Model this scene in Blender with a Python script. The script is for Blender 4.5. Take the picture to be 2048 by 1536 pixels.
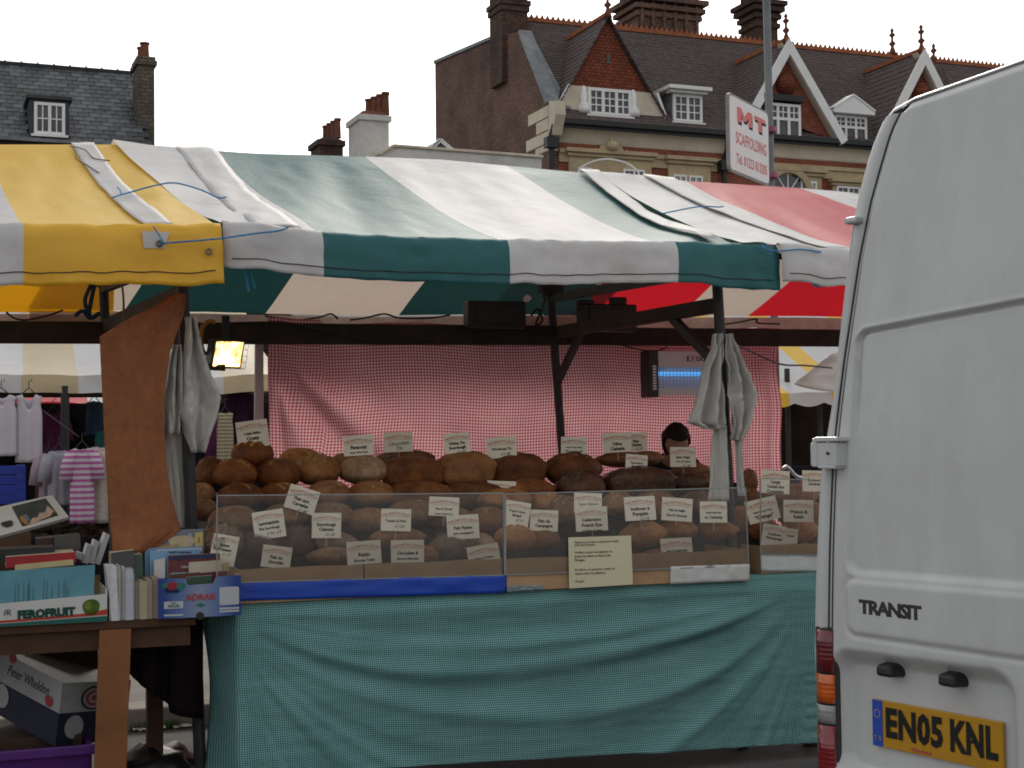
import bpy, math, random
from mathutils import Vector, Matrix, noise
random.seed(7)
for _o in list(bpy.data.objects): bpy.data.objects.remove(_o)
SC = bpy.context.scene
COL = SC.collection
# ------------------------------------------------------------ camera
F_PX = 3000.0
CAM_P = Vector((0, 0, 1.55)); PITCH = math.atan(117/3000); ROLL = 0.012
_fw = Vector((0, math.cos(PITCH), math.sin(PITCH)))
_r0 = Vector((1, 0, 0)); _u0 = Vector((0, -math.sin(PITCH), math.cos(PITCH)))
_rt = _r0*math.cos(ROLL) - _u0*math.sin(ROLL)
_up = _u0*math.cos(ROLL) + _r0*math.sin(ROLL)
cd = bpy.data.cameras.new('camera'); cd.sensor_width = 36; cd.lens = 36*F_PX/2048; cd.clip_end = 3000; cd.clip_start = 0.05
co = bpy.data.objects.new('camera', cd); COL.objects.link(co)
_m = Matrix((_rt, _up, -_fw)).transposed().to_4x4(); _m.translation = CAM_P
co.matrix_world = _m; SC.camera = co
# ------------------------------------------------------------ world: bright thin overcast
SUN_EL = math.radians(29); SUN_AZ = math.radians(3)      # az measured from +Y towards +X: behind the brick building
wd = bpy.data.worlds.new('World'); SC.world = wd; wd.use_nodes = True
nt = wd.node_tree; nt.nodes.clear()
wo = nt.nodes.new('ShaderNodeOutputWorld'); bg = nt.nodes.new('ShaderNodeBackground')
sky = nt.nodes.new('ShaderNodeTexSky'); sky.sky_type = 'NISHITA'; sky.sun_disc = False
sky.sun_elevation = SUN_EL; sky.sun_rotation = SUN_AZ; sky.air_density = 1.0; sky.dust_density = 3.0; sky.ozone_density = 1.0
hs = nt.nodes.new('ShaderNodeHueSaturation'); hs.inputs['Saturation'].default_value = 0.25
mx = nt.nodes.new('ShaderNodeMix'); mx.data_type = 'RGBA'; mx.inputs[0].default_value = 0.5
mx.inputs[7].default_value = (10.2, 10.3, 10.4, 1)           # the even cloud sheet
nt.links.new(sky.outputs[0], hs.inputs['Color']); nt.links.new(hs.outputs[0], mx.inputs[6])
nt.links.new(mx.outputs[2], bg.inputs[0]); bg.inputs[1].default_value = 0.1
nt.links.new(bg.outputs[0], wo.inputs[0])
# ------------------------------------------------------------ sun (veiled)
sd = bpy.data.lights.new('sun', 'SUN'); sd.energy = 1.45; sd.angle = math.radians(14); sd.color = (1, .93, .82)
so = bpy.data.objects.new('sun', sd); COL.objects.link(so)
_sd = Vector((math.sin(SUN_AZ)*math.cos(SUN_EL), math.cos(SUN_AZ)*math.cos(SUN_EL), math.sin(SUN_EL)))
so.rotation_euler = _sd.to_track_quat('Z', 'Y').to_euler(); so.location = (10, 20, 30)
SC.view_settings.view_transform = 'Standard'; SC.view_settings.look = 'None'
SC.view_settings.gamma = 1; SC.view_settings.exposure = 0.15; SC.view_settings.use_curve_mapping = False
SC.render.engine = 'CYCLES'
SC.cycles.filter_width = 1.8; SC.cycles.max_bounces = 8; SC.cycles.transparent_max_bounces = 12

# ------------------------------------------------------------ frames: a real place seen through the camera
def ray(px, py): return _fw + _rt*((px-1024)/F_PX) - _up*((py-768)/F_PX)
class Frame:
    def __init__(s, o, deg):
        s.o = Vector(o); s.a = math.radians(deg); c, n = math.cos(s.a), math.sin(s.a)
        s.e1 = Vector((c, n, 0)); s.e2 = Vector((-n, c, 0))
    def W(s, p): return s.o + s.e1*p[0] + s.e2*p[1] + Vector((0, 0, p[2]))
    def loc(s, w): d = w - s.o; return Vector((d.dot(s.e1), d.dot(s.e2), d.z))
    def f(s, px, py, v=0.0):
        d = ray(px, py); t = (v - (CAM_P-s.o).dot(s.e2))/d.dot(s.e2); return s.loc(CAM_P + d*t)
    def g(s, px, py, u=0.0):
        d = ray(px, py); t = (u - (CAM_P-s.o).dot(s.e1))/d.dot(s.e1); return s.loc(CAM_P + d*t)
    def h(s, px, py, z=0.0):
        d = ray(px, py); t = (z - CAM_P.z)/d.z; return s.loc(CAM_P + d*t)
ROW = Frame((0, 6.9, 0), 20)
WORLD = Frame((0, 0, 0), 0)
def interp(tab, x):
    if x <= tab[0][0]: a, b = tab[0], tab[1]
    elif x >= tab[-1][0]: a, b = tab[-2], tab[-1]
    else:
        for i in range(len(tab)-1):
            if tab[i][0] <= x <= tab[i+1][0]: a, b = tab[i], tab[i+1]; break
    return a[1] + (b[1]-a[1])*(x-a[0])/(b[0]-a[0])
def lerp(a, b, t): return a + (b-a)*t
def sstep(a, b, x):
    t = max(0.0, min(1.0, (x-a)/(b-a))); return t*t*(3-2*t)
def nz(x, y=0.0, z=0.0): return noise.noise(Vector((x, y, z)))

# ------------------------------------------------------------ mesh builder
class MB:
    def __init__(s): s.v = []; s.f = []; s.m = []; s.uv = None
    def add(s, vs, fs, m=0):
        n = len(s.v); s.v += [Vector(p) for p in vs]
        for f in fs: s.f.append([i+n for i in f]); s.m.append(m)
        return s
    def hexa(s, p, m=0):   # 0-3 bottom ring, 4-7 top ring
        return s.add(p, [(3,2,1,0),(4,5,6,7),(0,1,5,4),(1,2,6,5),(2,3,7,6),(3,0,4,7)], m)
    def box(s, x0, x1, y0, y1, z0, z1, m=0):
        return s.hexa([(x0,y0,z0),(x1,y0,z0),(x1,y1,z0),(x0,y1,z0),(x0,y0,z1),(x1,y0,z1),(x1,y1,z1),(x0,y1,z1)], m)
    def rbox(s, c, size, M, m=0):
        c = Vector(c); h = Vector(size)/2
        pts = [c + M @ Vector((a*h.x, b*h.y, d*h.z)) for d in (-1,1) for a, b in ((-1,-1),(1,-1),(1,1),(-1,1))]
        return s.hexa(pts, m)
    def prism(s, poly, y0, y1, m=0, ax=1):
        # poly in (x,z) for ax=1, in (y,z) for ax=0 (extruded along x), (x,y) for ax=2
        def P(a, b, c): return (a, c, b) if ax == 1 else ((c, a, b) if ax == 0 else (a, b, c))
        n = len(poly); vs = [P(a, b, y0) for a, b in poly] + [P(a, b, y1) for a, b in poly]
        fs = [tuple(range(n)), tuple(range(2*n-1, n-1, -1))] + [(i, i+n, (i+1) % n + n, (i+1) % n) for i in range(n)]
        return s.add(vs, fs, m)
    def bar(s, a, b, w, h, m=0, up=(0,0,1)):
        a, b = Vector(a), Vector(b); d = (b-a).normalized(); up = Vector(up)
        if abs(d.dot(up)) > .98: up = Vector((0,1,0))
        x = d.cross(up).normalized()*(w/2); y = x.cross(d).normalized()*(h/2)
        return s.hexa([a-x-y, a+x-y, b+x-y, b-x-y, a-x+y, a+x+y, b+x+y, b-x+y], m)
    def tube(s, pts, r, n=8, m=0, cap=True, flat=1.0):
        pts = [Vector(p) for p in pts]; rs = r if isinstance(r, (list, tuple)) else [r]*len(pts)
        base = len(s.v); up = Vector((0,0,1)); px = None
        for i, p in enumerate(pts):
            d = (pts[min(i+1, len(pts)-1)] - pts[max(i-1, 0)]).normalized()
            if px is None:
                x = d.cross(up)
                if x.length < .05: x = d.cross(Vector((0,1,0)))
            else: x = px - d*px.dot(d)
            x.normalize(); px = x; y = d.cross(x)
            for k in range(n):
                a = 2*math.pi*k/n; s.v.append(p + x*(math.cos(a)*rs[i]) + y*(math.sin(a)*rs[i]*flat))
        for i in range(len(pts)-1):
            for k in range(n):
                k2 = (k+1) % n; s.f.append([base+i*n+k, base+i*n+k2, base+(i+1)*n+k2, base+(i+1)*n+k]); s.m.append(m)
        if cap:
            s.f.append([base+k for k in range(n-1,-1,-1)]); s.m.append(m)
            e = base+(len(pts)-1)*n; s.f.append([e+k for k in range(n)]); s.m.append(m)
        return s
    def lathe(s, prof, c=(0,0,0), n=16, m=0):
        c = Vector(c); base = len(s.v)
        for r, z in prof:
            for k in range(n):
                a = 2*math.pi*k/n; s.v.append(c + Vector((r*math.cos(a), r*math.sin(a), z)))
        for i in range(len(prof)-1):
            for k in range(n):
                k2 = (k+1) % n; s.f.append([base+i*n+k, base+i*n+k2, base+(i+1)*n+k2, base+(i+1)*n+k]); s.m.append(m)
        s.f.append([base+k for k in range(n-1,-1,-1)]); s.m.append(m)
        e = base+(len(prof)-1)*n; s.f.append([e+k for k in range(n)]); s.m.append(m)
        return s
    def grid(s, fn, us, vs, mfn=None, uvfn=None, m=0):
        base = len(s.v); nu, nv = len(us), len(vs)
        if uvfn and s.uv is None: s.uv = {}
        for j, b in enumerate(vs):
            for i, a in enumerate(us):
                s.v.append(Vector(fn(a, b)))
                if uvfn: s.uv[base+j*nu+i] = uvfn(a, b)
        for j in range(nv-1):
            for i in range(nu-1):
                s.f.append([base+j*nu+i, base+j*nu+i+1, base+(j+1)*nu+i+1, base+(j+1)*nu+i])
                s.m.append(mfn((us[i]+us[i+1])/2, (vs[j]+vs[j+1])/2) if mfn else m)
        return s
    def mesh(s, name, mats, off=(0,0,0), smooth=False):
        off = Vector(off); me = bpy.data.meshes.new(name)
        me.from_pydata([p-off for p in s.v], [], s.f)
        for mt in (mats if isinstance(mats, (list, tuple)) else [mats]): me.materials.append(mt)
        me.polygons.foreach_set('material_index', s.m)
        if smooth: me.polygons.foreach_set('use_smooth', [True]*len(s.f))
        if s.uv:
            ul = me.uv_layers.new(name='UVMap')
            for lp in me.loops:
                if lp.vertex_index in s.uv: ul.data[lp.index].uv = s.uv[lp.vertex_index]
        me.update(); return me
def frange(a, b, n): return [a + (b-a)*i/n for i in range(n+1)]
BASE = {}
def tag(o, label=None, cat=None, group=None, kind=None):
    if label: o['label'] = label
    if cat: o['category'] = cat
    if group: o['group'] = group
    if kind: o['kind'] = kind
    return o
def thing(name, label, cat, fr, base=(0,0,0), group=None, kind=None):
    o = bpy.data.objects.new(name, None); COL.objects.link(o); o.empty_display_size = .1
    o.location = fr.W(base); o.rotation_euler = (0, 0, fr.a); BASE[o.name] = Vector(base)
    return tag(o, label, cat, group, kind)
def mods(o, bevel=0, solid=0, sub=0, seg=2):
    if solid: m = o.modifiers.new('solid', 'SOLIDIFY'); m.thickness = solid; m.offset = 0
    if bevel: m = o.modifiers.new('bevel', 'BEVEL'); m.width = bevel; m.segments = seg; m.limit_method = 'ANGLE'; m.angle_limit = .6
    if sub: m = o.modifiers.new('sub', 'SUBSURF'); m.levels = sub; m.render_levels = sub
    return o
def part(name, mb, mats, parent, smooth=False, bevel=0, solid=0, sub=0, label=None):
    b = BASE[parent.name]; me = mb.mesh(name, mats, b, smooth)
    o = bpy.data.objects.new(name, me); COL.objects.link(o); o.parent = parent; BASE[o.name] = b
    if label: o['label'] = label
    return mods(o, bevel, solid, sub)
def solo(name, label, cat, mb, mats, fr, base=None, group=None, kind=None, smooth=False, bevel=0, solid=0, sub=0):
    if base is None:
        xs = [p.x for p in mb.v]; ys = [p.y for p in mb.v]; zs = [p.z for p in mb.v]
        base = ((min(xs)+max(xs))/2, (min(ys)+max(ys))/2, min(zs))
    me = mb.mesh(name, mats, base, smooth)
    o = bpy.data.objects.new(name, me); COL.objects.link(o)
    o.location = fr.W(base); o.rotation_euler = (0, 0, fr.a); BASE[o.name] = Vector(base)
    tag(o, label, cat, group, kind)
    return mods(o, bevel, solid, sub)
def placed(name, me, M, parent=None, label=None, cat=None, group=None):
    o = bpy.data.objects.new(name, me); COL.objects.link(o)
    if parent: o.parent = parent; o.matrix_basis = M
    else: o.matrix_world = M
    return tag(o, label, cat, group)
# text as flat mesh in local x (right) / z (up), facing -y
_TX = {}
def text_mb(s, size, bold=0.0, sx=1.0, shear=0.0, arc=0.0, extrude=0.0, align='CENTER', space=1.0, line=1.0):
    key = (s, size, bold, sx, shear, arc, extrude, align, space, line)
    if key in _TX: v, f = _TX[key]
    else:
        c = bpy.data.curves.new('t', 'FONT'); c.body = s; c.size = size; c.offset = bold*size; c.shear = shear; c.extrude = extrude
        c.align_x = align; c.align_y = 'CENTER'; c.resolution_u = 2; c.space_character = space; c.space_line = line
        o = bpy.data.objects.new('t', c); COL.objects.link(o)
        dg = bpy.context.evaluated_depsgraph_get(); dg.update()
        me = bpy.data.meshes.new_from_object(o.evaluated_get(dg))
        v = [(p.co.x*sx, -p.co.z, p.co.y) for p in me.vertices]
        if arc:
            v = [(x, y, z - arc*x*x) for x, y, z in v]
        f = [tuple(p.vertices) for p in me.polygons]
        bpy.data.meshes.remove(me); bpy.data.objects.remove(o); bpy.data.curves.remove(c)
        _TX[key] = (v, f)
    mb = MB(); mb.add(v, f); return mb
def text_part(parent, s, size, mat, at=(0,0,0), rot=0, name='lettering', **k):
    """text on a parent whose local -y side is the face; at in parent local coords"""
    mb = text_mb(s, size, **k); me = mb.mesh(name, mat)
    return placed(name, me, Matrix.Translation(at) @ Matrix.Rotation(-rot, 4, 'Y'), parent)

# ------------------------------------------------------------ materials
def newmat(name):
    m = bpy.data.materials.new(name); m.use_nodes = True; n = m.node_tree; n.nodes.clear()
    out = n.nodes.new('ShaderNodeOutputMaterial'); return m, n, out
def L(n, a, b): n.links.new(a, b)
def coords(n, kind='Object', scale=(1,1,1)):
    tc = n.nodes.new('ShaderNodeTexCoord'); mp = n.nodes.new('ShaderNodeMapping'); mp.inputs['Scale'].default_value = scale
    L(n, tc.outputs[kind], mp.inputs[0]); return mp.outputs[0]
def ntex(n, vec, scale, detail=4, rough=.6):
    t = n.nodes.new('ShaderNodeTexNoise'); t.inputs['Scale'].default_value = scale; t.inputs['Detail'].default_value = detail
    t.inputs['Roughness'].default_value = rough; L(n, vec, t.inputs['Vector']); return t.outputs[0]
def ramp(n, fac, stops):
    r = n.nodes.new('ShaderNodeValToRGB'); cr = r.color_ramp
    while len(cr.elements) < len(stops): cr.elements.new(.5)
    for e, (p, c) in zip(cr.elements, stops): e.position = p; e.color = (*c, 1) if len(c) == 3 else c
    L(n, fac, r.inputs[0]); return r.outputs[0]
def mixc(n, fac, a, b, mode='MIX'):
    m = n.nodes.new('ShaderNodeMix'); m.data_type = 'RGBA'; m.blend_type = mode
    for k, x in ((0, fac), (6, a), (7, b)):
        if hasattr(x, 'is_linked') or hasattr(x, 'links'): L(n, x, m.inputs[k])
        elif k == 0: m.inputs[0].default_value = x
        else: m.inputs[k].default_value = (*x, 1)
    return m.outputs[2]
def math_n(n, op, a, b=None):
    m = n.nodes.new('ShaderNodeMath'); m.operation = op
    for i, x in ((0, a), (1, b)):
        if x is None: continue
        if hasattr(x, 'links'): L(n, x, m.inputs[i])
        else: m.inputs[i].default_value = x
    return m.outputs[0]
def bump(n, h, strength=.3, dist=.01):
    b = n.nodes.new('ShaderNodeBump'); b.inputs['Strength'].default_value = strength; b.inputs['Distance'].default_value = dist
    L(n, h, b.inputs['Height']); return b.outputs[0]
def princ(n, out, col, rough=.6, spec=.5, metal=0, nrm=None, coat=0):
    p = n.nodes.new('ShaderNodeBsdfPrincipled')
    if hasattr(col, 'links'): L(n, col, p.inputs['Base Color'])
    else: p.inputs['Base Color'].default_value = (*col, 1)
    if hasattr(rough, 'links'): L(n, rough, p.inputs['Roughness'])
    else: p.inputs['Roughness'].default_value = rough
    p.inputs['Specular IOR Level'].default_value = spec; p.inputs['Metallic'].default_value = metal
    p.inputs['Coat Weight'].default_value = coat
    if nrm is not None: L(n, nrm, p.inputs['Normal'])
    if out is not None: L(n, p.outputs[0], out.inputs[0])
    return p
_MC = {}
def srgb(r, g, b):
    return tuple(((c/255)/12.92 if c/255 <= .04045 else ((c/255+.055)/1.055)**2.4) for c in (r, g, b))
def plain(name, col, rough=.6, spec=.4, var=.18, scale=6, bmp=.15, bscale=60, metal=0, dirt=None, dirt_amt=.5, trans=0, coat=0):
    """a solid thing: base colour with slow mottling, optional dirt patches, fine bump"""
    if name in _MC: return _MC[name]
    m, n, out = newmat(name); v = coords(n)
    f = ntex(n, v, scale, 5)
    c = ramp(n, f, [(.3, tuple(x*(1-var) for x in col)), (.7, tuple(min(1, x*(1+var)) for x in col))])
    if dirt:
        d = ntex(n, v, scale*.45, 6, .7); dm = ramp(n, d, [(.48, (0,0,0)), (.68, (dirt_amt,)*3)])
        c = mixc(n, dm, c, dirt)
    b = bump(n, ntex(n, v, bscale, 3), bmp, .004) if bmp else None
    p = princ(n, None if trans else out, c, rough, spec, metal, b, coat)
    if trans:
        t = n.nodes.new('ShaderNodeBsdfTranslucent'); L(n, c, t.inputs[0])
        ms = n.nodes.new('ShaderNodeMixShader'); ms.inputs[0].default_value = trans
        L(n, p.outputs[0], ms.inputs[1]); L(n, t.outputs[0], ms.inputs[2]); L(n, ms.outputs[0], out.inputs[0])
    _MC[name] = m; return m
def pvc(name, col, tcol, trans=.35, rough=.58, dirt=(.25,.22,.18), spec=.6):
    if name in _MC: return _MC[name]
    m, n, out = newmat(name); v = coords(n)
    c = mixc(n, ramp(n, ntex(n, v, 2.2, 6, .7), [(.45, (0,0,0)), (.8, (.35,.35,.35))]), col, dirt)
    c = mixc(n, ramp(n, ntex(n, v, 26, 4), [(.55, (0,0,0)), (.75, (.12,.12,.12))]), c, dirt)
    b = bump(n, math_n(n, 'ADD', ntex(n, v, 13, 4), math_n(n, 'MULTIPLY', ntex(n, coords(n, 'Object', (1, .35, 1)), 45, 3), .35)), .16, .02)
    p = princ(n, None, c, rough, spec, 0, b)
    t = n.nodes.new('ShaderNodeBsdfTranslucent'); t.inputs[0].default_value = (*tcol, 1)
    ms = n.nodes.new('ShaderNodeMixShader'); ms.inputs[0].default_value = trans
    L(n, p.outputs[0], ms.inputs[1]); L(n, t.outputs[0], ms.inputs[2]); L(n, ms.outputs[0], out.inputs[0])
    _MC[name] = m; return m
def gingham(name, col, white, period, trans=.2, tcol=None):
    m, n, out = newmat(name)
    tc = n.nodes.new('ShaderNodeTexCoord'); sx = n.nodes.new('ShaderNodeSeparateXYZ'); L(n, tc.outputs['UV'], sx.inputs[0])
    def sq(s):
        w = math_n(n, 'SINE', math_n(n, 'MULTIPLY', s, 2*math.pi/period))
        return math_n(n, 'MINIMUM', math_n(n, 'MAXIMUM', math_n(n, 'ADD', math_n(n, 'MULTIPLY', w, 2.2), .5), 0), 1)
    f = math_n(n, 'MULTIPLY', math_n(n, 'ADD', sq(sx.outputs[0]), sq(sx.outputs[1])), .5)
    c = mixc(n, f, white, col)
    v = coords(n); c = mixc(n, ramp(n, ntex(n, v, 3, 5), [(.35, (.0,)*3), (.75, (.25,)*3)]), c, tuple(x*.6 for x in col))
    p = princ(n, None, c, .85, .15, 0, bump(n, ntex(n, v, 90, 3), .1, .003))
    t = n.nodes.new('ShaderNodeBsdfTranslucent'); L(n, c, t.inputs[0])
    ms = n.nodes.new('ShaderNodeMixShader'); ms.inputs[0].default_value = trans
    L(n, p.outputs[0], ms.inputs[1]); L(n, t.outputs[0], ms.inputs[2]); L(n, ms.outputs[0], out.inputs[0]); return m
def brickmat(name, c1, c2, mortar, bw=.225, bh=.075, mort=.012, stain=(.05,.04,.035), stain_amt=.5, bmp=.5):
    if name in _MC: return _MC[name]
    m, n, out = newmat(name); tc = n.nodes.new('ShaderNodeTexCoord'); sp = n.nodes.new('ShaderNodeSeparateXYZ'); L(n, tc.outputs['Object'], sp.inputs[0])
    cb = n.nodes.new('ShaderNodeCombineXYZ'); L(n, math_n(n, 'ADD', sp.outputs[0], sp.outputs[1]), cb.inputs[0]); L(n, sp.outputs[2], cb.inputs[1])
    bt = n.nodes.new('ShaderNodeTexBrick'); L(n, cb.outputs[0], bt.inputs['Vector'])
    bt.inputs['Color1'].default_value = (*c1, 1); bt.inputs['Color2'].default_value = (*c2, 1); bt.inputs['Mortar'].default_value = (*mortar, 1)
    bt.inputs['Scale'].default_value = 1; bt.inputs['Brick Width'].default_value = bw; bt.inputs['Row Height'].default_value = bh
    bt.inputs['Mortar Size'].default_value = mort; bt.inputs['Mortar Smooth'].default_value = .2; bt.inputs['Bias'].default_value = 0
    v = tc.outputs['Object']
    c = mixc(n, ramp(n, ntex(n, v, .6, 6, .65), [(.4, (0,0,0)), (.7, (stain_amt,)*3)]), bt.outputs[0], stain)
    c = mixc(n, .5, c, mixc(n, 1.0, c, ramp(n, ntex(n, v, 9, 3), [(.3, (.45,.45,.45)), (.7, (1.3,1.3,1.3))]), 'MULTIPLY'))
    inv = math_n(n, 'SUBTRACT', 1.0, bt.outputs['Fac'])
    princ(n, out, c, .88, .2, 0, bump(n, inv, bmp, .012)); _MC[name] = m; return m
# ============================================================ ground
def ground_mat():
    m, n, out = newmat('asphalt'); v = coords(n)
    c = ramp(n, ntex(n, v, 1.3, 7, .7), [(.3, (.05,.048,.046)), (.7, (.10,.097,.092))])
    c = mixc(n, ramp(n, ntex(n, v, 70, 3), [(.5, (0,0,0)), (.72, (.5,.5,.5))]), c, (.2,.19,.18))
    princ(n, out, c, .85, .3, 0, bump(n, ntex(n, v, 90, 4), .5, .006)); return m
GM = ground_mat()
mb = MB(); mb.add([(-400,-400,0),(400,-400,0),(400,600,0),(-400,600,0)], [(0,1,2,3)])
solo('ground', None, None, mb, GM, WORLD, (0,0,0), kind='structure')
# raised paved strip behind the first row with stone kerb
kerb_m = plain('kerb_stone', (.30,.285,.26), .85, .25, .2, 5, .5, 50, dirt=(.1,.09,.08))
pave_m = plain('paving', (.22,.21,.195), .85, .25, .2, 3, .5, 60, dirt=(.1,.09,.08))
kz = ROW.h(330, 1455, 0.0)
kv = kz.y
mb = MB(); mb.box(-9, 9, kv+.27, kv+3.2, 0.0, .10)
solo('pavement', None, None, mb, pave_m, ROW, (0, kv, 0), kind='structure')
mb = MB(); x = -9.0
while x < 9:
    l = .9; mb.box(x+.004, x+l-.004, kv+.0, kv+.265, -.02, .112+.004*nz(x)); x += l
solo('kerb', None, None, mb, kerb_m, ROW, (0, kv, 0), kind='structure', bevel=.015)

# ============================================================ canopies
V_R = 2.4; V_B = 3.45
ridge_px = [(-260,292),(0,289),(225,289),(300,299),(430,305),(730,313),(880,319),(1010,331),(1160,345),(1280,352),(1370,362),(1600,376),(1740,388),(2000,405)]
eave_px = [(-300,456),(0,458),(434,458),(640,472),(1010,483),(1345,487),(1550,494),(1720,508),(2000,520)]
rear_px = [(-300,628),(0,624),(230,626),(540,626),(820,634),(1110,630),(1340,634),(1700,634),(2000,640)]
RID = sorted(tuple((p.x, p.z)) for p in (ROW.f(a, b, V_R) for a, b in ridge_px))
EAV = sorted(tuple((p.x, p.z)) for p in (ROW.f(a, b, 0) for a, b in eave_px))
REA = sorted(tuple((p.x, p.z)) for p in (ROW.f(a, b, V_B) for a, b in rear_px))
def ub(px, py=480): return ROW.f(px, py, 0).x
def ut(px, py=320): return ROW.f(px, py, V_R).x
def wrinkle(u, t, seed):
    w = nz(u*2.3 - t*1.5 + seed, t*.7, seed)*.030 + nz(u*5.5 - t*2.2, t*1.3 + seed, 3.1)*.014 + nz(u*14, t*7, seed)*.004
    return w*sstep(0, .12, t)*sstep(1.0, .86, t)
def zfront(u, v, seed=0.0, lift=0.0):
    t = max(0, min(1, v/V_R))
    z = lerp(interp(EAV, u), interp(RID, u), t)
    return z - .05*4*t*(1-t) + lift
def onslope(px, py, lift=.0):
    lo, hi = -.15, V_R
    for _ in range(30):
        mid = (lo+hi)/2; p = ROW.f(px, py, mid)
        if p.z > zfront(p.x, mid) + lift: lo = mid     # ray still above the sheet: go further back
        else: hi = mid
    # along the ray z rises slower than the sheet; pick the crossing
    p = ROW.f(px, py, (lo+hi)/2); return p
def canopy(name, label, stripes, seed, lift_l=0, vd=0.0, val_drop=.21, extra=None, hemcol=None, right_cut=True, hang=0.0, val_from=None, rsh=.42):
    """stripes: list of (front_px, ridge_px) boundaries and material between them"""
    bnd = [(ub(a), ut(b)) for a, b in stripes['bounds']]; mats = []
    for m in stripes['mats']:
        if m not in mats: mats.append(m)
    idx = [mats.index(m) for m in stripes['mats']]
    # columns
    cols = []; cm = []
    for i in range(len(bnd)-1):
        n = max(2, int((bnd[i+1][0]-bnd[i][0])/.035))
        for k in range(n): cols.append((lerp(bnd[i][0], bnd[i+1][0], k/n), lerp(bnd[i][1], bnd[i+1][1], k/n))); cm.append(idx[i])
    cols.append(bnd[-1]); nC = len(cols)
    us = list(range(nC)); span = cols[-1][0]-cols[0][0]
    def lf(i):    # overlap lift of the left panel over the neighbour
        return lift_l*sstep(.75, .0, cols[i][0]-cols[0][0])
    mid = (cols[0][0], 0, 2.0)
    th = thing(name, label, 'canopy', ROW, (cols[nC//2][0], 1.2, 2.3))
    def fs(i, t):
        a, b = cols[int(i)]; u = lerp(a, b, t)
        z = lerp(interp(EAV, a), interp(RID, b), t) - .05*4*t*(1-t) + wrinkle(a, t, seed) + lf(int(i))
        if t < .05: z += .012*nz(a*9, seed, 4)
        return (u, V_R*t + vd*(1-t), z)
    mb = MB(); mb.grid(fs, us, frange(0, 1, 34), mfn=lambda a, b: cm[int(a)])
    part('front_slope', mb, mats, th, smooth=True)
    # valance, rolled over the eave bar
    def val(i, k):
        a = cols[int(i)][0]; ze = interp(EAV, a) + lf(int(i)) + .012*nz(a*9, seed, 4)
        prof = [(0,0),(-.025,.006),(-.045,-.012),(-.055,-.04),(-.058,-.075),(-.062,-.11),(-.062,-.15),(-.06,-.19),(-.06,-.205)]
        p, q = prof[int(k)]; sc = val_drop/.205
        d = max(0, (k-2)/6.0)
        wob = (.018*nz(a*4.5, seed+5) + .010*nz(a*12, k*.5, seed+9))*d
        crs = (.014*nz(a*7, k*.9, seed+2) + .010*nz(a*17+k, k*1.4, seed+3))*(1 if 1 < k < 7 else .3)
        edge = .014*nz(a*3, 0, seed+7)*d + hang*d*sstep(.5, 0, cols[-1][0]-a)
        return (a + .02*d*nz(seed, a), vd + p + wob + crs, ze + q*sc*(1+.04*nz(a*2.2, seed)) + edge)
    vus = [i for i in us if val_from is None or cols[i][0] >= ub(val_from)]
    mb = MB(); mb.grid(val, vus, list(range(9)), mfn=lambda a, b: cm[int(a)])
    vo = part('valance', mb, mats, th, smooth=True, solid=.002)
    # stitched hem line on the valance
    mb = MB(); pts = []
    for i in vus[1:-1]:
        a = val(i, 6.0); b = val(i, 7.0); p = Vector(a)*.7 + Vector(b)*.3; pts.append(p + Vector((0, -.004, 0)))
    mb.tube(pts, .0022, 4); part('hem_stitching', mb, M_stitch, vo)
    # rear slope
    def rs(i, t):
        u = cols[int(i)][1]
        z = lerp(interp(RID, u), interp(REA, u), t) - .04*4*t*(1-t) + .6*wrinkle(u+3, t, seed+2) + lf(int(i))
        return (u - rsh*t, lerp(V_R, V_B, t), z)
    mb = MB(); mb.grid(rs, us, frange(0, 1, 22), mfn=lambda a, b: cm[int(a)])
    part('rear_slope', mb, mats, th, smooth=True)
    # rear hem tape with scalloped lacing pull
    def tp(i, k):
        u = cols[int(i)][1]; z = interp(REA, u) + lf(int(i))
        sc = .03*abs(math.sin(u*3.6+seed))
        return (u - rsh, V_B + .005 - .01*k, z - .01 - (.075+sc)*k)
    mb = MB(); mb.grid(tp, us, [0, .5, 1]); part('rear_hem_tape', mb, M_tape, th, smooth=True)
    return th, cols, fs, val
M_white = pvc('pvc_white', (.74,.74,.75), (.72,.60,.48), .32, .64, (.25,.22,.18), .38)
M_green = pvc('pvc_green', (.012,.135,.145), (.005,.05,.045), .25, .64, (.10,.18,.17), .66)
M_yellow = pvc('pvc_yellow', (.90,.55,.012), (.95,.40,.0), .30, .6, (.6,.38,.05), 1.0)
M_red = pvc('pvc_red', (.62,.035,.06), (.75,.008,.02), .36, .6, (.5,.14,.13), .5)
M_stitch = plain('stitching', (.05,.05,.045), .9, .1, .1, 5, 0)
M_tape = plain('hem_tape', (.42,.33,.29), .8, .2, .2, 8, .1, trans=.15)
YEL = canopy('yellow_striped_canopy', 'yellow and white striped market canopy at the far left over the book table',
    dict(bounds=[(-900,-700),(-330,-420),(45,-20),(434,238)], mats=[M_yellow, M_white, M_yellow]), 1.0, vd=-.07, val_drop=.25, rsh=-.06)
GRN = canopy('green_striped_canopy', 'teal green and white striped canopy over the bread stall',
    dict(bounds=[(442,226),(640,430),(1010,730),(1345,1012),(1545,1420)], mats=[M_white, M_green, M_white, M_green]), 4.0, lift_l=.03, val_drop=.2, hang=-.02)
RED = canopy('red_striped_canopy', 'red and white striped canopy right of the green one, beside the van',
    dict(bounds=[(1478,1196),(1735,1372),(2080,1600),(2300,1745),(2750,2050)], mats=[M_white, M_red, M_white, M_red]), 9.0, lift_l=.014, vd=-.03, val_drop=.19, val_from=1538)
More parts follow.
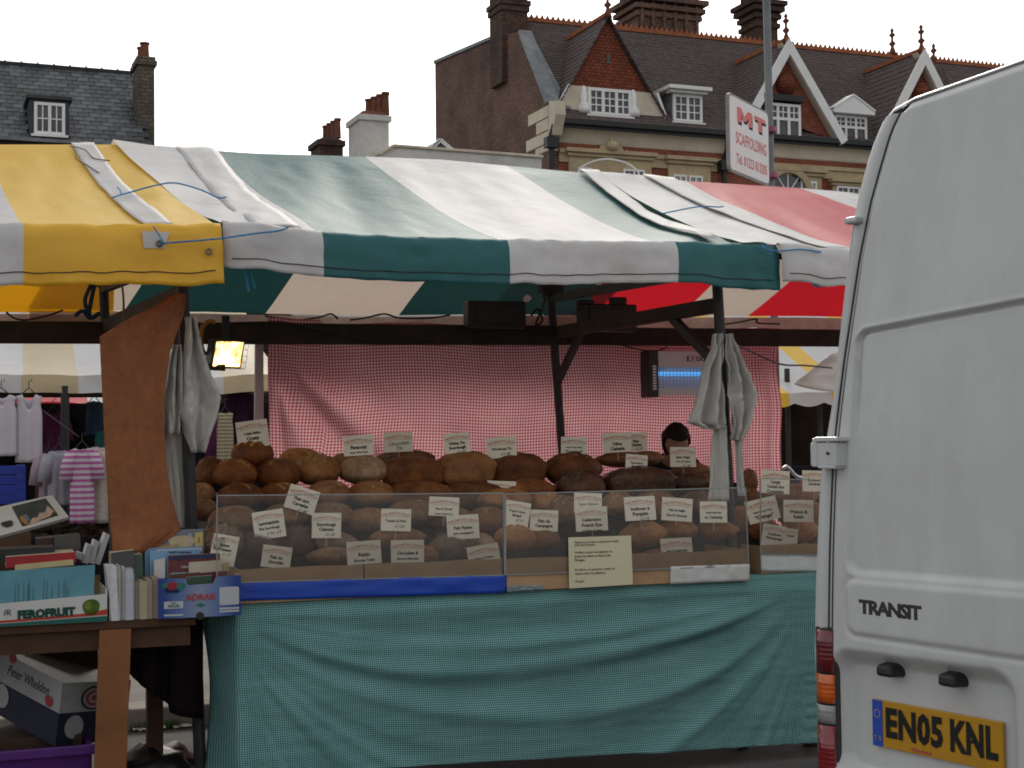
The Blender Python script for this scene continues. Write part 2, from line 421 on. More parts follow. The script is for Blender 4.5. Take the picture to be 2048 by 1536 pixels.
# raised reinforcement strips on the sheets
def strip(parent, name, f_px, r_px, lift, mat, n=30, seed=0, t0=0.0, t1=1.0, wave=.01, vd=0.0):
    a0, a1 = ub(f_px[0]), ub(f_px[1]); b0, b1 = ut(r_px[0]), ut(r_px[1])
    def fn(s, t):
        a = lerp(a0, a1, s); b = lerp(b0, b1, s)
        z = lerp(interp(EAV, a), interp(RID, b), t) - .05*4*t*(1-t) + lift + wave*nz(s*2, t*9, seed) + wrinkle(a, t, seed)
        return (lerp(a, b, t) + .006*nz(t*12, s*3, seed), V_R*t + vd*(1-t), z)
    mb = MB(); mb.grid(fn, frange(0, 1, 6), frange(t0, t1, n)); return part(name, mb, mat, parent, smooth=True, solid=.002)
strip(GRN[0], 'hem_strip', (508,604), (352,428), .028, M_white, seed=4.0, wave=.012)
strip(GRN[0], 'white_band', (1418,1446), (1160,1197), .024, M_white, seed=4.0, wave=.003, t0=.03)
strip(YEL[0], 'reinforcing_tape', (286,342), (142,188), .012, M_white, seed=1.0, vd=-.07, wave=.004)
strip(RED[0], 'hem_strip', (1640,1700), (1285,1345), .016, M_white, seed=9.0, vd=-.03, wave=.006)
# tape end and eyelets on the yellow valance
vy = -.07-.068
def onval(px, py, v=vy): return ROW.f(px, py, v)
mb = MB(); q = [onval(284, 462), onval(340, 464), onval(328, 497), onval(288, 496)]
mb.add(q + [p+Vector((0,.004,0)) for p in q], [(3,2,1,0),(0,1,5,4),(1,2,6,5),(2,3,7,6),(3,0,4,7),(4,5,6,7)])
part('tape_end', mb, M_white, YEL[0])
M_brass = plain('eyelet_metal', (.22,.19,.14), .45, .5, .2, 20, .1, metal=.8)
def ring(mb, c, R, r, n=14, k=6):
    c = Vector(c); b = len(mb.v)
    for i in range(n):
        a = 2*math.pi*i/n
        for j in range(k):
            q = 2*math.pi*j/k; rr = R + r*math.cos(q)
            mb.v.append(c + Vector((rr*math.cos(a), -r*math.sin(q), rr*math.sin(a))))
    for i in range(n):
        for j in range(k):
            i2, j2 = (i+1) % n, (j+1) % k; mb.f.append([b+i*k+j, b+i2*k+j, b+i2*k+j2, b+i*k+j2]); mb.m.append(0)
for px, py in ((319,487),(418,503)):
    mb = MB(); ring(mb, onval(px, py, vy-.006), .011, .005); part('eyelet', mb, M_brass, YEL[0], smooth=True)

# ============================================================ cords, wires
M_blue_cord = plain('blue_twine', (.06,.22,.42), .8, .2, .3, 80, .4, 200)
M_dark_cord = plain('dark_cord', (.03,.03,.03), .7, .3, .2, 20, 0)
M_cable = plain('black_cable', (.012,.012,.013), .5, .4, .1, 20, 0)
M_wire_white = plain('white_wire', (.6,.6,.58), .4, .5, .1, 20, 0)
def smoothpath(pts, n=8):
    out = []; P = [Vector(p) for p in pts]
    for i in range(len(P)-1):
        p0 = P[max(i-1,0)]; p1 = P[i]; p2 = P[i+1]; p3 = P[min(i+2,len(P)-1)]
        for k in range(n):
            t = k/n; out.append(.5*((2*p1)+(p2-p0)*t+(2*p0-5*p1+4*p2-p3)*t*t+(3*p1-p0-3*p2+p3)*t**3))
    return out + [P[-1]]
def cord(label, pts, r, mat, frays=()):
    th = MB(); th.tube(smoothpath(pts), r, 6)
    for f in frays: th.tube(smoothpath(f, 4), r*.8, 5)
    return solo('cord', label, 'cord', th, mat, ROW, smooth=True)
S = lambda px, py, l=.05: onslope(px, py, l)
cord('blue twine tying yellow sheet to green sheet midway up the slope', [S(226,395), S(240,390), S(262,384), S(310,371,.07), S(350,366,.08), S(400,379,.07), S(436,395), S(452,394)], .0042, M_blue_cord, [[S(243,388), S(240,380), S(234,374)]])
cord('blue twine from yellow valance eyelet to the white edge of the green canopy', [onval(319,487,vy-.02), onval(345,485,vy-.03), onval(430,478,vy-.06), onval(510,467,-.09), onval(555,462,-.09), onval(576,455,-.07)], .0042, M_blue_cord, [[onval(328,487,vy-.03), onval(318,470,vy-.02), onval(306,452,vy-.02)]])
cord('blue twine tied across the joint of green and red sheets', [S(1326,427), S(1345,423), S(1400,413,.08), S(1436,414), S(1446,413)], .0042, M_blue_cord)
cord('blue twine knotted along the front edge between green and red canopies', [onval(1524,494,-.09), onval(1550,502,-.1), onval(1600,499,-.1), onval(1642,504,-.09)], .0042, M_blue_cord, [[onval(1530,495,-.09), onval(1522,486,-.09)], [onval(1545,500,-.09), onval(1540,510,-.1)]])
cord('pale blue twine end hanging under the white corner flap', [onval(1622,552,-.02), onval(1630,566,-.03), onval(1640,574,-.02)], .009, plain('pale_twine', (.3,.4,.55), .8, .2, .2, 60, .3), [[onval(1622,552,-.02), onval(1625,566,-.03), onval(1630,573,-.02)]])
cord('two bright blue twine ends hanging below the green canopy corner', [onval(484,534,.1), onval(490,548,.1), onval(494,562,.1), onval(497,582,.1)], .0065, plain('bright_blue_twine', (.06,.34,.6), .8, .2, .2, 80, .3), [[onval(497,536,.1), onval(502,550,.1), onval(506,565,.1), onval(511,577,.1)]])
cord('thin grey wire hooked over the yellow canopy ridge', [S(140,291,.03), S(150,300,.03), S(153,318,.02), S(175,331,.02), S(198,346,.02)], .003, M_dark_cord)
cord('short grey wire loop near the yellow canopy ridge', [S(146,293,.03), S(170,300,.03), S(185,315,.02), S(200,319,.02), S(220,321,.02)], .003, M_dark_cord)
p = ROW.f
cord('white wire hoop arching above the canopy ridge below the brick building', [p(1156,345,2.5), p(1162,335,2.5), p(1185,323,2.5), p(1215,318,2.5), p(1250,325,2.5), p(1272,339,2.5), p(1280,352,2.5)], .006, M_wire_white)
# lacing under the rear eave
for lab, pts in (('dark lacing of the yellow canopy to the rear beam', [(12,624),(28,636),(48,640),(75,636),(100,630),(126,620)]),
                 ('dark lacing of the green canopy rear hem at the gingham corner', [(530,632),(560,636),(600,640),(640,634),(662,628),(676,638)]),
                 ('dark lacing of the green canopy rear hem over the gingham middle', [(700,640),(730,636),(768,628),(800,636),(860,636),(900,630)]),
                 ('dark lacing of the red canopy rear hem near the front post', [(1440,650),(1475,645),(1512,638),(1516,646),(1560,648)])):
    cord(lab, [p(a, b, V_B-.06) for a, b in pts], .007, M_dark_cord)
# ============================================================ stall frame
M_steel = plain('dark_frame_paint', (.022,.022,.024), .55, .4, .3, 8, .25, 70, dirt=(.06,.045,.035))
M_timber = plain('dark_timber', (.035,.026,.02), .75, .3, .35, 7, .5, 40)
M_wood = plain('plain_wood', (.30,.16,.065), .6, .35, .3, 5, .3, 30)
V_M = 2.45
def post_line(fr, a, b, v, z0=None, z1=None):
    """post through two pixels in the plane v, run on to the floor"""
    A, B = fr.f(a[0], a[1], v), fr.f(b[0], b[1], v)
    def at(z): t = (z-A.z)/(B.z-A.z); return A.lerp(B, t) if 0 <= t <= 1 else A + (B-A)*t
    return at
fr_R = post_line(ROW, (1434,560), (1463,1080), .25); mid_R = post_line(ROW, (1100,560), (1124,900), V_M)
fr_L = post_line(ROW, (366,585), (392,1300), .25); mid_L = post_line(ROW, (206,548), (212,690), V_M)
def frame_thing(label, fpost, mpost, ftop, mtop, zc, boxes=True):
    th = thing('stall_frame', label, 'stall frame', ROW, tuple(fpost(0)))
    mb = MB(); mb.tube([fpost(0), fpost(ftop)], .027, 10); po = part('post', mb, M_steel, th, smooth=False)
    mb = MB(); mb.tube([mpost(0), mpost(mtop)], .027, 10); p2 = part('post', mb, M_steel, th)
    a, b = mpost(zc+.0), fpost(zc-.02)
    mb = MB(); mb.bar(a, b, .05, .075); part('cross_beam', mb, M_timber, th, bevel=.006)
    a, b = mpost(zc+.22), fpost(ftop-.03)
    mb = MB(); mb.bar(a, b, .04, .05); part('rafter', mb, M_steel, th)
    c = mpost(1.93); d = mpost(zc) ; e = d + (fpost(zc)-d)*.22
    mb = MB(); mb.bar(c, e, .035, .045); part('brace', mb, M_steel, th)
    c = fpost(1.9); d = fpost(zc-.03); e = d + (mpost(zc)-d)*.25
    mb = MB(); mb.bar(c, e, .035, .045); part('brace', mb, M_steel, th)
    q = mpost(2.53)
    mb = MB(); mb.box(q.x-.075, q.x+.075, q.y-.045, q.y+.045, q.z-.025, q.z+.025); mb.box(q.x-.04, q.x+.04, q.y-.05, q.y+.05, q.z-.05, q.z+.05)
    part('clamp', mb, M_steel, th, bevel=.006)
    return th
FR = frame_thing('dark steel stall frame at the right end of the bread stall, coats hanging on it', fr_R, mid_R, 2.44, 2.8, 2.25)
FL = frame_thing('dark steel stall frame left of the bread, brown cloth hanging on it', fr_L, mid_L, 2.42, 2.8, 2.25)
# long beam on the middle posts
def lbeam(name, label, px0, px1, yc0, yc1, v, w, h, m):
    a, b = ROW.f(px0, yc0, v), ROW.f(px1, yc1, v); mb = MB(); mb.bar(a, b, w, h)
    return solo(name, label, 'beam', mb, m, ROW, tuple((a+b)/2), bevel=.006)
lbeam('timber_beam', 'long dark timber beam above the gingham backdrop', -420, 1115, 662, 671, V_M-.05, .06, .125, M_timber)
lbeam('timber_beam', 'dark timber beam under the red canopy, reaching behind the van', 1116, 1760, 672, 677, V_M-.05, .06, .115, M_timber)
lbeam('eave_bar', 'hidden steel bar inside the front canopy edge', -400, 1745, 476, 516, -.0, .03, .03, M_steel)
lbeam('ridge_pole', 'timber ridge pole under the canopy tops', -300, 1745, 305, 397, V_R, .05, .06, M_timber)
# switch boxes on the beam
def elbox(label, x0, x1, y0, y1, v, tube=None):
    a, b = ROW.f(x0, y1, v), ROW.f(x1, y0, v); th = thing('switch_box', label, 'switch box', ROW, (lerp(a.x, b.x, .5), v, a.z))
    mb = MB(); mb.box(a.x, b.x, v-.11, v, a.z, b.z); part('case', mb, M_black, th, bevel=.01)
    mb = MB(); mb.box(lerp(a.x, b.x, .12), lerp(a.x, b.x, .88), v-.122, v-.111, lerp(a.z, b.z, .15), lerp(a.z, b.z, .85)); part('cover', mb, M_black, th, bevel=.006)
    if tube:
        for x, y in tube:
            mb = MB(); q = ROW.f(x, y, v-.05); mb.box(q.x-.05, q.x+.05, v-.09, v-.02, q.z-.025, q.z+.035)
            part('socket', mb, M_black, th, bevel=.008)
    return th
M_black = plain('black_plastic', (.014,.013,.013), .45, .45, .2, 20, .1)
elbox('black switch box on the beam left of the middle post', 926, 1040, 606, 658, V_M-.09)
elbox('black box with sockets on the cross beam right of the middle post', 1152, 1260, 612, 664, 2.2, [(1235,606),(1170,612)])
cord('black cable drooping along the beam toward the middle post', [p(400,648,V_M-.1), p(560,645,V_M-.1), p(640,660,V_M-.1), p(740,680,V_M-.1), p(860,677,V_M-.1), p(930,658,V_M-.1)], .006, M_cable)
cord('black cable drooping from the beam to the insect killer', [p(1215,680,V_M-.1), p(1250,692,V_M-.05), p(1300,702,V_M), p(1330,696,V_M), p(1335,682,V_M-.1)], .005, M_cable)
cord('black cable sagging from the coats to the right edge', [p(1462,685,.6), p(1500,702,.9), p(1560,728,1.3), p(1610,731,1.7), p(1664,736,2.2)], .006, M_cable)
cord('dark rope dangling beside the middle post', [p(1062,632,V_M-.1), p(1075,618,V_M-.1), p(1085,640,V_M-.1), p(1072,648,V_M-.1), p(1090,600,V_M-.15), p(1096,560,V_M-.15)], .007, M_dark_cord)
cord('pale wire hanging under the yellow canopy', [p(240,545,1.2), p(244,570,1.2), p(247,600,1.2), p(247,640,1.2)], .006, plain('pale_wire', (.2,.17,.13), .6, .3, .2, 20, 0))
cord('thick blue rope lashed around the left middle post', [p(150,632,V_M-.12), p(165,622,V_M-.12), p(180,636,V_M-.12), p(170,600,V_M-.12), p(190,560,V_M-.1), p(178,632,V_M-.12), p(200,626,V_M-.12)], .013, plain('navy_rope', (.02,.05,.10), .8, .2, .2, 60, .4))

# ============================================================ gingham backdrop
M_redging = gingham('red_gingham', (.44,.012,.06), (.84,.64,.64), .020, .54)
M_greenging = gingham('green_gingham', (.003,.13,.132), (.32,.52,.505), .0105, .1)
V_G = 2.68
gx0, gx1 = ROW.f(533, 700, V_G).x, ROW.f(1560, 800, V_G).x
gtop, gbot = 2.31, .45
def ging(s, t):
    u = lerp(gx0, gx1, s); z = lerp(gtop + (.03 if s < .1 else 0) , gbot, t)
    dx, dz = (u-gx0), (gtop-z)
    ang = math.atan2(dz+.02, dx+.12); r = math.hypot(dx, dz)
    v = V_G
    # folds radiating from the upper left corner, dying out to the right
    w = math.sin(ang*15 + .7*nz(r*1.3, 2)) * .075*math.exp(-((ang-.95)/.38)**2)*sstep(.1, .6, r)*sstep(2.6, 1.2, r)
    v -= w
    # hanging swag under the beam
    v += .035*math.sin((dz*9 + .5*math.sin(u*1.7)+1.0*nz(u*1.2, 5)))*sstep(1.1, .2, dz)*sstep(.5, 1.1, dx)
    # overlapping left edge
    v -= .05*sstep(.17+.34*t, .10+.30*t, dx) - .02*math.sin(dx*60)*sstep(.16, .05, dx)
    v += .03*math.sin((gx1-u)*34)*sstep(.55, .0, gx1-u) + .02*nz(u*3, z*1.1, 1)+ .012*nz(u*7, z*3, 8)
    return (u - .02*sstep(.2, 0, t)*0, v, z + .012*math.sin(u*5) - .02*sstep(.0,1,s)*0)
mb = MB(); mb.grid(ging, frange(0, 1, 190), frange(0, 1, 100), uvfn=lambda s, t: (s*(gx1-gx0)*1.04, t*(gtop-gbot)*1.02))
solo('gingham_backdrop', 'red and white gingham cloth hung as backdrop behind the bread', 'backdrop', mb, M_redging, ROW, ((gx0+gx1)/2, V_G, gbot), smooth=True)
# white vertical board left of the backdrop
mb = MB(); a = ROW.f(511, 672, V_G+.02); b = ROW.f(528, 900, V_G+.02); c = ROW.f(509, 900, V_G+.02); d = ROW.f(527, 672, V_G+.02)
mb.hexa([c, b, b+Vector((0,.03,0)), c+Vector((0,.03,0)), a, d, d+Vector((0,.03,0)), a+Vector((0,.03,0))])
solo('white_board', 'narrow white upright board at the left edge of the gingham', 'board', mb, plain('white_board_paint', (.62,.55,.55), .6, .3, .1, 6, .1), ROW, bevel=.003)

# ============================================================ bread table and green cloth
T_Z = .868; t_l, t_r = ROW.f(470, 1205, 0).x, ROW.f(1700, 1150, 0).x
th = thing('trestle_table', 'bread trestle table hidden under the green gingham cloth', 'table', ROW, ((t_l+t_r)/2, .65, 0))
mb = MB(); mb.box(t_l, t_r, .05, 1.45, T_Z-.04, T_Z-.006); part('table_top', mb, M_timber, th, bevel=.004)
for x in (t_l+.12, t_r-.12):
    for y in (.2, 1.3): mb = MB(); mb.box(x-.03, x+.03, y-.03, y+.03, 0, T_Z-.04); part('leg', mb, M_timber, th, bevel=.003)
hemL, hemR = ROW.f(690, 1535, 0), ROW.f(1630, 1480, 0)
def zhem(u): return lerp(hemL.z, hemR.z, (u-hemL.x)/(hemR.x-hemL.x)) - .10*sstep(hemL.x+.2, hemL.x-.5, u)*1.0
sx0, sx1 = ROW.f(470, 1215, 0).x, ROW.f(1600, 1150, 0).x
def cloth(u, t):
    zb = zhem(u); zt = T_Z + .004; z = lerp(zt, zb, t)
    q = max(-1.0, min(1.0, (u-(sx0+sx1)/2)/((sx1-sx0)/2)))
    d = zt - z
    # swag parameter: crowded near both top corners, wide in the middle
    shape = .10 + .90*(1-q*q)**.8
    s = d/shape + .05*q
    amp = .016*sstep(.0, .10, d)*(.35 + .65*sstep(0, .35, 1-abs(q)))*sstep(.02,.25,1-abs(q)+d*.25)
    ph = 21*max(s,0.0)**.8 + 1.5*nz(u*.9, d*1.3, 3)
    fo = math.sin(ph)
    fo = (abs(fo)**.75)*(1 if fo > 0 else -1)
    k = .5 + .6*nz(s*3.2, 7.7, 1)+.35*nz(u*1.5, s*6, 2)
    v = -.005 - .02*sstep(0, .08, t) - amp*fo*k - .010*nz(u*3, z*6, 4)*sstep(0,.1,t)- .003*nz(u*6, z*30, 9)*sstep(0,.1,t)
    v -= .10*t*t*0.4
    for si, wi, ai in ((.19,.03,.016), (.36,.045,.034), (.60,.05,.030), (.86,.05,.026), (1.15,.06,.02)):
        sk = si + .05*math.sin(u*1.3+si*9) + .04*q
        v -= ai*math.exp(-((s-sk)/wi)**2)*sstep(.04,.55,1-abs(q)+.03*(q<0))*(.75+.5*nz(u*1.1, si*7, 3))
    # gathered corner at right: vertical pleats
    v -= .008*math.sin((u-sx1)*22)*sstep(-.15, .12, u-sx1)*sstep(0,.3,t)
    # left corner turns away round the table end
    e = sstep(.16, -.02, u - sx0 - .10*t*0)
    v -= .028*math.exp(-((u-sx0-.03)/.05)**2)*sstep(0, .25, t)
    if u < sx0: v += (sx0-u)*2.2
    uu = u if u >= sx0 else sx0 + (u-sx0)*(.9 - .35*math.sin(t*3.0) )
    if u < sx0: v += .03*math.sin(t*9+u*8)*(sx0-u)/.2
    return (uu, v, z)
us = frange(sx0-.13, t_r+.05, 300)
mb = MB(); mb.grid(cloth, us, frange(0, 1, 120), uvfn=lambda u, t: (u*1.06 + .02*nz(u*2, t*3), t*(T_Z-.05) + .10*(((u-.2)/1.5)**2)*t))
mb.grid(lambda u, v: (u, v, T_Z+.002), [sx0-.02, 0, 1, t_r+.04], [-.006, .5, 1.0, 1.46], uvfn=lambda u, v: (u, v))
solo('green_tablecloth', 'teal green gingham cloth draped in swags over the bread table front', 'tablecloth', mb, M_greenging, ROW, (0, 0, 0), smooth=True, solid=.002)

# ============================================================ trays, perspex, notice
M_card = plain('corrugated_card', (.46,.30,.17), .85, .2, .12, 4, .2, 45, dirt=(.2,.12,.07), dirt_amt=.4)
M_cardw = plain('white_card', (.62,.62,.62), .7, .25, .06, 5, .15, 30, dirt=(.4,.36,.3), dirt_amt=.35)
M_bluecard = plain('blue_strip', (.012,.06,.42), .42, .45, .12, 5, .3, 20)
M_gtape = plain('grey_tape', (.2,.25,.27), .35, .5, .2, 8, .2)
def tray(name, label, px0, px1, top_y, bot_y, v0, depth, base_z, strips, gaps=()):
    u0, u1 = ROW.f(px0, bot_y, v0).x, ROW.f(px1, bot_y, v0).x
    zt = ROW.f((px0+px1)/2, top_y, v0).z
    th = thing(name, label, 'tray', ROW, ((u0+u1)/2, v0+depth/2, base_z))
    mb = MB(); mb.box(u0, u1, v0, v0+depth, base_z, base_z+.006); part('tray_floor', mb, M_card, th)
    edges = [u0] + [ROW.f(g, bot_y, v0).x for g in gaps] + [u1]
    for i in range(len(edges)-1):
        a, b = edges[i]+(.004 if i else 0), edges[i+1]-(.004 if i < len(edges)-2 else 0)
        n = 24; ss = frange(a, b, n)
        mb = MB(); mb.grid(lambda u, t: (u, v0 + .004*nz(u*4, t*2, v0), lerp(base_z+.001, zt + .006*nz(u*6, 3, i) , t)), ss, frange(0, 1, 4))
        part('front_wall', mb, M_card, th, solid=.006)
    mb = MB(); mb.box(u0, u1, v0+depth-.006, v0+depth, base_z+.006, zt); part('back_wall', mb, M_card, th)
    for x in (u0, u1-.006): mb = MB(); mb.box(x, x+.006, v0+.005, v0+depth-.007, base_z+.006, zt-.003); part('side_wall', mb, M_card, th)
    for nm, pts, mat in strips:
        q = [ROW.f(a, b, v0-.009) for a, b in pts]
        mb = MB(); mb.grid(lambda s, t: (Vector(q[3]).lerp(q[2], s)).lerp(q[0].lerp(q[1], s), t) + Vector((0, -.004*nz(s*7, t*2, 5)-.003*abs(nz(s*11,t*5,2)), 0)), frange(0, 1, 40), frange(0, 1, 6))
        part(nm, mb, mat, th, smooth=True, solid=.003)
    return th
tray('bread_tray', 'long cardboard tray with blue front strip at left of the bread counter', 478, 1004, 1128, 1196, -.02, .5, T_Z+.006, [('blue_strip', [(470,1165),(1013,1149),(1013,1186),(468,1202)], M_bluecard)], (728,))
tray('bread_tray', 'cardboard tray behind the notice with white strip at its right end', 1012, 1497, 1108, 1174, -.025, .5, T_Z+.006, [('white_strip', [(1341,1133),(1499,1128),(1498,1161),(1340,1168)], M_cardw), ('grey_tape', [(1014,1172),(1084,1170),(1086,1179),(1014,1184)], M_gtape)])
tray('bread_tray', 'white fronted cardboard tray at the right end beside the van', 1521, 1720, 1087, 1140, .22, .5, T_Z+.006, [('white_strip', [(1521,1110),(1718,1112),(1718,1144),(1522,1142)], M_cardw)])
def perspex_mat():
    m, n, out = newmat('perspex'); v = coords(n)
    tr = n.nodes.new('ShaderNodeBsdfTransparent'); tr.inputs[0].default_value = (.93,.94,.94,1)
    df = n.nodes.new('ShaderNodeBsdfDiffuse'); df.inputs[0].default_value = (.62,.60,.57,1)
    gl = n.nodes.new('ShaderNodeBsdfGlossy'); gl.inputs[0].default_value = (1,1,1,1); gl.inputs[1].default_value = .06
    dust = ramp(n, ntex(n, v, 5, 6, .7), [(.3, (.05,)*3), (.75, (.115,)*3)])
    m1 = n.nodes.new('ShaderNodeMixShader'); L(n, dust, m1.inputs[0]); L(n, tr.outputs[0], m1.inputs[1]); L(n, df.outputs[0], m1.inputs[2])
    fr = n.nodes.new('ShaderNodeFresnel'); fr.inputs[0].default_value = 1.45
    m2 = n.nodes.new('ShaderNodeMixShader'); L(n, fr.outputs[0], m2.inputs[0]); L(n, m1.outputs[0], m2.inputs[1]); L(n, gl.outputs[0], m2.inputs[2])
    L(n, m2.outputs[0], out.inputs[0]); return m
M_perspex = perspex_mat(); M_pedge = plain('perspex_edge', (.27,.29,.29), .2, .6, .1, 9, 0)
def perspex(label, pts, v, joint=False):
    q = [ROW.f(a, b, v) for a, b in pts]; th = thing('perspex_screen', label, 'perspex screen', ROW, tuple((q[3]+q[2])/2))
    mb = MB(); mb.add(q, [(3,2,1,0)]); part('sheet', mb, M_perspex, th)
    mb = MB(); t = .0022
    for i in range(4): mb.bar(q[i]+Vector((0,.0,0)), q[(i+1) % 4], .005, .0045 if not (joint and i == 1) else .012, up=(0,1,0))
    part('sheet_edge', mb, M_pedge, th); return th
perspex('dusty clear perspex screen before the left half of the bread', [(434,991),(1007,986),(1009,1150),(434,1166)], -.03, True)
perspex('clear perspex screen before the right half of the bread, behind the notice', [(1011,988),(1491,975),(1497,1131),(1011,1150)], -.034)
perspex('narrow clear perspex screen on the far right tray beside the van', [(1521,957),(1720,962),(1720,1112),(1521,1108)], .205)
M_ink = plain('print_ink', (.02,.02,.02), .8, .2, .1, 9, 0)
M_inkblue = plain('print_ink_faded', (.05,.05,.055), .8, .2, .1, 9, 0)
M_inkred = plain('print_red', (.48,.07,.03), .8, .2, .1, 9, 0)
M_paper = plain('card_paper', (.80,.74,.60), .75, .25, .06, 7, .05)
q = [ROW.f(a, b, -.05) for a, b in ((1137,1075),(1262,1071),(1266,1169),(1139,1177))]
mb = MB(); mb.hexa([q[3], q[2], q[2]+Vector((0,.004,0)), q[3]+Vector((0,.004,0)), q[0], q[1], q[1]+Vector((0,.004,0)), q[0]+Vector((0,.004,0))])
nb = solo('counter_notice', 'cream notice in three languages leaning on the perspex', 'notice', mb, plain('notice_paper', (.66,.62,.42), .6, .35, .05, 6, .05), ROW)
nw = (q[1]-q[0]).length; hN = (q[0]-q[3]).length; b0 = BASE[nb.name]
lines = [('Please do not lean or pass your hands', .90), ('over the Perspex.', .845), ('Veuillez ne pas vous appuyer ou', .70), ('passer les mains au-dessus des', .625), ('Plexiglas.', .55), ('Por favor, no apoyarse o pasar las', .36), ('manos sobre los plásticos.', .285), ('Thanks!', .13)]
for s, y in lines:
    c = q[3].lerp(q[0], y) + (q[1]-q[0])*.09 - b0 + Vector((0, -.002, 0))
    text_part(nb, s, .0152, M_inkblue, tuple(c), rot=math.atan2((q[1]-q[0]).z, (q[1]-q[0]).x), bold=.012, align='LEFT', sx=.96)

# ============================================================ hanging cloths
def hanging(name, label, cat, rows, v, mat, folds=3, amp=.03, seed=0, thick=.004, group=None, uvs=False, n=26):
    rr = []; rows = [tuple(r) if len(r) > 3 else tuple(r)+(0,) for r in rows]
    for i in range(len(rows)-1):
        for k in range(5): rr.append([lerp(rows[i][j], rows[i+1][j], k/5) for j in range(len(rows[0]))])
    rr.append(list(rows[-1])); N = len(rr)
    def fn(s, i):
        y, a, b = rr[int(i)][:3]; dv = rr[int(i)][3] if len(rr[int(i)]) > 3 else 0
        A, B = ROW.f(a, y, v+dv), ROW.f(b, y, v+dv); q = A.lerp(B, s)
        ph = s*folds*2*math.pi + seed + 1.2*nz(i*.12, s*2, seed)
        q.y += amp*(math.sin(ph)*.7 + .6*nz(s*5, i*.10, seed+2)) + amp*.35*nz(s*11+i*.25, i*.33, seed+6) + amp*.2*nz(s*20, i*.9, seed); return q
    mb = MB(); mb.grid(fn, frange(0, 1, n), list(range(N)), uvfn=(lambda s, i: (s, i/N)) if uvs else None)
    return solo(name, label, cat, mb, mat, ROW, smooth=True, solid=thick, group=group)
M_felt = plain('brown_hessian', (.27,.105,.05), .95, .1, .14, 30, .35, 260)
hanging('brown_cloth', 'rusty brown hessian cloth draped from the left stall post', 'cloth', [(588,346,372,.02),(610,312,370),(640,252,364),(672,200,352),(700,201,342),(760,204,332),(850,208,328),(930,212,334),(1000,217,345),(1060,222,362),(1106,226,300,-.02)], .12, M_felt, 1.2, .02, 1.3)
M_apron = plain('white_cotton', (.58,.56,.52), .9, .1, .10, 4, .1, 60, dirt=(.35,.32,.27), dirt_amt=.4, trans=.18)
hanging('white_apron', 'white apron hanging on the right side of the left post', 'apron', [(634,372,392),(660,374,396),(690,370,404),(720,366,412),(760,361,425),(795,359,440),(830,362,434),(870,372,420),(905,384,410)], .18, M_apron, 1.6, .05, 2.1)
hanging('white_apron', 'crumpled white apron between the brown cloth and the left post', 'apron', [(690,345,360),(730,334,362),(770,328,362),(812,318,362),(840,322,360),(868,325,358)], .2, M_apron, 2, .04, 4.4)
hanging('white_rag', 'pale cloth strip hanging low beside the left post', 'cloth', [(860,322,368),(920,330,366),(980,342,368),(1040,352,372),(1056,356,370)], .27, M_apron, 1.2, .02, .7)
hanging('white_coat', 'white coat hanging on the left side of the right post', 'coat', [(668,1424,1444),(700,1420,1446),(730,1410,1446),(770,1400,1448),(810,1388,1450),(845,1376,1450),(856,1402,1450),(858,1404,1450)], .2, M_apron, 2, .05, 3.3)
hanging('white_apron', 'long white apron strip hanging down the left of the right post', 'apron', [(850,1424,1450),(900,1420,1452),(960,1417,1455),(1002,1413,1456)], .22, M_apron, 1, .02, 5.0)
hanging('white_coat', 'crumpled white coat hanging on the right side of the right post', 'coat', [(668,1452,1460),(700,1452,1474),(730,1454,1492),(765,1456,1508),(790,1458,1521),(810,1460,1512),(850,1464,1498),(880,1466,1486)], .18, M_apron, 2.2, .05, 6.1)
hanging('white_apron', 'white apron strip hanging right of the right post', 'apron', [(850,1468,1486),(900,1470,1484),(950,1474,1486),(992,1477,1492)], .22, M_apron, 1, .015, 7.0)

# ============================================================ floodlight
q = ROW.f(456, 708, 1.9)
fl = thing('floodlight', 'lit halogen floodlight with wire guard under the canopy at left', 'floodlight', ROW, tuple(q))
M_orange_tube = plain('orange_hose', (.35,.16,.01), .5, .4, .2, 10, 0)
R = Matrix.Rotation(math.radians(24), 3, 'Z') @ Matrix.Rotation(math.radians(16), 3, 'X')
w, h = .185, .145
def fp(x, y, z): return q + R @ Vector((x, y, z))
mb = MB(); mb.hexa([fp(-w*.42,.10,-h*.4), fp(w*.42,.10,-h*.4), fp(w*.42,.10,h*.4), fp(-w*.42,.10,h*.4), fp(-w*.55,.0,-h*.58), fp(w*.55,0,-h*.58), fp(w*.55,0,h*.58), fp(-w*.55,0,h*.58)])
part('housing', mb, M_black, fl, bevel=.006)
me_, ne_, oe_ = newmat('lamp_glow'); em = ne_.nodes.new('ShaderNodeEmission'); em.inputs[0].default_value = (1, .62, .20, 1)
gr_ = ramp(ne_, ntex(ne_, coords(ne_), 9, 2), [(.36, (.15,.15,.15)), (.58, (1,1,1))]); L(ne_, math_n(ne_, 'MULTIPLY', gr_, 7.0), em.inputs[1]); L(ne_, em.outputs[0], oe_.inputs[0])
mb = MB(); mb.hexa([fp(-w*.47,-.002,-h*.48), fp(w*.47,-.002,-h*.48), fp(w*.47,-.006,-h*.48), fp(-w*.47,-.006,-h*.48), fp(-w*.47,-.002,h*.48), fp(w*.47,-.002,h*.48), fp(w*.47,-.006,h*.48), fp(-w*.47,-.006,h*.48)])
part('lamp_glass', mb, me_, fl)
mb = MB()
for k in range(6):
    x = lerp(-w*.5, w*.5, k/5); mb.tube([fp(x,-.004,-h*.55), fp(x,-.05,-h*.5), fp(x,-.05,h*.5), fp(x,-.004,h*.55)], .0010, 5)
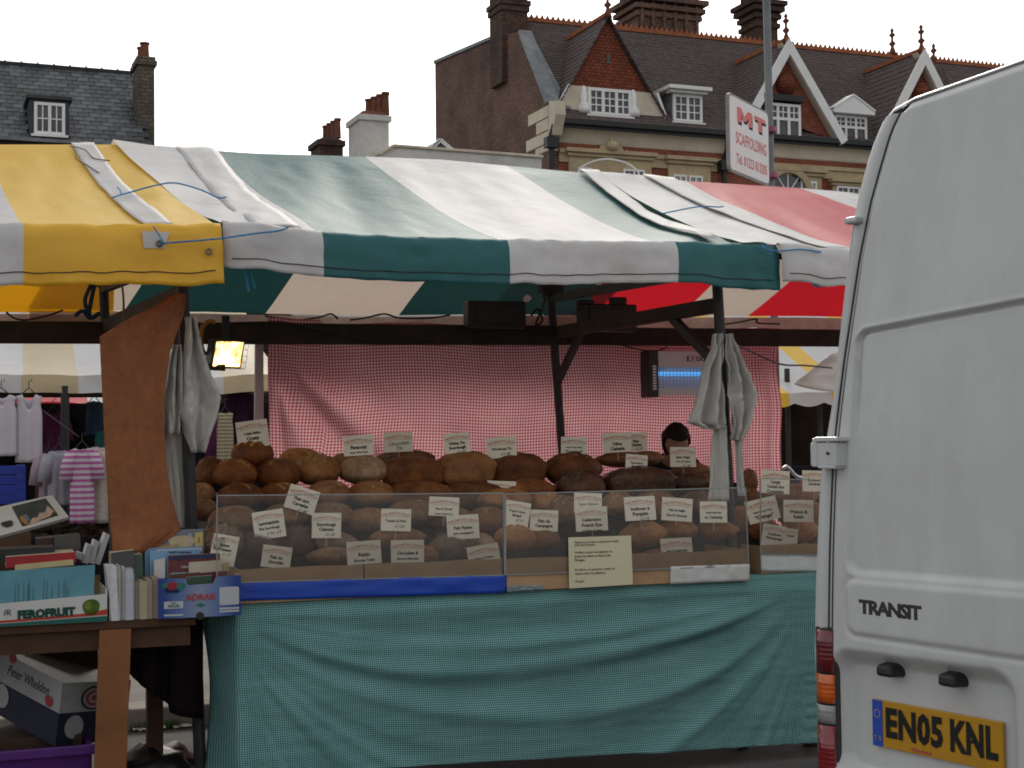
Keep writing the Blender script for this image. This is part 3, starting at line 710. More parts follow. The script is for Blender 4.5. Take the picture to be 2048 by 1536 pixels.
for k in range(5):
    z = lerp(-h*.5, h*.5, k/4); mb.tube([fp(-w*.55,-.004,z), fp(-w*.5,-.05,z), fp(w*.5,-.05,z), fp(w*.55,-.004,z)], .0010, 5)
part('wire_guard', mb, M_steel, fl)
mb = MB(); mb.box(q.x-.02, q.x+.02, q.y+.06, q.y+.09, q.z+.06, q.z+.22); part('bracket', mb, M_black, fl)
mb = MB(); mb.tube(smoothpath([ROW.f(430,645,1.9), ROW.f(418,643,1.9), ROW.f(405,655,1.9), ROW.f(402,680,1.92), ROW.f(408,705,1.98), q+Vector((-.06,.08,0))]), .013, 8); part('hose', mb, M_orange_tube, fl, smooth=True)
mb = MB(); mb.tube([ROW.f(410,733,1.9), ROW.f(450,735,1.9)], .02, 8); part('handle', mb, M_black, fl)

# ============================================================ insect killer
v = 2.3
a, b = ROW.f(1316, 702, v), ROW.f(1446, 702, v); c = ROW.f(1316, 790, v)
W_, H_ = (b-a).length*1.18, a.z-c.z
ik = thing('insect_killer', 'white electric insect killer with blue tube, hanging before the gingham', 'insect killer', ROW, (a.x+W_/2, v, c.z))
x0, x1, z0, z1 = a.x, a.x+W_, c.z, a.z
M_white_en = plain('white_enamel', (.66,.64,.66), .35, .5, .05, 6, .03)
mb = MB(); mb.box(x0, x1, v, v+.10, z1-.105, z1); mb.box(x0, x1, v, v+.10, z0, z0+.045); mb.box(x0, x1, v+.085, v+.1, z0+.045, z1-.105)
part('casing', mb, M_white_en, ik, bevel=.004)
mb = MB(); mb.box(x0-.075, x0-.001, v-.01, v+.12, z0-.015, z1+.005)
sd_ = part('end_cap', mb, M_black, ik, bevel=.008)
mb = MB()
for k in range(9): mb.box(x0-.045, x0-.02, v-.013, v-.0105, lerp(z0+.04, z1-.1, k/8)-.007, lerp(z0+.04, z1-.1, k/8)+.006)
part('vent_slot', mb, M_white_en, sd_)
mb = MB(); mb.box(x1+.001, x1+.05, v-.01, v+.12, z0-.015, z1+.005); part('end_cap', mb, M_black, ik, bevel=.008)
mt_, n_, o_ = newmat('uv_tube'); em = n_.nodes.new('ShaderNodeEmission'); em.inputs[0].default_value = (.08,.42,1,1); em.inputs[1].default_value = 1.0; L(n_, em.outputs[0], o_.inputs[0])
mb = MB(); mb.tube([(x0+.02, v+.05, z1-.145), (x1-.02, v+.05, z1-.145)], .013, 12); part('uv_tube', mb, mt_, ik, smooth=True)
M_grid = plain('grille_metal', (.45,.42,.45), .35, .5, .1, 9, 0, metal=.6)
mb = MB(); n = 22
for k in range(n+1): x = lerp(x0+.01, x1-.01, k/n); mb.box(x-.002, x+.002, v-.002, v+.002, z0+.045, z1-.105)
for k in range(7): z = lerp(z0+.05, z1-.11, k/6); mb.box(x0+.005, x1-.005, v-.005, v-.002, z-.002, z+.002)
part('grille', mb, M_grid, ik)
bb = BASE[ik.name]
t = text_part(ik, 'E', .045, M_ink, (x0+.215-bb.x, v-.002-bb.y, z1-.05-bb.z), bold=.03)
t = text_part(ik, 'X', .06, plain('logo_red', (.6,.03,.02), .5, .4, .05, 5, 0), (x0+.245-bb.x, v-.002-bb.y, z1-.05-bb.z), bold=.02, shear=.25, sx=.7)
t = text_part(ik, 'OCUTOR', .045, M_ink, (x0+.27-bb.x, v-.002-bb.y, z1-.05-bb.z), bold=.03, align='LEFT')
# ============================================================ bread
def crustmat(name, dark, mid, light, flour=.0, rough=.55):
    m, n, out = newmat(name); tc = n.nodes.new('ShaderNodeTexCoord'); oi = n.nodes.new('ShaderNodeObjectInfo')
    ad = n.nodes.new('ShaderNodeVectorMath'); ad.operation = 'ADD'; L(n, tc.outputs['Object'], ad.inputs[0])
    cb = n.nodes.new('ShaderNodeCombineXYZ'); L(n, math_n(n, 'MULTIPLY', oi.outputs['Random'], 40.0), cb.inputs[0]); L(n, cb.outputs[0], ad.inputs[1])
    v = ad.outputs[0]
    c = ramp(n, ntex(n, v, 11, 8, .75), [(.30, dark), (.5, mid), (.72, light)])
    c = mixc(n, ramp(n, ntex(n, v, 130, 2), [(.55, (0,0,0)), (.7, (.35,)*3)]), c, dark)
    if flour:
        fm = ramp(n, ntex(n, v, 14, 6, .75), [(.45, (0,0,0)), (.62, (flour,)*3)]); c = mixc(n, fm, c, (.55,.46,.34))
    # each loaf baked a little differently
    hv = n.nodes.new('ShaderNodeHueSaturation'); L(n, c, hv.inputs['Color'])
    L(n, math_n(n, 'ADD', math_n(n, 'MULTIPLY', oi.outputs['Random'], .55), .58), hv.inputs['Value'])
    princ(n, out, hv.outputs[0], rough, .35, 0, bump(n, math_n(n, 'ADD', ntex(n, v, 50, 6, .75), math_n(n, 'MULTIPLY', ntex(n, v, 14, 5, .7), 1.6)), .8, .008)); return m
B_dark = crustmat('crust_dark', (.06,.016,.004), (.19,.058,.012), (.34,.125,.028), 0)
B_gold = crustmat('crust_golden', (.15,.046,.010), (.36,.14,.034), (.52,.25,.075), .12)
B_pale = crustmat('crust_floured', (.16,.075,.03), (.32,.17,.075), (.46,.30,.16), .45)
B_brown = crustmat('crust_brown', (.08,.026,.008), (.22,.08,.022), (.36,.16,.05), .15)
B_rye = crustmat('crust_rye', (.10,.038,.013), (.25,.11,.036), (.38,.20,.08), .15)
B_crumb = crustmat('crumb_score', (.30,.16,.06), (.42,.25,.10), (.55,.36,.16), .2)
def bagmat():
    m, n, out = newmat('clear_bag'); v = coords(n)
    tr = n.nodes.new('ShaderNodeBsdfTransparent'); tr.inputs[0].default_value = (.95,.95,.95,1)
    gl = n.nodes.new('ShaderNodeBsdfGlossy'); gl.inputs[1].default_value = .12
    b = bump(n, ntex(n, v, 26, 4, .6), 1.0, .03); L(n, b, gl.inputs['Normal'])
    fr = n.nodes.new('ShaderNodeFresnel'); fr.inputs[0].default_value = 1.5; L(n, b, fr.inputs['Normal'])
    ms = n.nodes.new('ShaderNodeMixShader'); L(n, fr.outputs[0], ms.inputs[0]); L(n, tr.outputs[0], ms.inputs[1]); L(n, gl.outputs[0], ms.inputs[2])
    L(n, ms.outputs[0], out.inputs[0]); return m
M_bag = bagmat()
def spow(x, e): return math.copysign(abs(x)**e, x)
def loaf_mb(kind, w, d, h, seed, infl=0.0, rough=1.0):
    mb = MB(); nu, nv = 40, 22
    grooves = []
    rg = random.Random(seed)
    if kind == 'round':
        k = rg.choice((1, 2, 3)); base = rg.uniform(0, 3)
        grooves = [('line', base + i*(math.pi/2 if k == 2 else .0), (i-(k-1)/2)*.4 if k == 3 else 0) for i in range(k)]
    if kind == 'long': grooves = [('diag', .5, x) for x in (-.6,-.2,.2,.6)]
    gset = set()
    def fn(a, b):
        ca, sa = math.cos(a), math.sin(a); cb_, sb = math.cos(b), math.sin(b)
        if kind == 'tin':
            x, y, z = spow(ca, .32)*spow(cb_, .42), spow(sa, .32)*spow(cb_, .42), spow(sb, .55)
            if z > 0: z *= .55 + .45*(1-.75*x*x)*(1-.6*y*y) ; x *= 1+.03*math.sin(z*5); y *= 1+.05*(z > .05)
            else: x *= 1-.06*(-z); y *= 1-.08*(-z)
        elif kind == 'long':
            x = spow(ca, .85)*spow(cb_, .9); y = sa*cb_; z = sb
            tap = max(.0, 1-.45*x*x*x*x-.12*x*x); y *= tap; z *= tap
        else:
            x, y, z = ca*cb_, sa*cb_, sb
            z = z if z > 0 else z*.75
        g = 0.0
        for t, an, off in grooves:
            if t == 'line': dd = (x*math.cos(an)+y*math.sin(an)) - off
            else: dd = (x + y*.5) - off
            if z > .15: g = max(g, math.exp(-(dd/.085)**2)*sstep(.15, .5, z)*(1 if t == 'line' else sstep(.9,.5,abs(y))))
        r = 1 + rough*(.05*nz(x*2+seed, y*2, z*2) + .022*nz(x*6, y*6+seed, z*6)) + infl - .085*g
        if kind == 'tin' and infl == 0: r += .012*math.sin(z*9)
        fn.g = g
        return (x*w/2*r, y*d/2*r, z*h/2*r)
    us = frange(0, 2*math.pi, nu); vs = frange(-math.pi/2+.02, math.pi/2-.02, nv)
    base = 0; gv = {}
    for j, b in enumerate(vs):
        for i, a in enumerate(us[:-1]):
            mb.v.append(Vector(fn(a, b))); gv[len(mb.v)-1] = fn.g
    for j in range(nv):
        for i in range(nu):
            i2 = (i+1) % nu; f = [j*nu+i, j*nu+i2, (j+1)*nu+i2, (j+1)*nu+i]
            mb.f.append(f); mb.m.append(1 if sum(gv[k] for k in f)/4 > .6 else 0)
    mb.f.append(list(range(nu-1,-1,-1))); mb.m.append(0); mb.f.append([nv*nu+k for k in range(nu)]); mb.m.append(0)
    return mb
_seed = [100]
def loaf(kind, px, py, w, h, v, mat, label, rz=0.0, tilt=0.0, bag=False, deep=None, group=None):
    _seed[0] += 1; sd_ = _seed[0]; c = ROW.f(px, py, v); dist = ROW.W(c).y; k = dist/F_PX
    W_, H_ = w*k*1.07, h*k*1.14; D_ = deep or (W_ if kind == 'round' else min(W_*.55, H_*1.5) if kind == 'long' else H_*1.15)
    me = loaf_mb(kind, W_, D_, H_, sd_).mesh(kind+'_loaf', [mat, B_crumb], smooth=True)
    M = Matrix.Translation(ROW.W(c)) @ Matrix.Rotation(ROW.a*.5 + rz, 4, 'Z') @ Matrix.Rotation(tilt, 4, 'Y')
    o = placed(kind+'_loaf', me, M, None, label, 'bread', group)
    if bag:
        bm_ = loaf_mb(kind, W_*1.06, D_*1.06, H_*1.1, sd_+500, .02, 1.8).mesh('plastic_bag', [M_bag, M_bag], smooth=True); placed('plastic_bag', bm_, Matrix.Identity(4), o)
    return o
# stepped display stand below the piles
st = thing('display_steps', 'stepped dark wooden stand under the bread piles', 'display stand', ROW, (0, .9, T_Z))
for z, y0, y1 in ((T_Z+.20, .42, .70), (T_Z+.33, .705, .97), (T_Z+.44, .975, 1.42)):
    mb = MB(); mb.box(t_l+.02, t_r-.02, y0, y1, T_Z+.004, z); part('step', mb, M_timber, st, bevel=.004)
R_ = 'round'; T_ = 'tin'; G_ = 'long'
# -- back row, left to right (v about 1.1)
loaf(R_,505,909,80,58,1.05,B_dark,'dark round loaf crowning the left pile under the Large Italian card')
loaf(R_,421,948,58,62,1.02,B_dark,'dark round loaf at the far left of the upper row')
loaf(R_,470,951,84,60,.95,B_dark,'dark round loaf left below the crowning loaf')
loaf(R_,556,952,86,64,.97,B_dark,'dark round loaf right below the crowning loaf')
loaf(R_,600,921,84,46,1.28,B_gold,'golden round loaf behind, lit from above, left of the gingham fold')
loaf(R_,635,944,86,66,1.0,B_gold,'golden brown round loaf in front of the lit one, upper row')
loaf(R_,690,926,62,36,1.28,B_gold,'golden round loaf peeking out behind below the Pavarotti card')
loaf(R_,726,944,92,60,1.0,B_pale,'pale floured round loaf with a dark band below the Pavarotti card')
loaf(T_,812,920,108,36,1.3,B_brown,'brown tin loaf peeking out behind below the handwritten card')
loaf(T_,824,944,116,56,1.02,B_dark,'wide brown tin loaf right of the floured round loaf')
loaf(T_,931,937,108,62,1.02,B_gold,'tall golden tin loaf below the White Tin card')
loaf(T_,1034,940,102,62,1.04,B_dark,'very dark tin loaf below the Wholemeal Tin card')
loaf(G_,1144,939,122,62,1.05,B_dark,'long dark pointed loaf below the Cordobes card',.05)
loaf(G_,1247,919,120,28,1.22,B_brown,'long thin loaf lying below the Olive Ciabatta card',.0)
loaf(G_,1294,916,70,26,1.36,B_brown,'short thin loaf end behind the Olive Ciabatta card')
loaf(G_,1384,942,86,28,1.2,B_brown,'long thin loaf before the woman, below the Olive Oil card')
# -- second layer
loaf(R_,404,990,50,44,.86,B_brown,'brown round loaf low at the far left edge behind the post',group=None)
loaf(R_,408,1022,52,48,.62,B_brown,'reddish brown round loaf at the lower left edge of the pile')
loaf(R_,482,996,92,54,.82,B_dark,'dark round loaf just above the left end of the perspex')
loaf(R_,560,992,80,52,.84,B_dark,'dark round loaf behind the tilted card above the perspex edge')
loaf(R_,658,990,84,54,.82,B_brown,'brown round loaf at the perspex edge right of the tilted card')
loaf(R_,741,991,90,54,.82,B_gold,'golden round loaf at the perspex edge under the floured loaf')
loaf(T_,838,990,120,50,.84,B_dark,'brown tin loaf at the perspex edge under the wide tin loaf')
loaf(T_,945,990,116,48,.84,B_dark,'dark tin loaf at the perspex edge under the golden tin loaf')
loaf(R_,1010,1001,108,44,.70,B_gold,'smooth golden round loaf at the joint of the two perspex sheets')
loaf(T_,1058,985,90,50,.84,B_dark,'very dark loaf at the perspex edge under the very dark tin loaf')
loaf(R_,1162,978,92,60,.78,B_brown,'bagged round loaf with a cut top right of centre',bag=True)
loaf(T_,1277,966,122,52,.80,B_brown,'glossy bagged tin loaf below the Triple Malted card',bag=True)
loaf(G_,1392,968,90,38,.85,B_brown,'glossy bagged long loaf before the coats',bag=True)
loaf(R_,1498,965,34,50,.9,B_brown,'brown loaf end just right of the right post, upper one')
loaf(R_,1500,1000,44,44,.72,B_brown,'brown loaf end just right of the right post, lower one')
loaf(G_,1575,992,130,46,.8,B_brown,'long brown loaf behind the right screen under the Turkish Rye card')
# -- third layer behind the screens
loaf(R_,468,1042,96,56,.5,B_rye,'grey brown round loaf behind the left end of the perspex')
loaf(R_,570,1035,90,50,.62,B_rye,'rye round loaf behind the Rye Sourdough card')
loaf(R_,660,1032,92,50,.62,B_rye,'rye round loaf behind the Sourdough Ciabatta card')
loaf(G_,735,1040,100,44,.58,B_rye,'long rye loaf left of the Tomato card behind perspex')
loaf(R_,826,1028,96,52,.62,B_rye,'rye round loaf behind the Tomato card')
loaf(R_,900,1040,90,50,.6,B_brown,'brown round loaf behind the Pain Paysan card')
loaf(R_,975,1046,84,60,.5,B_brown,'brown round loaf left of the perspex joint')
loaf(R_,1093,1008,64,44,.66,B_gold,'small golden round loaf above the Campagne card')
loaf(R_,1128,1024,80,60,.6,B_rye,'rye round loaf between the Campagne and French Rye cards')
loaf(R_,1236,1012,66,54,.62,B_rye,'rye round loaf between French Rye and Sunflower cards')
loaf(R_,1310,1016,90,60,.62,B_brown,'brown round loaf behind the Sunflower card')
loaf(R_,1400,1014,84,60,.62,B_brown,'brown round loaf between the Seigle and Polish Rye cards')
loaf(G_,1480,1040,90,50,.5,B_brown,'brown loaf end beside the right post behind perspex')
loaf(G_,1604,1030,100,60,.6,B_brown,'brown long loaf behind the Walnut card')
# -- front layer in the trays
loaf(R_,446,1088,78,72,.22,B_pale,'pale bagged round loaf at the left end of the counter behind the books',bag=True)
loaf(G_,520,1090,110,50,.26,B_rye,'bagged rye loaf left of the Pain au chocolat card',bag=True)
loaf(G_,588,1086,104,56,.3,B_brown,'bagged brown loaf behind the Pain au chocolat card',.3,bag=True)
loaf(G_,662,1082,100,34,.3,B_pale,'pale flat ciabatta loaf below the Sourdough Ciabatta card, upper one')
loaf(G_,665,1112,100,32,.2,B_pale,'pale flat ciabatta loaf below the Sourdough Ciabatta card, lower one')
loaf(G_,795,1075,110,38,.32,B_gold,'long golden loaf below the Tomato card')
loaf(R_,845,1110,60,36,.12,B_gold,'small golden bun beside the Almond Brioche card')
loaf(G_,905,1094,92,52,.2,B_pale,'pale wrapped loaf below the Pain Paysan card',.1,bag=True)
loaf(G_,955,1090,76,44,.24,B_pale,'pale loaf between the Pain Paysan card and the perspex joint',-.2)
loaf(R_,1030,1078,80,54,.22,B_gold,'large pale golden bloomer right of the perspex joint',deep=.25)
loaf(R_,1088,1080,62,44,.2,B_gold,'golden bloomer end below the Campagne card')
loaf(G_,1290,1068,100,46,.26,B_gold,'golden round bun loaf below the Sunflower card')
loaf(R_,1358,1062,72,44,.26,B_gold,'seeded golden loaf below the Seigle card')
loaf(G_,1432,1060,92,36,.26,B_gold,'flat golden loaf below the Polish Rye card')
loaf(G_,1330,1112,110,28,.14,B_brown,'low brown roll in the tray right of the notice')
loaf(G_,1530,1062,70,40,.42,B_brown,'brown loaf below the Cottage card at the right screen')
loaf(G_,1598,1060,80,44,.42,B_gold,'golden loaf below the Walnut card')

# ============================================================ price cards
M_spike = plain('card_spike', (.5,.5,.48), .4, .5, .1, 9, 0)
M_hand = plain('pen_ink', (.01,.015,.025), .6, .3, .1, 9, 0)
def card(kind, body, price, px, py, w, h, rot, v, hand=False, spike=True, pre='cream price card reading'):
    c = ROW.f(px, py, v); k = ROW.W(c).y/F_PX; W_, H_ = w*k, h*k
    mb = MB(); mb.box(-W_/2, W_/2, -.0008, .0008, -H_/2, H_/2)
    me = mb.mesh('price_card', M_paper)
    M = Matrix.Translation(ROW.W(c)) @ Matrix.Rotation(math.radians(random.uniform(-2, 9)), 4, 'Z') @ Matrix.Rotation(math.radians(-random.uniform(4, 12)), 4, 'X') @ Matrix.Rotation(math.radians(-rot), 4, 'Y')
    o = placed('price_card', me, M, None, f'{pre} {kind}', 'price card')
    y = H_/2
    tw = W_*.8
    text_part(o, "THE EARTH'S CRUST", W_*.115, M_inkred, (0, -.0016, y-W_*.15), name='heading', bold=.012, sx=.9, arc=.75/W_*.55)
    mb = MB(); n = 9; pts = [(lerp(-.38, .38, i/n)*W_, -.0016, y-W_*.225-.75/W_*.55*(lerp(-.38,.38,i/n)*W_)**2) for i in range(n+1)]
    for i in range(n): a, b = pts[i], pts[i+1]; mb.add([a, b, (b[0], b[1], b[2]-W_*.012), (a[0], a[1], a[2]-W_*.012)], [(3,2,1,0)])
    placed('underline', mb.mesh('underline', M_inkred), Matrix.Identity(4), o)
    n = len(body); z = y - W_*.40
    for i, s in enumerate(body):
        if not s: continue
        sz = min(W_*.155, W_*1.45/max(6, len(s)))*(1.15 if hand else 1)
        text_part(o, s, sz, M_hand if hand else M_ink, (0, -.0016, z), bold=(.012 if hand else .045), shear=(.35 if hand else 0), sx=.95, rot=(.06 if hand else 0)); z -= W_*.165
    if price and z > -H_/2 + W_*.02:
        text_part(o, price, W_*.14, M_hand, (W_*.12, -.0016, z-W_*.01), shear=.25, bold=.01, name='price')
    if spike:
        mb = MB(); mb.tube([(0, .0022, -H_*.1), (0, .0022, -H_/2-.045)], .0014, 5); placed('spike', mb.mesh('spike', M_spike), Matrix.Identity(4), o)
    return o
card('Large Italian Crusty',['Large Italian','Crusty'],'£1.85',505,868,63,54,7,1.0)
card('Pavarotti',['Pavarotti','Large White Rustic'],'£1.85',717,891,60,40,3,.96)
card('Chocolate Tin in handwriting',['Chocolate','Tin'],'£ 1.80',797,884,58,40,2,1.25,True)
card('White Tin Sourdough',['White Tin','Sourdough'],'£1.65',914,886,52,40,6,1.0)
card('Wholemeal Tin',['Wholemeal Tin'],'£1.40',1003,895,60,42,3,1.0)
card('Large Crusty White Cordobes',['Large Crusty White','"Cordobes"'],'£1.85',1148,894,52,40,-2,1.05)
card('Olive Ciabatta',['Olive','Ciabatta'],'£1.85',1234,885,58,40,3,1.15)
card('Ciabatta, half hidden behind the Olive one',['Plain','Ciabatta'],'£1.35',1272,884,44,38,2,1.28)
card('Triple Malted Brown',['Triple Malted','Brown'],'',1273,925,44,32,-6,.84)
card('Extra Virgin Olive Oil Ciabatta, before the woman',['Extra Virgin','Olive Oil Ciabatta'],'£1.85',1366,914,52,40,-1,1.05)
card('Large Turkish Rye',['Large','Turkish Rye','Complete'],'£2.25',1551,964,58,46,-4,.5)
card('Croissant, cut off by the van',['Croissant','Caramel'],'',1628,962,48,42,-2,.55)
card('Pain aux Cereales, tilted above the perspex edge',['Pain aux','Cereales'],'£1.80',604,999,62,48,-18,.5)
card('a heading only, behind a round loaf at the perspex joint',[],'',1003,974,58,24,-3,.80,spike=False,pre='price card showing')
card('Pain de Terroir',['Pain de Terroir','organic wheat & rye'],'',888,1013,60,38,-3,.45)
card('Rye Sourdough',['Lammastide','Rye Sourdough'],'2 for £3',538,1049,62,56,8,.2)
card('Sourdough Ciabatta',['Sourdough','Ciabatta'],'£1.20',653,1051,58,50,-1,.22)
card('Tomato & Herb',['Tomato & Herb'],'£1.20',792,1040,60,44,-2,.25)
card('Pain Paysan',['Pain Paysan','pain campagnard'],'£2.25',926,1054,64,48,3,.15)
card('French Onion',['French Onion','Bread'],'£2.10',1034,1029,50,52,-10,.2)
card('Pain de Campagne',['Pain de','Campagne'],'£2.25',1088,1041,56,42,-3,.17)
card('Super Natural in handwriting, behind the French Rye card',['Super Natural','Nutritious'],'',1176,1006,56,40,-3,.3,True)
card('Celebration French Rye',['Celebration','French Rye','w. Sunflower & Linseed'],'£2.25',1183,1038,64,48,2,.15)
card('Sunflower & Pumpkin',['Sunflower &','Pumpkin'],'£2.25',1280,1017,62,48,2,.2)
card('Pain au Seigle',['Pain au Seigle','Rye & Caraway'],'£2.25',1354,1019,62,46,-5,.2)
card('Small Polish Rye',['Small Polish Rye','w. Caraway'],'£1.20',1427,1024,56,42,-1,.18)
card('Small Crusty White Cottage, tilted beside the right screen',['Small Crusty White','"Cottage"'],'£1.15',1525,1020,64,46,12,.3)
card('Walnut & Raisin',['Walnut &','Raisin'],'£2.25',1597,1022,60,44,-2,.3)
card('Butter Croissant, half behind the books',['Butter','Croissant'],'£1.10',448,1100,52,60,-10,.12)
card('Pain au chocolat',['Pain au','chocolat'],'',553,1114,58,44,-8,.03)
card('Raisin Brioche',['Raisin','Brioche Twist'],'£1.20 each',728,1105,68,46,3,.03)
card('Chocolate & Almond Brioche',['Chocolate &','Almond Brioche'],'£1.20 each',815,1103,66,46,0,.03)
card('Walnut & Sultana, sunk into the tray',['Walnut & Sultana'],'',967,1108,64,36,9,.02)
card('Jam Doughnuts, in the tray right of the notice',['Jam Doughnuts'],'',1353,1093,64,34,2,.05)
card('Traditional, sunk into the right tray',['Traditional','Wholemeal'],'',1548,1072,48,44,-10,.27)
card('Chocolate, small and low in the right tray',['Chocolate'],'',1577,1074,36,34,-6,.25)
# ============================================================ woman behind the bread
M_skin = plain('skin', (.30,.145,.095), .5, .4, .06, 12, .05)
M_hair = plain('dark_hair', (.010,.007,.006), .7, .2, .3, 60, .6, 120)
M_top = plain('black_top', (.010,.010,.012), .85, .15, .2, 9, .2)
M_trs = plain('dark_trousers', (.015,.017,.025), .85, .15, .2, 9, .2)
hd = ROW.f(1358, 893, 2.02)                # middle of the face
Z0 = hd.z
def tubes(chains, infl=0.0):
    mb = MB()
    for ch in chains:
        pts = smoothpath([Vector(c[:3]) for c in ch], 4); rs = []
        for i in range(len(ch)-1):
            for k in range(4): rs.append(lerp(ch[i][3], ch[i+1][3], k/4)+infl)
        rs.append(ch[-1][3]+infl); mb.tube(pts, rs, 12)
    return mb
def ell(mb, c, r, n=20, m=10, R=None, fn=None):
    c = Vector(c); b = len(mb.v)
    for j in range(m+1):
        ph = math.pi*(j/m-.5); ph = max(-1.55, min(1.55, ph))
        for i in range(n):
            a = 2*math.pi*i/n; d = Vector((math.cos(a)*math.cos(ph), math.sin(a)*math.cos(ph), math.sin(ph)))
            q = Vector((d.x*r[0], d.y*r[1], d.z*r[2]))
            if fn: q = fn(q, d)
            if R: q = R @ q
            mb.v.append(c+q)
    for j in range(m):
        for i in range(n):
            i2 = (i+1) % n; mb.f.append([b+j*n+i, b+j*n+i2, b+(j+1)*n+i2, b+(j+1)*n+i]); mb.m.append(0)
    mb.f.append([b+k for k in range(n-1,-1,-1)]); mb.m.append(0); mb.f.append([b+m*n+k for k in range(n)]); mb.m.append(0)
HR = Matrix.Rotation(math.radians(-12), 3, 'Z') @ Matrix.Rotation(math.radians(34), 3, 'X')   # looking down, a little left
hc = Vector((hd.x, 2.06, Z0+.02))
neck = (hc.x, hc.y+.05, Z0-.15)
x, y = hc.x, hc.y+.07
torso = [(x, y+.20, .02+.84, .15), (x, y+.17, Z0-.50, .135), (x, y+.13, Z0-.30, .15), (x, y+.09, Z0-.17, .115), (x, y+.03, Z0-.10, .06), (x, y-.02, Z0-.06, .052)]
sh = Z0-.115
y += .07
armL = [(x-.10, y+.02, sh+.005, .06), (x-.175, y+.01, sh-.02, .056), (x-.22, y-.08, sh-.26, .044), (x-.15, y-.27, sh-.36, .034), (x-.12, y-.33, sh-.40, .028)]
armR = [(x+.10, y+.02, sh+.005, .06), (x+.175, y+.01, sh-.02, .056), (x+.23, y-.06, sh-.27, .044), (x+.13, y-.25, sh-.38, .034), (x+.09, y-.31, sh-.42, .028)]
legs = [[(x+s*.09, y+.13, .86, .10), (x+s*.10, y+.05, .46, .062), (x+s*.10, y+.06, .10, .042), (x+s*.10, y-.08, .04, .035)] for s in (-1, 1)]
def hand(base, s):
    bx, by, bz = base; out = [[(bx, by, bz, .028), (bx, by-.05, bz-.02, .032), (bx, by-.075, bz-.03, .028)]]
    for i in range(4):
        fx = bx + (i-1.5)*.019; l = (.06,.07,.066,.052)[i]
        out.append([(fx, by-.07, bz-.028, .0095), (fx, by-.07-l*.55, bz-.045, .0085), (fx, by-.07-l*.85, bz-.075, .007)])
    out.append([(bx-s*.02, by-.03, bz-.015, .012), (bx-s*.05, by-.06, bz-.03, .010), (bx-s*.055, by-.09, bz-.045, .008)])
    return out
mb = tubes([[q[:3]+(q[3]-.016,) for q in ch] for ch in (torso[:4],)] + [[torso[3][:3]+(.075,)] + torso[4:]] + [[q[:3]+(q[3]-.010*(i < 3),) for i, q in enumerate(ch)] for ch in [armL, armR] + legs])
mb2 = tubes(hand(armL[-1][:3], -1) + hand(armR[-1][:3], 1)); mb.add(mb2.v, mb2.f)
def headfn(q, d):
    # narrow the jaw, flatten the face, add nose, brow and chin
    z = q.z
    if z < 0: s = 1-.30*min(1, -z/.11); q.x *= s; q.y *= 1-.12*min(1, -z/.11)
    if d.y < -.3:
        q.y += .008*sstep(-.3, -.9, d.y)
        q.y -= .024*math.exp(-(q.x/.013)**2)*math.exp(-((z+.022)/.020)**2)      # nose
        q.y -= .010*math.exp(-(q.x/.016)**2)*math.exp(-((z+.0)/.03)**2)
        for s in (-1, 1): q.y += .012*math.exp(-((q.x-s*.031)/.016)**2)*math.exp(-((z-.004)/.012)**2)
        q.y -= .006*math.exp(-((z-.026)/.011)**2)*math.exp(-(q.x/.045)**2)
        q.y -= .007*math.exp(-((z+.062)/.010)**2)*math.exp(-(q.x/.022)**2)       # lips
        q.y -= .008*math.exp(-((z+.100)/.014)**2)*math.exp(-(q.x/.02)**2)
    return q
ell(mb, hc, (.073, .093, .112), 44, 34, HR, headfn)
for s in (-1, 1): ell(mb, hc + HR @ Vector((s*.074, .012, -.004)), (.009, .018, .03), 10, 8, HR)
b0 = (x, y, 0)
wm = solo('person', 'woman in a black top behind the bread, dark hair tied back, looking down', 'person', mb, M_skin, ROW, b0, smooth=True)
rm = wm.modifiers.new('fuse', 'REMESH'); rm.mode = 'VOXEL'; rm.voxel_size = .0065; rm.use_smooth_shade = True
sm_ = wm.modifiers.new('soft', 'SMOOTH'); sm_.iterations = 2; sm_.factor = .5
def wpart(name, mb, mat, remesh=.0): 
    o = part(name, mb, mat, wm, smooth=True)
    if remesh: r = o.modifiers.new('fuse', 'REMESH'); r.mode = 'VOXEL'; r.voxel_size = remesh; r.use_smooth_shade = True
    return o
mb = tubes([torso[:4] + [(x, y-.04, Z0-.09, .066)], armL[:4], armR[:4]], .014); wpart('top', mb, M_top, .012)
mb = tubes([[(x, y+.13, .95, .155), (x, y+.13, .84, .15)]] + [l[:3] for l in legs], .014); wpart('trousers', mb, M_trs, .014)
for s in (-1, 1): mb = MB(); ell(mb, (x+s*.10, y-.03, .045), (.045, .13, .045)); wpart('shoe', mb, M_black)
def hairfn(q, d):
    # cap: pulled off the face below the hairline
    k_ = sstep(.46, .30, d.z)*sstep(-.05, -.30, d.y)
    q.y = lerp(q.y, max(q.y, -.02), k_)
    return q + Vector((0,0,0)) + d*(.006*nz(d.x*9, d.y*3, d.z*9))
mb = MB(); ell(mb, hc + HR @ Vector((0, .012, .012)), (.090, .106, .122), 48, 32, HR, hairfn)
wpart('hair', mb, M_hair)
mb = MB(); ell(mb, hc + HR @ Vector((-.02, .115, -.02)), (.05, .045, .05), 20, 14, HR); wpart('hair_bun', mb, M_hair)
for s in (-1, 1):
    mb = MB(); ell(mb, hc + HR @ Vector((s*.031, -.083, .003)), (.014, .006, .006), 14, 8, HR); wpart('eye', mb, plain('eye_lid', (.05,.03,.022), .4, .5, .05, 9, 0))
    mb = MB(); mb.tube([hc + HR @ Vector((s*a, -.094+.25*a*a*4, .024+b)) for a, b in ((.014,0),(.028,.005),(.046,.0))], [.003,.0035,.002], 6); wpart('eyebrow', mb, M_hair)
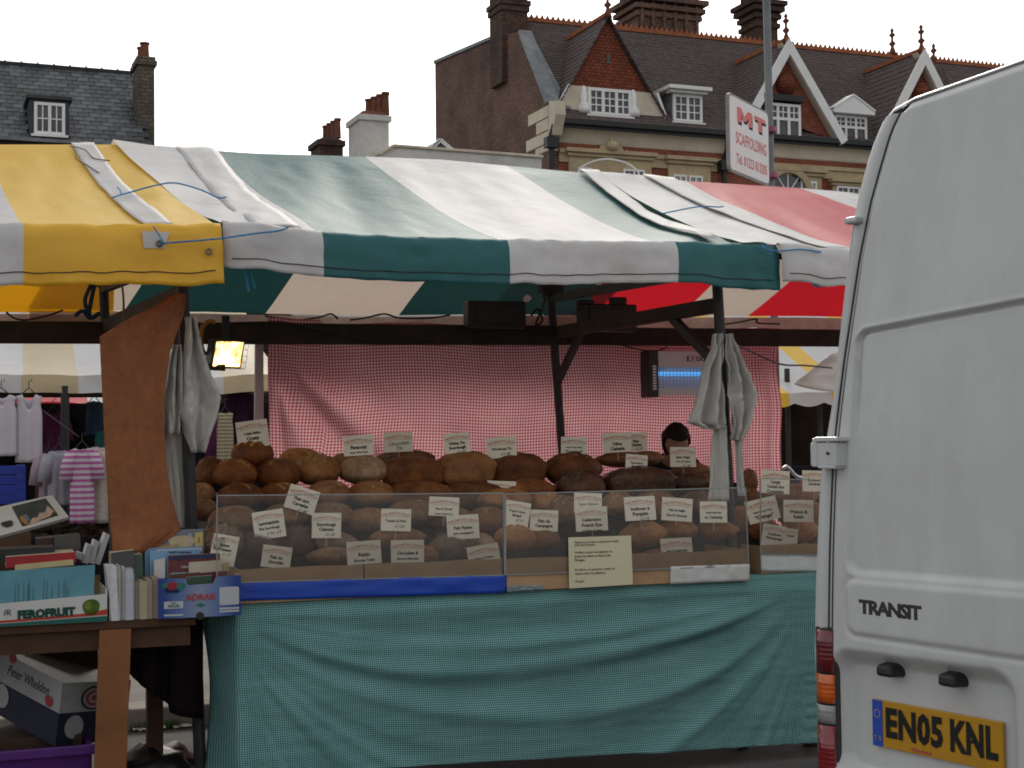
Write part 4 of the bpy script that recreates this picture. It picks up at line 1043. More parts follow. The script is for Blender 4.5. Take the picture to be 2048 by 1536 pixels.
mb = MB(); ell(mb, hc + HR @ Vector((0, -.092, -.064)), (.022, .006, .007), 14, 8, HR); wpart('lips', mb, plain('lips', (.26,.075,.06), .45, .4, .05, 9, 0))
# ============================================================ white van
VAN = Frame((.81, 3.98, 0), -57)
LEAN = lambda z: .03*max(0, (z-1.2))**1.6
def vp(px, py, v=0):
    q = VAN.f(px, py, v)
    for _ in range(3): q = VAN.f(px, py, v + LEAN(q.z))
    return (q.x, q.z)
def paint():
    m, n, out = newmat('van_paint'); v = coords(n)
    c = ramp(n, ntex(n, v, 1.8, 6, .65), [(.35, (.55,.555,.55)), (.7, (.61,.615,.61))])
    # road film and wiped patches
    d = ramp(n, ntex(n, coords(n, 'Object', (3.2, 3.2, 1.1)), 1.6, 7, .7), [(.42, (0,0,0)), (.72, (.55,)*3)]); c = mixc(n, d, c, (.42,.415,.40))
    sp = ramp(n, ntex(n, v, 60, 2), [(.66, (0,0,0)), (.78, (.25,)*3)]); c = mixc(n, sp, c, (.3,.28,.25))
    r = ramp(n, ntex(n, v, 2.5, 5), [(.3, (.28,)*3), (.7, (.5,)*3)])
    princ(n, out, c, r, .45, 0, None, .25); return m
M_van = paint()
M_gap = plain('door_seal', (.045,.045,.047), .7, .3, .1, 9, 0)
van = thing('parked_van', 'white panel van with rear doors toward the camera, at the right edge', 'van', VAN, (1.0, 2.5, 0))
prof_px = [(1632,1300),(1634,1180),(1637,1100),(1643,960),(1655,880),(1668,800),(1680,690),(1695,560),(1708,450),(1722,385),(1738,325),(1752,282),(1770,240),(1792,214),(1832,192),(1920,161),(2048,115)]
half = [(-.02,.36),(-.03,.55),(-.03,.75)] + [vp(*q, .02) for q in prof_px]
WID = 1.97; hw = WID/2
half = [(u, z) for u, z in half if u < hw-.1]
ztop = half[-1][1]
half += [(lerp(half[-1][0], hw, .5), ztop+.02), (hw, ztop+.026)]
full = half + [(WID-u, z) for u, z in half[-2::-1]]
cx = hw; cz = 1.35
def section(v, shrink):
    out = []
    for u, z in full:
        du, dz = cx-u, cz-z; l = math.hypot(du, dz); k = shrink/l
        out.append((u+du*k, v, z+dz*k))
    return out
secs = [(0.0, .022), (.006, .010), (.018, .003), (.035, 0), (.6, -.0), (3.6, 0), (3.75, .0)]
mb = MB(); n = len(full)
for v, s in secs: mb.v += [Vector((a, b + LEAN(c)*sstep(.6, 0, b), c)) for a, b, c in section(v, s)]
for i in range(len(secs)-1):
    for k in range(n-1): mb.f.append([i*n+k, i*n+k+1, (i+1)*n+k+1, (i+1)*n+k]); mb.m.append(0)
# cab: roof comes down to the bonnet
b = len(mb.v); cab = [(4.05, 1.0), (4.4, .86), (4.75, .58), (5.3, .50), (5.45, .42)]
prev = (len(secs)-1)*n
for v, s in cab:
    st_ = len(mb.v)
    mb.v += [Vector((lerp(cx, u, .97 - .05*(v-4)), v, .36 + (z-.36)*s)) for u, z in full]
    for k in range(n-1): mb.f.append([prev+k, prev+k+1, st_+k+1, st_+k]); mb.m.append(0)
    prev = st_
mb.f.append([prev+k for k in range(n)]); mb.m.append(0)
i0 = len(mb.v); mb.v += [Vector((a, .10 + LEAN(c), c)) for a, b, c in section(0, .05)]; mb.f.append([i0+k for k in range(n-1, -1, -1)]); mb.m.append(1)
for k in range(n-1): mb.f.append([k, i0+k, i0+k+1, k+1]); mb.m.append(1)
part('body', mb, [M_van, M_gap], van, smooth=True)
# ---- rear door as a pressed sheet
gap_px = [(1806,222),(1786,262),(1763,340),(1745,405),(1722,520),(1704,640),(1692,720),(1682,800),(1674,870),(1669,935),(1666,1010),(1663,1100),(1661,1250),(1661,1400),(1661,1536)]
gap = sorted([(z, u) for u, z in (vp(*q, -.01) for q in gap_px)])
def door_left(z): return interp(gap, max(.45, z)) if z > gap[0][0] else gap[0][1]
d_top = [(u, z) for u, z in (vp(*q) for q in [(1806,222),(1830,206),(1920,175),(2048,130)])]
def door_top(u): return interp(d_top, u)
DB, DR = .50, hw-.004
def poly_sd(pts, r):
    """signed distance (negative inside) to polygon shrunk by r and rounded"""
    n = len(pts)
    def sd(x, z):
        d = 1e9; ins = False; j = n-1
        for i in range(n):
            (xi, zi), (xj, zj) = pts[i], pts[j]
            ex, ez = xj-xi, zj-zi; wx, wz = x-xi, z-zi; t = max(0, min(1, (wx*ex+wz*ez)/(ex*ex+ez*ez)))
            d = min(d, math.hypot(wx-ex*t, wz-ez*t))
            if (zi > z) != (zj > z) and x < (xj-xi)*(z-zi)/(zj-zi)+xi: ins = not ins
            j = i
        return (-d if ins else d) - r
    return sd
def ext(a, b, u): (x0, z0), (x1, z1) = a, b; return (u, z0 + (z1-z0)*(u-x0)/(x1-x0))
p1a, p1b = vp(1745, 663), vp(2048, 607); p1l = vp(1724, 705); p1m = vp(1702, 1130); p1c, p1d = vp(1703, 1146), vp(2048, 1173)
rr = .035
UR = DR-.07
PAN1 = poly_sd([(p1l[0]+rr, p1a[1]-rr), ext((p1a[0], p1a[1]-rr), (p1b[0], p1b[1]-rr), UR-rr), (UR-rr, ext(p1c, p1d, UR)[1]+rr), (p1m[0]+rr, p1c[1]+rr)], rr)
p2a, p2b = vp(1697, 1152), vp(2048, 1180); p2c, p2d = vp(1700, 1267), vp(2048, 1318)
PAN2 = poly_sd([(p2a[0]+rr, p2a[1]-rr-.004), (UR-rr, ext(p2a, p2b, UR)[1]-rr-.004), (UR-rr, ext(p2c, p2d, UR)[1]+rr), (p2c[0]+rr, p2c[1]+rr)], rr)
r3 = .06; l3 = vp(1673, 1420)[0]; t3a, t3b = vp(1720, 1308), vp(1985, 1345); rgt = vp(2032, 1420)[0]
PAN3 = poly_sd([(l3+r3, t3a[1]-r3), (rgt-r3, ext(t3a, t3b, rgt)[1]-r3), (rgt-r3, .70+r3-.04), (l3+r3, .72+r3-.04)], r3)
ZSW = vp(1745, 663)[1]
def door_v(u, z):
    v = -.012 + LEAN(z)
    e = u - door_left(z); et = door_top(u) - z
    v += .010*sstep(.014, 0, e) + .012*sstep(.02, 0, et)               # rolled edge
    d = PAN1(u, z); v += .010*sstep(.012, -.014, d) - .003*math.exp(-((d-.006)/.008)**2)
    v += .020*sstep(ZSW-.42, ZSW-.06, z)*math.exp(-(d/.0045)**2)        # the deep swage along the upper edge
    d = PAN2(u, z); v -= .005*sstep(.008, -.010, d); v += .004*math.exp(-(d/.008)**2)
    d = PAN3(u, z); v += .045*sstep(.016, -.035, d)
    v += .0015*nz(u*3, z*3, 7) - .012*(1-((u-.55)/.5)**2)*sstep(1.2, 2.0, z)*.8
    return v
N = 150; zs = []
zmin, zmaxm = DB, 1.0
rows = 430
mb = MB()
def dfn(s, t):
    # rows follow the top edge so that the outline is clean
    zt = None
    z = DB
    u0 = 0
    # iterate: z depends on u through the top line
    u = lerp(door_left(lerp(DB, 2.38, t)), DR, s)
    z = lerp(DB, door_top(u), t); u = lerp(door_left(z), DR, s); z = lerp(DB, door_top(u), t)
    return (u, door_v(u, z), z)
mb.grid(dfn, frange(0, 1, N), frange(0, 1, rows))
door = part('rear_door', mb, M_van, van, smooth=True)
# second door: mirrored twin
me2 = door.data.copy()
for vtx in me2.vertices: vtx.co.x = 2*(hw - 1.0) - vtx.co.x
me2.flip_normals()
o2 = bpy.data.objects.new('rear_door', me2); COL.objects.link(o2); o2.parent = van; BASE[o2.name] = BASE[van.name]
# ---- corner posts and roof rail framing the doors
hz_ = sorted([(z, u) for u, z in half[:-2]]); ru = [(u, z) for u, z in half if z > 2.3]
def edge_u(z): return interp(hz_, z) + .019
for sgn in (0, 1):
    mb = MB(); zs_ = frange(.45, gap[-1][0], 70)
    fx = (lambda x: x) if sgn == 0 else (lambda x: WID-x)
    mb.grid(lambda s, i: (fx(lerp(edge_u(zs_[int(i)])-.001, interp(gap, zs_[int(i)])-.007, s)), LEAN(zs_[int(i)]) + .001 - .006*math.sin(math.pi*min(1, s*1.15)) , zs_[int(i)]), frange(0, 1, 8), list(range(71)))
    part('corner_post', mb, M_van, van, smooth=True)
mb = MB()
def rail(s, t):
    u = lerp(gap[-1][1]-.01, WID-gap[-1][1]+.01, s); uu = min(u, WID-u); z0 = door_top(uu)+.007 if uu > d_top[0][0] else d_top[0][1]+.004; z1 = interp(ru, uu)-.018
    return (u, LEAN(2.35)+.002-.004*math.sin(math.pi*t), lerp(z0, max(z0+.003, z1), t))
mb.grid(rail, frange(0, 1, 80), frange(0, 1, 5)); part('roof_rail', mb, M_van, van, smooth=True)
# ---- rubber seal showing in the gap between door and corner post
mb = MB(); mb.tube([(interp(gap, z)-.004, -.012+LEAN(z), z) for z in frange(.52, gap[-1][0], 60)], .0028, 6); part('door_seal', mb, M_gap, van, smooth=True)
# ---- hinges
def hinge(px, py, w, h):
    c = VAN.f(px, py, -.03); 
    mb = MB(); mb.box(c.x-w/2, c.x+w*.45, -.045, .02, c.z-h/2, c.z+h*.36); hb = part('hinge', mb, M_van, van, bevel=.006)
    mb = MB(); mb.tube([(c.x-w*.30, -.04, c.z-h*.5), (c.x-w*.30, -.04, c.z+h*.5)], .011, 10); mb.box(c.x-w*.28, c.x+w*.55, -.05, .01, c.z+h*.38, c.z+h*.54); mb.box(c.x-w*.2, c.x+w*.40, -.047, .01, c.z-h*.56, c.z-h*.44)
    part('hinge_arm', mb, M_van, hb, bevel=.003)
    mb = MB(); mb.tube([(c.x+w*.18, -.044, c.z-.002), (c.x+w*.18, -.050, c.z-.002)], .004, 8); part('hinge_bolt', mb, M_gap, hb)
hinge(1655, 905, .10, .075)
c = VAN.f(1716, 441, LEAN(2.1)); mb = MB(); mb.box(c.x-.022, c.x+.02, c.y-.03, c.y+.03, c.z-.010, c.z+.008); part('hinge', mb, M_van, van, bevel=.006)
mb = MB(); c = VAN.f(1660, 832, 0); mb.box(c.x-.0, c.x+.012, .02, .05, c.z-.05, c.z+.05); part('side_marker', mb, plain('marker_amber', (.6,.35,.12), .2, .6, .1, 9, 0), van, bevel=.004)
# ---- tail lamp: stacked lenses on the corner post
def lens(name, col):
    m, n, out = newmat(name); v = coords(n)
    w = n.nodes.new('ShaderNodeTexWave'); w.inputs['Scale'].default_value = 26; w.inputs['Distortion'].default_value = 0; w.bands_direction = 'Z'; L(n, v, w.inputs[0])
    c = ramp(n, ntex(n, v, 16, 3), [(.3, tuple(x*.55 for x in col)), (.7, col)])
    p_ = princ(n, out, c, .12, .6, 0, bump(n, w.outputs[0], .15, .004), .5); p_.inputs['Transmission Weight'].default_value = .0; return m
tl = [('tail_lens', 1256, 1342, (.20,.004,.012)), ('indicator_lens', 1343, 1403, (.70,.12,.0)), ('reversing_lens', 1404, 1443, (.34,.33,.33)), ('brake_lens', 1444, 1600, (.26,.004,.012))]
mb = MB(); zt, zb = VAN.f(1640, 1252).z, VAN.f(1640, 1620).z
mb.box(-.022, .055, -.006, .10, zb, zt); lamp = part('tail_lamp', mb, M_gap, van, bevel=.006)
for nm, ya, yb, col in tl:
    z1, z0 = VAN.f(1645, ya).z, VAN.f(1645, yb).z; mb = MB()
    mb.grid(lambda s, t: (lerp(-.032, .052, s), -.008 - .018*math.sin(math.pi*min(1, s*.9+.1))**.6 + .03*(1-s)**3, lerp(z0+.002, z1-.002, t)), frange(0, 1, 10), frange(0, 1, 3))
    mb.grid(lambda s, t: (-.034, lerp(.02, .11, s), lerp(z0+.002, z1-.002, t)), [0, 1], [0, 1])
    part(nm, mb, lens(nm, col), lamp, smooth=True, solid=.002)
# ---- badge
a, b = VAN.f(1716, 1198, -.02), VAN.f(1842, 1212, -.02); bw = b.x-a.x; zc = VAN.f(1780, 1220, -.02).z
M_badge = plain('badge_dark', (.03,.028,.032), .35, .5, .1, 9, 0)
tm = text_mb('TRANSIT', .075, bold=.05, extrude=.004, space=.86)
xs = [q.x for q in tm.v]; sc = bw/(max(xs)-min(xs)); xm = (max(xs)+min(xs))/2; zs = [q.z for q in tm.v]; hz = (VAN.f(1716,1198,-.02).z-VAN.f(1716,1226,-.02).z)/(max(zs)-min(zs)); zm = (max(zs)+min(zs))/2
mb2 = MB(); mb2.add([((a.x+b.x)/2 + (q.x-xm)*sc, -.014+q.y, zc + (q.z-zm)*hz*1.05) for q in tm.v], tm.f); part('badge', mb2, M_badge, van)
# ---- number plate lamps
for px, py in ((1788, 1338), (1913, 1357)):
    c = VAN.f(px, py, .02); mb = MB()
    mb.hexa([(c.x-.026,-.02,c.z-.016),(c.x+.026,-.02,c.z-.016),(c.x+.026,.045,c.z-.02),(c.x-.026,.045,c.z-.02),(c.x-.026,-.018,c.z+.012),(c.x+.018,-.018,c.z+.012),(c.x+.024,.045,c.z+.022),(c.x-.026,.045,c.z+.022)])
    part('plate_lamp', mb, M_black, van, bevel=.008)
# ---- number plate
vpl = .024
q = [VAN.f(a, b, vpl) for a, b in ((1746,1400),(2006,1441),(2000,1545),(1741,1490))]
x0, x1 = q[0].x, q[1].x; zt = (q[0].z+q[1].z)/2; zb = zt - .118
mb = MB(); mb.box(x0, x1, vpl-.003, vpl+.006, zb, zt); pl = part('number_plate', mb, plain('plate_yellow', (.50,.25,.010), .35, .5, .05, 9, .03, dirt=(.22,.12,.03)), van, bevel=.002)
xb = x0 + (x1-x0)*.085
mb = MB(); mb.box(x0+.001, xb, vpl-.0045, vpl-.0032, zb+.001, zt-.001); part('euro_band', mb, plain('plate_blue', (.02,.07,.42), .35, .5, .05, 9, 0), pl)
mb = MB()
for k in range(12): a = k*math.pi/6; ell(mb, ((x0+xb)/2+.0095*math.cos(a), vpl-.005, zt-.035+.0095*math.sin(a)), (.0014,.0008,.0014), 6, 4)
part('star_ring', mb, plain('plate_star', (.7,.55,.1), .4, .5, .05, 9, 0), pl)
bv = BASE[van.name]
def on_plate(s, xa, xb_, zc, h, mat, nm='registration', bold=.045, vv=vpl-.0045):
    tm = text_mb(s, h*1.4, bold=bold, space=1.06); xs = [p_.x for p_ in tm.v]; zs_ = [p_.z for p_ in tm.v]
    sx = (xb_-xa)/(max(xs)-min(xs)); sz = h/(max(zs_)-min(zs_)); m2 = MB()
    m2.add([(xa + (p_.x-min(xs))*sx, vv, zc + (p_.z-(max(zs_)+min(zs_))/2)*sz) for p_ in tm.v], tm.f); part(nm, m2, mat, pl)
wd_ = x1-xb
on_plate('EN05', xb+wd_*.03, xb+wd_*.525, (zt+zb)/2+.006, .079, M_ink)
on_plate('KNL', xb+wd_*.585, xb+wd_*.965, (zt+zb)/2+.006, .079, M_ink)
on_plate('GB', x0+.006, xb-.006, zb+.022, .013, plain('plate_star', (.7,.55,.1)), 'country_code', .02)
on_plate('Gates', xb+wd_*.25, xb+wd_*.43, zb+.011, .009, plain('dealer_red', (.45,.05,.10), .5, .4, .05, 9, 0), 'dealer_name', .03)
for x in (xb+wd_*.33, xb+wd_*.76): mb = MB(); mb.tube([(x, vpl-.0048, (zt+zb)/2), (x, vpl-.0075, (zt+zb)/2)], .004, 8); part('plate_screw', mb, M_black, pl)
# ---- bumper and wheels (below the frame)
mb = MB(); mb.box(-.02, WID+.02, -.10, .12, .36, .52); part('bumper', mb, M_black, van, bevel=.03)
for vv in (1.15, 4.55):
    for u in (.12, WID-.12):
        mb = MB(); prof = [(.2,-.09),(.32,-.1),(.34,-.07),(.345,0),(.34,.07),(.32,.1),(.2,.09)]; k = 24; b = 0
        for r, w in prof:
            for i in range(k): a = 2*math.pi*i/k; mb.v.append(Vector((u+w, vv+r*math.cos(a), .345+r*math.sin(a))))
        for j in range(len(prof)-1):
            for i in range(k): i2 = (i+1) % k; mb.f.append([j*k+i, j*k+i2, (j+1)*k+i2, (j+1)*k+i]); mb.m.append(0)
        wh = part('wheel', mb, M_black, van, smooth=True)
        mb = MB(); mb.tube([(u-.07, vv, .345), (u+.07, vv, .345)], .205, 20); part('rim', mb, plain('rim_steel', (.3,.3,.31), .4, .5, .1, 9, 0, metal=.7), wh)
# ============================================================ shared building bits
B_side = brickmat('brick_brown', (.10,.042,.028), (.18,.08,.05), (.22,.17,.14), .24, .085, .014, (.045,.03,.025), .65)
B_front = brickmat('brick_red', (.24,.05,.026), (.33,.08,.04), (.26,.16,.12), .24, .085, .010, (.12,.035,.025), .4)
B_yellow = brickmat('brick_grey', (.13,.10,.075), (.22,.18,.135), (.10,.085,.07), .24, .11, .02, (.04,.035,.03), .6)
B_dark = brickmat('brick_soot', (.06,.03,.022), (.11,.055,.036), (.10,.08,.065), .24, .085, .012, (.02,.015,.013), .7)
M_tile = brickmat('roof_tile', (.125,.092,.09), (.20,.15,.145), (.06,.048,.047), .17, .085, .012, (.11,.105,.09), .5, 1.0)
M_tilehung = brickmat('hung_tile', (.20,.055,.03), (.29,.085,.045), (.08,.022,.016), .17, .11, .012, (.09,.03,.02), .5, .8)
M_slate = [plain('slate_%d' % i, c, .5, .45, .22, 5, .25, 30, dirt=(.10,.11,.07), dirt_amt=.4) for i, c in enumerate(((.04,.044,.052), (.085,.092,.105), (.025,.027,.032)))]
M_slatebed = plain('slate_bed', (.03,.032,.036), .7, .3, .2, 4, .2)
M_lead = plain('lead', (.16,.17,.18), .6, .4, .3, 3, .2, dirt=(.35,.35,.35))
M_wpaint = plain('white_paint', (.78,.77,.75), .5, .4, .05, 3, .05)
M_render = plain('cream_render', (.62,.54,.42), .8, .2, .1, 1.5, .1, dirt=(.40,.34,.27), dirt_amt=.5)
M_wrender = plain('white_render', (.62,.60,.56), .8, .2, .1, 1.2, .1, dirt=(.32,.30,.27), dirt_amt=.6)
M_stone = plain('bath_stone', (.46,.36,.22), .8, .2, .12, 2, .25, 20, dirt=(.28,.22,.15), dirt_amt=.6)
M_gutter = plain('black_gutter', (.012,.012,.013), .45, .4, .2, 5, 0)
M_pot = plain('terracotta_pot', (.17,.065,.04), .8, .2, .25, 4, .2, dirt=(.06,.04,.03))
M_ridge = plain('terracotta_ridge', (.32,.11,.05), .8, .2, .25, 3, .2)
def glassmat():
    m, n, out = newmat('dark_window_glass'); v = coords(n)
    c = ramp(n, ntex(n, v, 1.4, 3), [(.35, (.015,.017,.02)), (.65, (.05,.055,.06))]); princ(n, out, c, .08, .6); return m
M_glass = glassmat()
def window(parent, x0, x1, z0, z1, v, lights=2, bars=(2,3), fw=.07, mat=None, transom=None, sill=True):
    mat = mat or M_wpaint; mb = MB()
    mb.box(x0, x1, v-.06, v+.03, z0, z0+fw); mb.box(x0, x1, v-.06, v+.03, z1-fw, z1)
    w = (x1-x0-fw)/lights
    for i in range(lights+1): x = x0+i*w; mb.box(x, x+fw, v-.058, v+.03, z0+fw, z1-fw)
    if transom: zt = lerp(z0, z1, transom); mb.box(x0+fw, x1-fw, v-.056, v+.03, zt-fw*.5, zt+fw*.5)
    bt = fw*.38
    for i in range(lights):
        a, b = x0+i*w+fw, x0+(i+1)*w; lo, hi = z0+fw, z1-fw
        if transom: lo = lerp(z0, z1, transom)+fw*.5
        for k in range(1, bars[0]): x = lerp(a, b, k/bars[0]); mb.box(x-bt/2, x+bt/2, v-.035, v+.02, lo, hi)
        for k in range(1, bars[1]): z = lerp(lo, hi, k/bars[1]); mb.box(a, b, v-.033, v+.02, z-bt/2, z+bt/2)
    if sill: mb.box(x0-.08, x1+.08, v-.12, v+.03, z0-.07, z0-.002)
    wn = part('window', mb, mat, parent)
    for i in range(lights):
        m2 = MB(); m2.box(x0+i*w+fw*.8, x0+(i+1)*w+fw*.2, v-.004, v+.004, z0+fw*.8, z1-fw*.8); part('pane', m2, M_glass, wn)
    return wn
def pot(parent, c, r, h, mat=None):
    mb = MB(); mb.lathe([(r*1.05,0),(r,.06*h),(r*.9,.5*h),(r*.86,.86*h),(r*1.05,.9*h),(r*1.05,h),(r*.75,h),(r*.7,.9*h)], c, 14); return part('chimney_pot', mb, mat or M_pot, parent, smooth=False)
def finial(parent, c, h):
    mb = MB(); r = h*.09; mb.lathe([(r*1.8,-.1*h),(r*1.2,.1*h),(r*.6,.25*h),(r*1.6,.36*h),(r*.6,.46*h),(r*.5,.6*h),(r*1.5,.70*h),(r*.5,.80*h),(r*.9,.88*h),(r*.05,h)], c, 8); return part('finial', mb, M_pot, parent, smooth=True)

# ============================================================ red brick corner building
BLD = Frame((1.32, 50, 0), 22)
bf = lambda px, py, v=0.0: BLD.f(px, py, v)
bl = thing('brick_building', 'large Victorian red brick building with tiled roof, gables and tall chimneys', 'building', BLD, (12, 3, 0))
VR = 4.3; U_END = 31.0
ze = bf(1400, 262, -.3).z; zr = bf(1400, 76, VR).z
def roofz(v): return ze + (zr-ze)*(v+.3)/(VR+.3)
def roofv(z): return -.3 + (z-ze)*(VR+.3)/(zr-ze)
Z_EAVE = ze
mb = MB(); mb.box(.36, U_END, 0, 11.5, 0, ze-.25); part('front_wall', mb, B_front, bl)
# gable side wall with raised parapet
g = lambda px, py: BLD.g(px, py, 0)
pA, pB, pC = g(870, 126), g(1002, 70), g(1040, 64); pD = g(1102, 205)
poly = [(0, 0), (0, pD.z), (pC.y, pC.z), (pB.y, pB.z), (pA.y, pA.z), (pA.y, 0)]
mb = MB(); mb.prism(poly, 0, .35, ax=0); part('gable_wall', mb, B_side, bl)
mb = MB()
for a, b in ((poly[1], poly[2]), (poly[3], poly[4])): mb.bar((.175, a[0], a[1]+.03), (.175, b[0], b[1]+.03), .5, .14)
part('parapet_coping', mb, M_lead, bl, bevel=.02)
mb = MB(); mb.bar((.62, .1, roofz(.1)+.1), (.62, VR-1.2, roofz(VR-1.2)+.1), .55, .05); part('lead_flashing', mb, M_lead, bl)
# main roof in tile courses
mb = MB(); n = 42
for k in range(n):
    v0, v1 = lerp(-.3, VR, k/n), lerp(-.3, VR, (k+1)/n); z0, z1 = roofz(v0), roofz(v1)
    mb.hexa([(.36,v0,z0-.02),(U_END,v0,z0-.02),(U_END,v1,z1-.06),(.36,v1,z1-.06),(.36,v0-.01,z0+.035),(U_END,v0-.01,z0+.035),(U_END,v1,z1+.004),(.36,v1,z1+.004)])
mb.hexa([(.36,VR,zr-.1),(U_END,VR,zr-.1),(U_END,11.4,zr-2.5),(.36,11.4,zr-2.5),(.36,VR,zr),(U_END,VR,zr),(U_END,11.4,zr-2.4),(.36,11.4,zr-2.4)])
roof = part('roof', mb, M_tile, bl)
mb = MB(); x = .5
mb.box(.4, U_END, VR-.12, VR+.12, zr-.04, zr+.1)
while x < U_END-.3:
    mb.add([(x,VR-.02,zr+.1),(x+.2,VR-.02,zr+.1),(x+.12,VR-.02,zr+.27),(x,VR+.02,zr+.1),(x+.2,VR+.02,zr+.1),(x+.12,VR+.02,zr+.27)], [(0,1,2),(5,4,3),(0,3,4,1),(1,4,5,2),(2,5,3,0)]); x += .215
o = part('ridge_crest', mb, M_ridge, roof); o['kind'] = 'stuff'
# gutter, cove, string courses
zg = ze
mb = MB(); mb.bar((.1,-.42,zg-.03), (U_END,-.42,zg-.03), .17, .17); mb.bar((.3,-.30,zg-.17), (U_END,-.30,zg-.17), .1, .12); part('gutter', mb, M_gutter, bl)
zc1 = bf(1300, 275, -.1).z; zc1b = bf(1300, 297, 0).z
cv = [(-.28, zg-.22)] + [(-.28+.27*math.sin(t*math.pi/2), zg-.22-(zg-.22-zc1b)*(1-math.cos(t*math.pi/2))) for t in (.15,.35,.55,.75,.9,1)] + [(.0-.004, zc1b)]
mb = MB(); us2 = [.34, 6.9, 7.3, 14.2, 14.6, 21]
mb.grid(lambda u, i: (u, cv[int(i)][0], cv[int(i)][1]), [.34, U_END], list(range(len(cv)))); part('cove_cornice', mb, M_render, bl, smooth=True, solid=.03)
zs1 = bf(1300, 318, 0).z
mb = MB(); mb.box(.36, U_END, -.14, -.003, zs1-.0, zs1+.14); mb.box(.36, U_END, -.07, -.004, zs1-.30, zs1-.002); part('string_course', mb, M_stone, bl)
# side wall quoins and kneeler
for k, (ya, yb, wd2) in enumerate(((208,232,1.7),(233,258,1.0),(259,284,1.9),(285,300,1.1))):
    za, zb2 = g(1100, ya).z, g(1100, yb).z; mb = MB(); mb.box(-.02, .0-.003, -.02, wd2, zb2+.01, za-.01); mb.box(-.02, .34, -.03, -.004, zb2+.01, za-.01); part('quoin', mb, M_render, bl, bevel=.01)
k0, k1 = bf(1088, 200, -.2), bf(1106, 278, -.2)
mb = MB(); mb.prism([(-.05, k0.z), (-.62, k0.z-.1), (-.66, k0.z-.55), (-.5, k0.z-.8), (-.42, k1.z+.35), (-.3, k1.z+.12), (-.02, k1.z), (-.01, k1.z)], .0, .36, ax=0); part('kneeler_stone', mb, M_render, bl, bevel=.03)
# downpipes
for px, ya, yb in ((1101, 252, 345), (1447, 300, 390)):
    a, b = bf(px, ya, -.16), bf(px, yb, -.16); mb = MB(); mb.tube([(a.x+.08,-.36,zg-.15),(a.x+.05,-.34,a.z),(a.x,-.18,a.z-.35),(a.x,-.18,0.1)], .09, 10); mb.box(a.x-.22, a.x+.22, -.38, -.06, a.z-.75, a.z-.40); part('downpipe', mb, M_gutter, bl)
# ---- gables
def gable(fv, apex, fl, fr, face_mat, barge=None, over=.25, wallz=None):
    A = bf(*apex, fv); Lf = bf(*fl, fv); Rf = bf(*fr, fv)
    va = min(roofv(A.z), VR+.4)
    def slab(F, side):
        vb = max(roofv(F.z), fv+.1); m_ = MB(); n = 16
        for k in range(n):
            t0, t1 = k/n, (k+1)/n
            P = lambda t, v_end=None: A.lerp(F, t)
            q0, q1 = P(t0), P(t1); e0, e1 = lerp(va, vb, t0), lerp(va, vb, t1)
            th_ = .05 if True else 0
            m_.hexa([(q0.x, fv-over, q0.z-.08), (q0.x, e0+.15, q0.z-.08), (q1.x, e1+.15, q1.z-.04), (q1.x, fv-over, q1.z-.04), (q0.x, fv-over, q0.z), (q0.x, e0+.15, q0.z), (q1.x, e1+.15, q1.z+.045), (q1.x, fv-over, q1.z+.045)])
        return part('gable_roof', m_, M_tile, bl)
    slab(Lf, -1); slab(Rf, 1)
    mb = MB(); mb.bar((A.x, fv-over, A.z+.03), (A.x, va, A.z+.03), .18, .14); part('gable_ridge', mb, M_ridge, bl)
    zb_ = wallz if wallz is not None else min(Lf.z, Rf.z)
    mb = MB(); mb.prism([(Lf.x+.12, Lf.z), (Rf.x-.12, Rf.z), (A.x, A.z-.1)], fv, fv+.2); fc = part('gable_face', mb, face_mat, bl)
    if barge:
        mb = MB()
        for F in (Lf, Rf):
            d = (F-A).normalized(); nrm = Vector((-d.z, 0, d.x)); nrm = nrm if nrm.z < 0 else -nrm
            a0, a1 = A + Vector((0,0,.05)), F; w_ = barge
            m0 = MB()
            pts = [a0, a1, a1+nrm*w_, a0+Vector((0,0,-w_/max(.2,abs(nrm.z))))]
            m0.hexa([Vector((p_.x, fv-over-.08, p_.z)) for p_ in pts] + [Vector((p_.x, fv-over+.02, p_.z)) for p_ in pts]); part('bargeboard', m0, M_wpaint, bl)
            m1 = MB(); pts = [a0+nrm*w_*.95, a1+nrm*w_*.95, a1+nrm*w_*.95+Vector((0,over+.15,0)), a0+nrm*w_*.95+Vector((0,over+.15,0))]
            pts = [Vector((p_.x, fv-over+.02 if i < 2 else fv+.05, p_.z)) for i, p_ in enumerate(pts)]
            m1.hexa([p_+Vector((0,0,-.03)) for p_ in pts]+[p_ for p_ in pts]); part('soffit_board', m1, M_render, bl)
    return A, Lf, Rf, va
# left tile-hung gable
fv = .25
A, Lf, Rf, va = gable(fv, (1213,32), (1112,214), (1331,240), M_tilehung, None, .18)
finial(bl, (A.x, fv-.1, A.z), 1.0)
pl_ = [bf(1138,170,fv-.03), bf(1312,187,fv-.03), bf(1331,240,fv-.03), bf(1110,221,fv-.03)]
mb = MB(); mb.prism([(q.x, q.z) for q in (pl_[3], pl_[2], pl_[1], pl_[0])], fv-.05, fv+.1); part('plaster_panel', mb, M_render, bl)
mb = MB(); mb.bar(pl_[0]+Vector((0,-.05,0)), pl_[3]+Vector((0,-.05,0)), .1, .1); mb.bar(pl_[1]+Vector((0,-.05,0)), pl_[2]+Vector((0,-.05,0)), .1, .1); part('panel_edge', mb, M_wpaint, bl)
mb = MB(); s0 = bf(1217,118,fv-.02); mb.box(s0.x-.06, s0.x+.06, fv-.03, fv+.1, s0.z-.17, s0.z+.17); part('slit_window', mb, M_glass, bl)
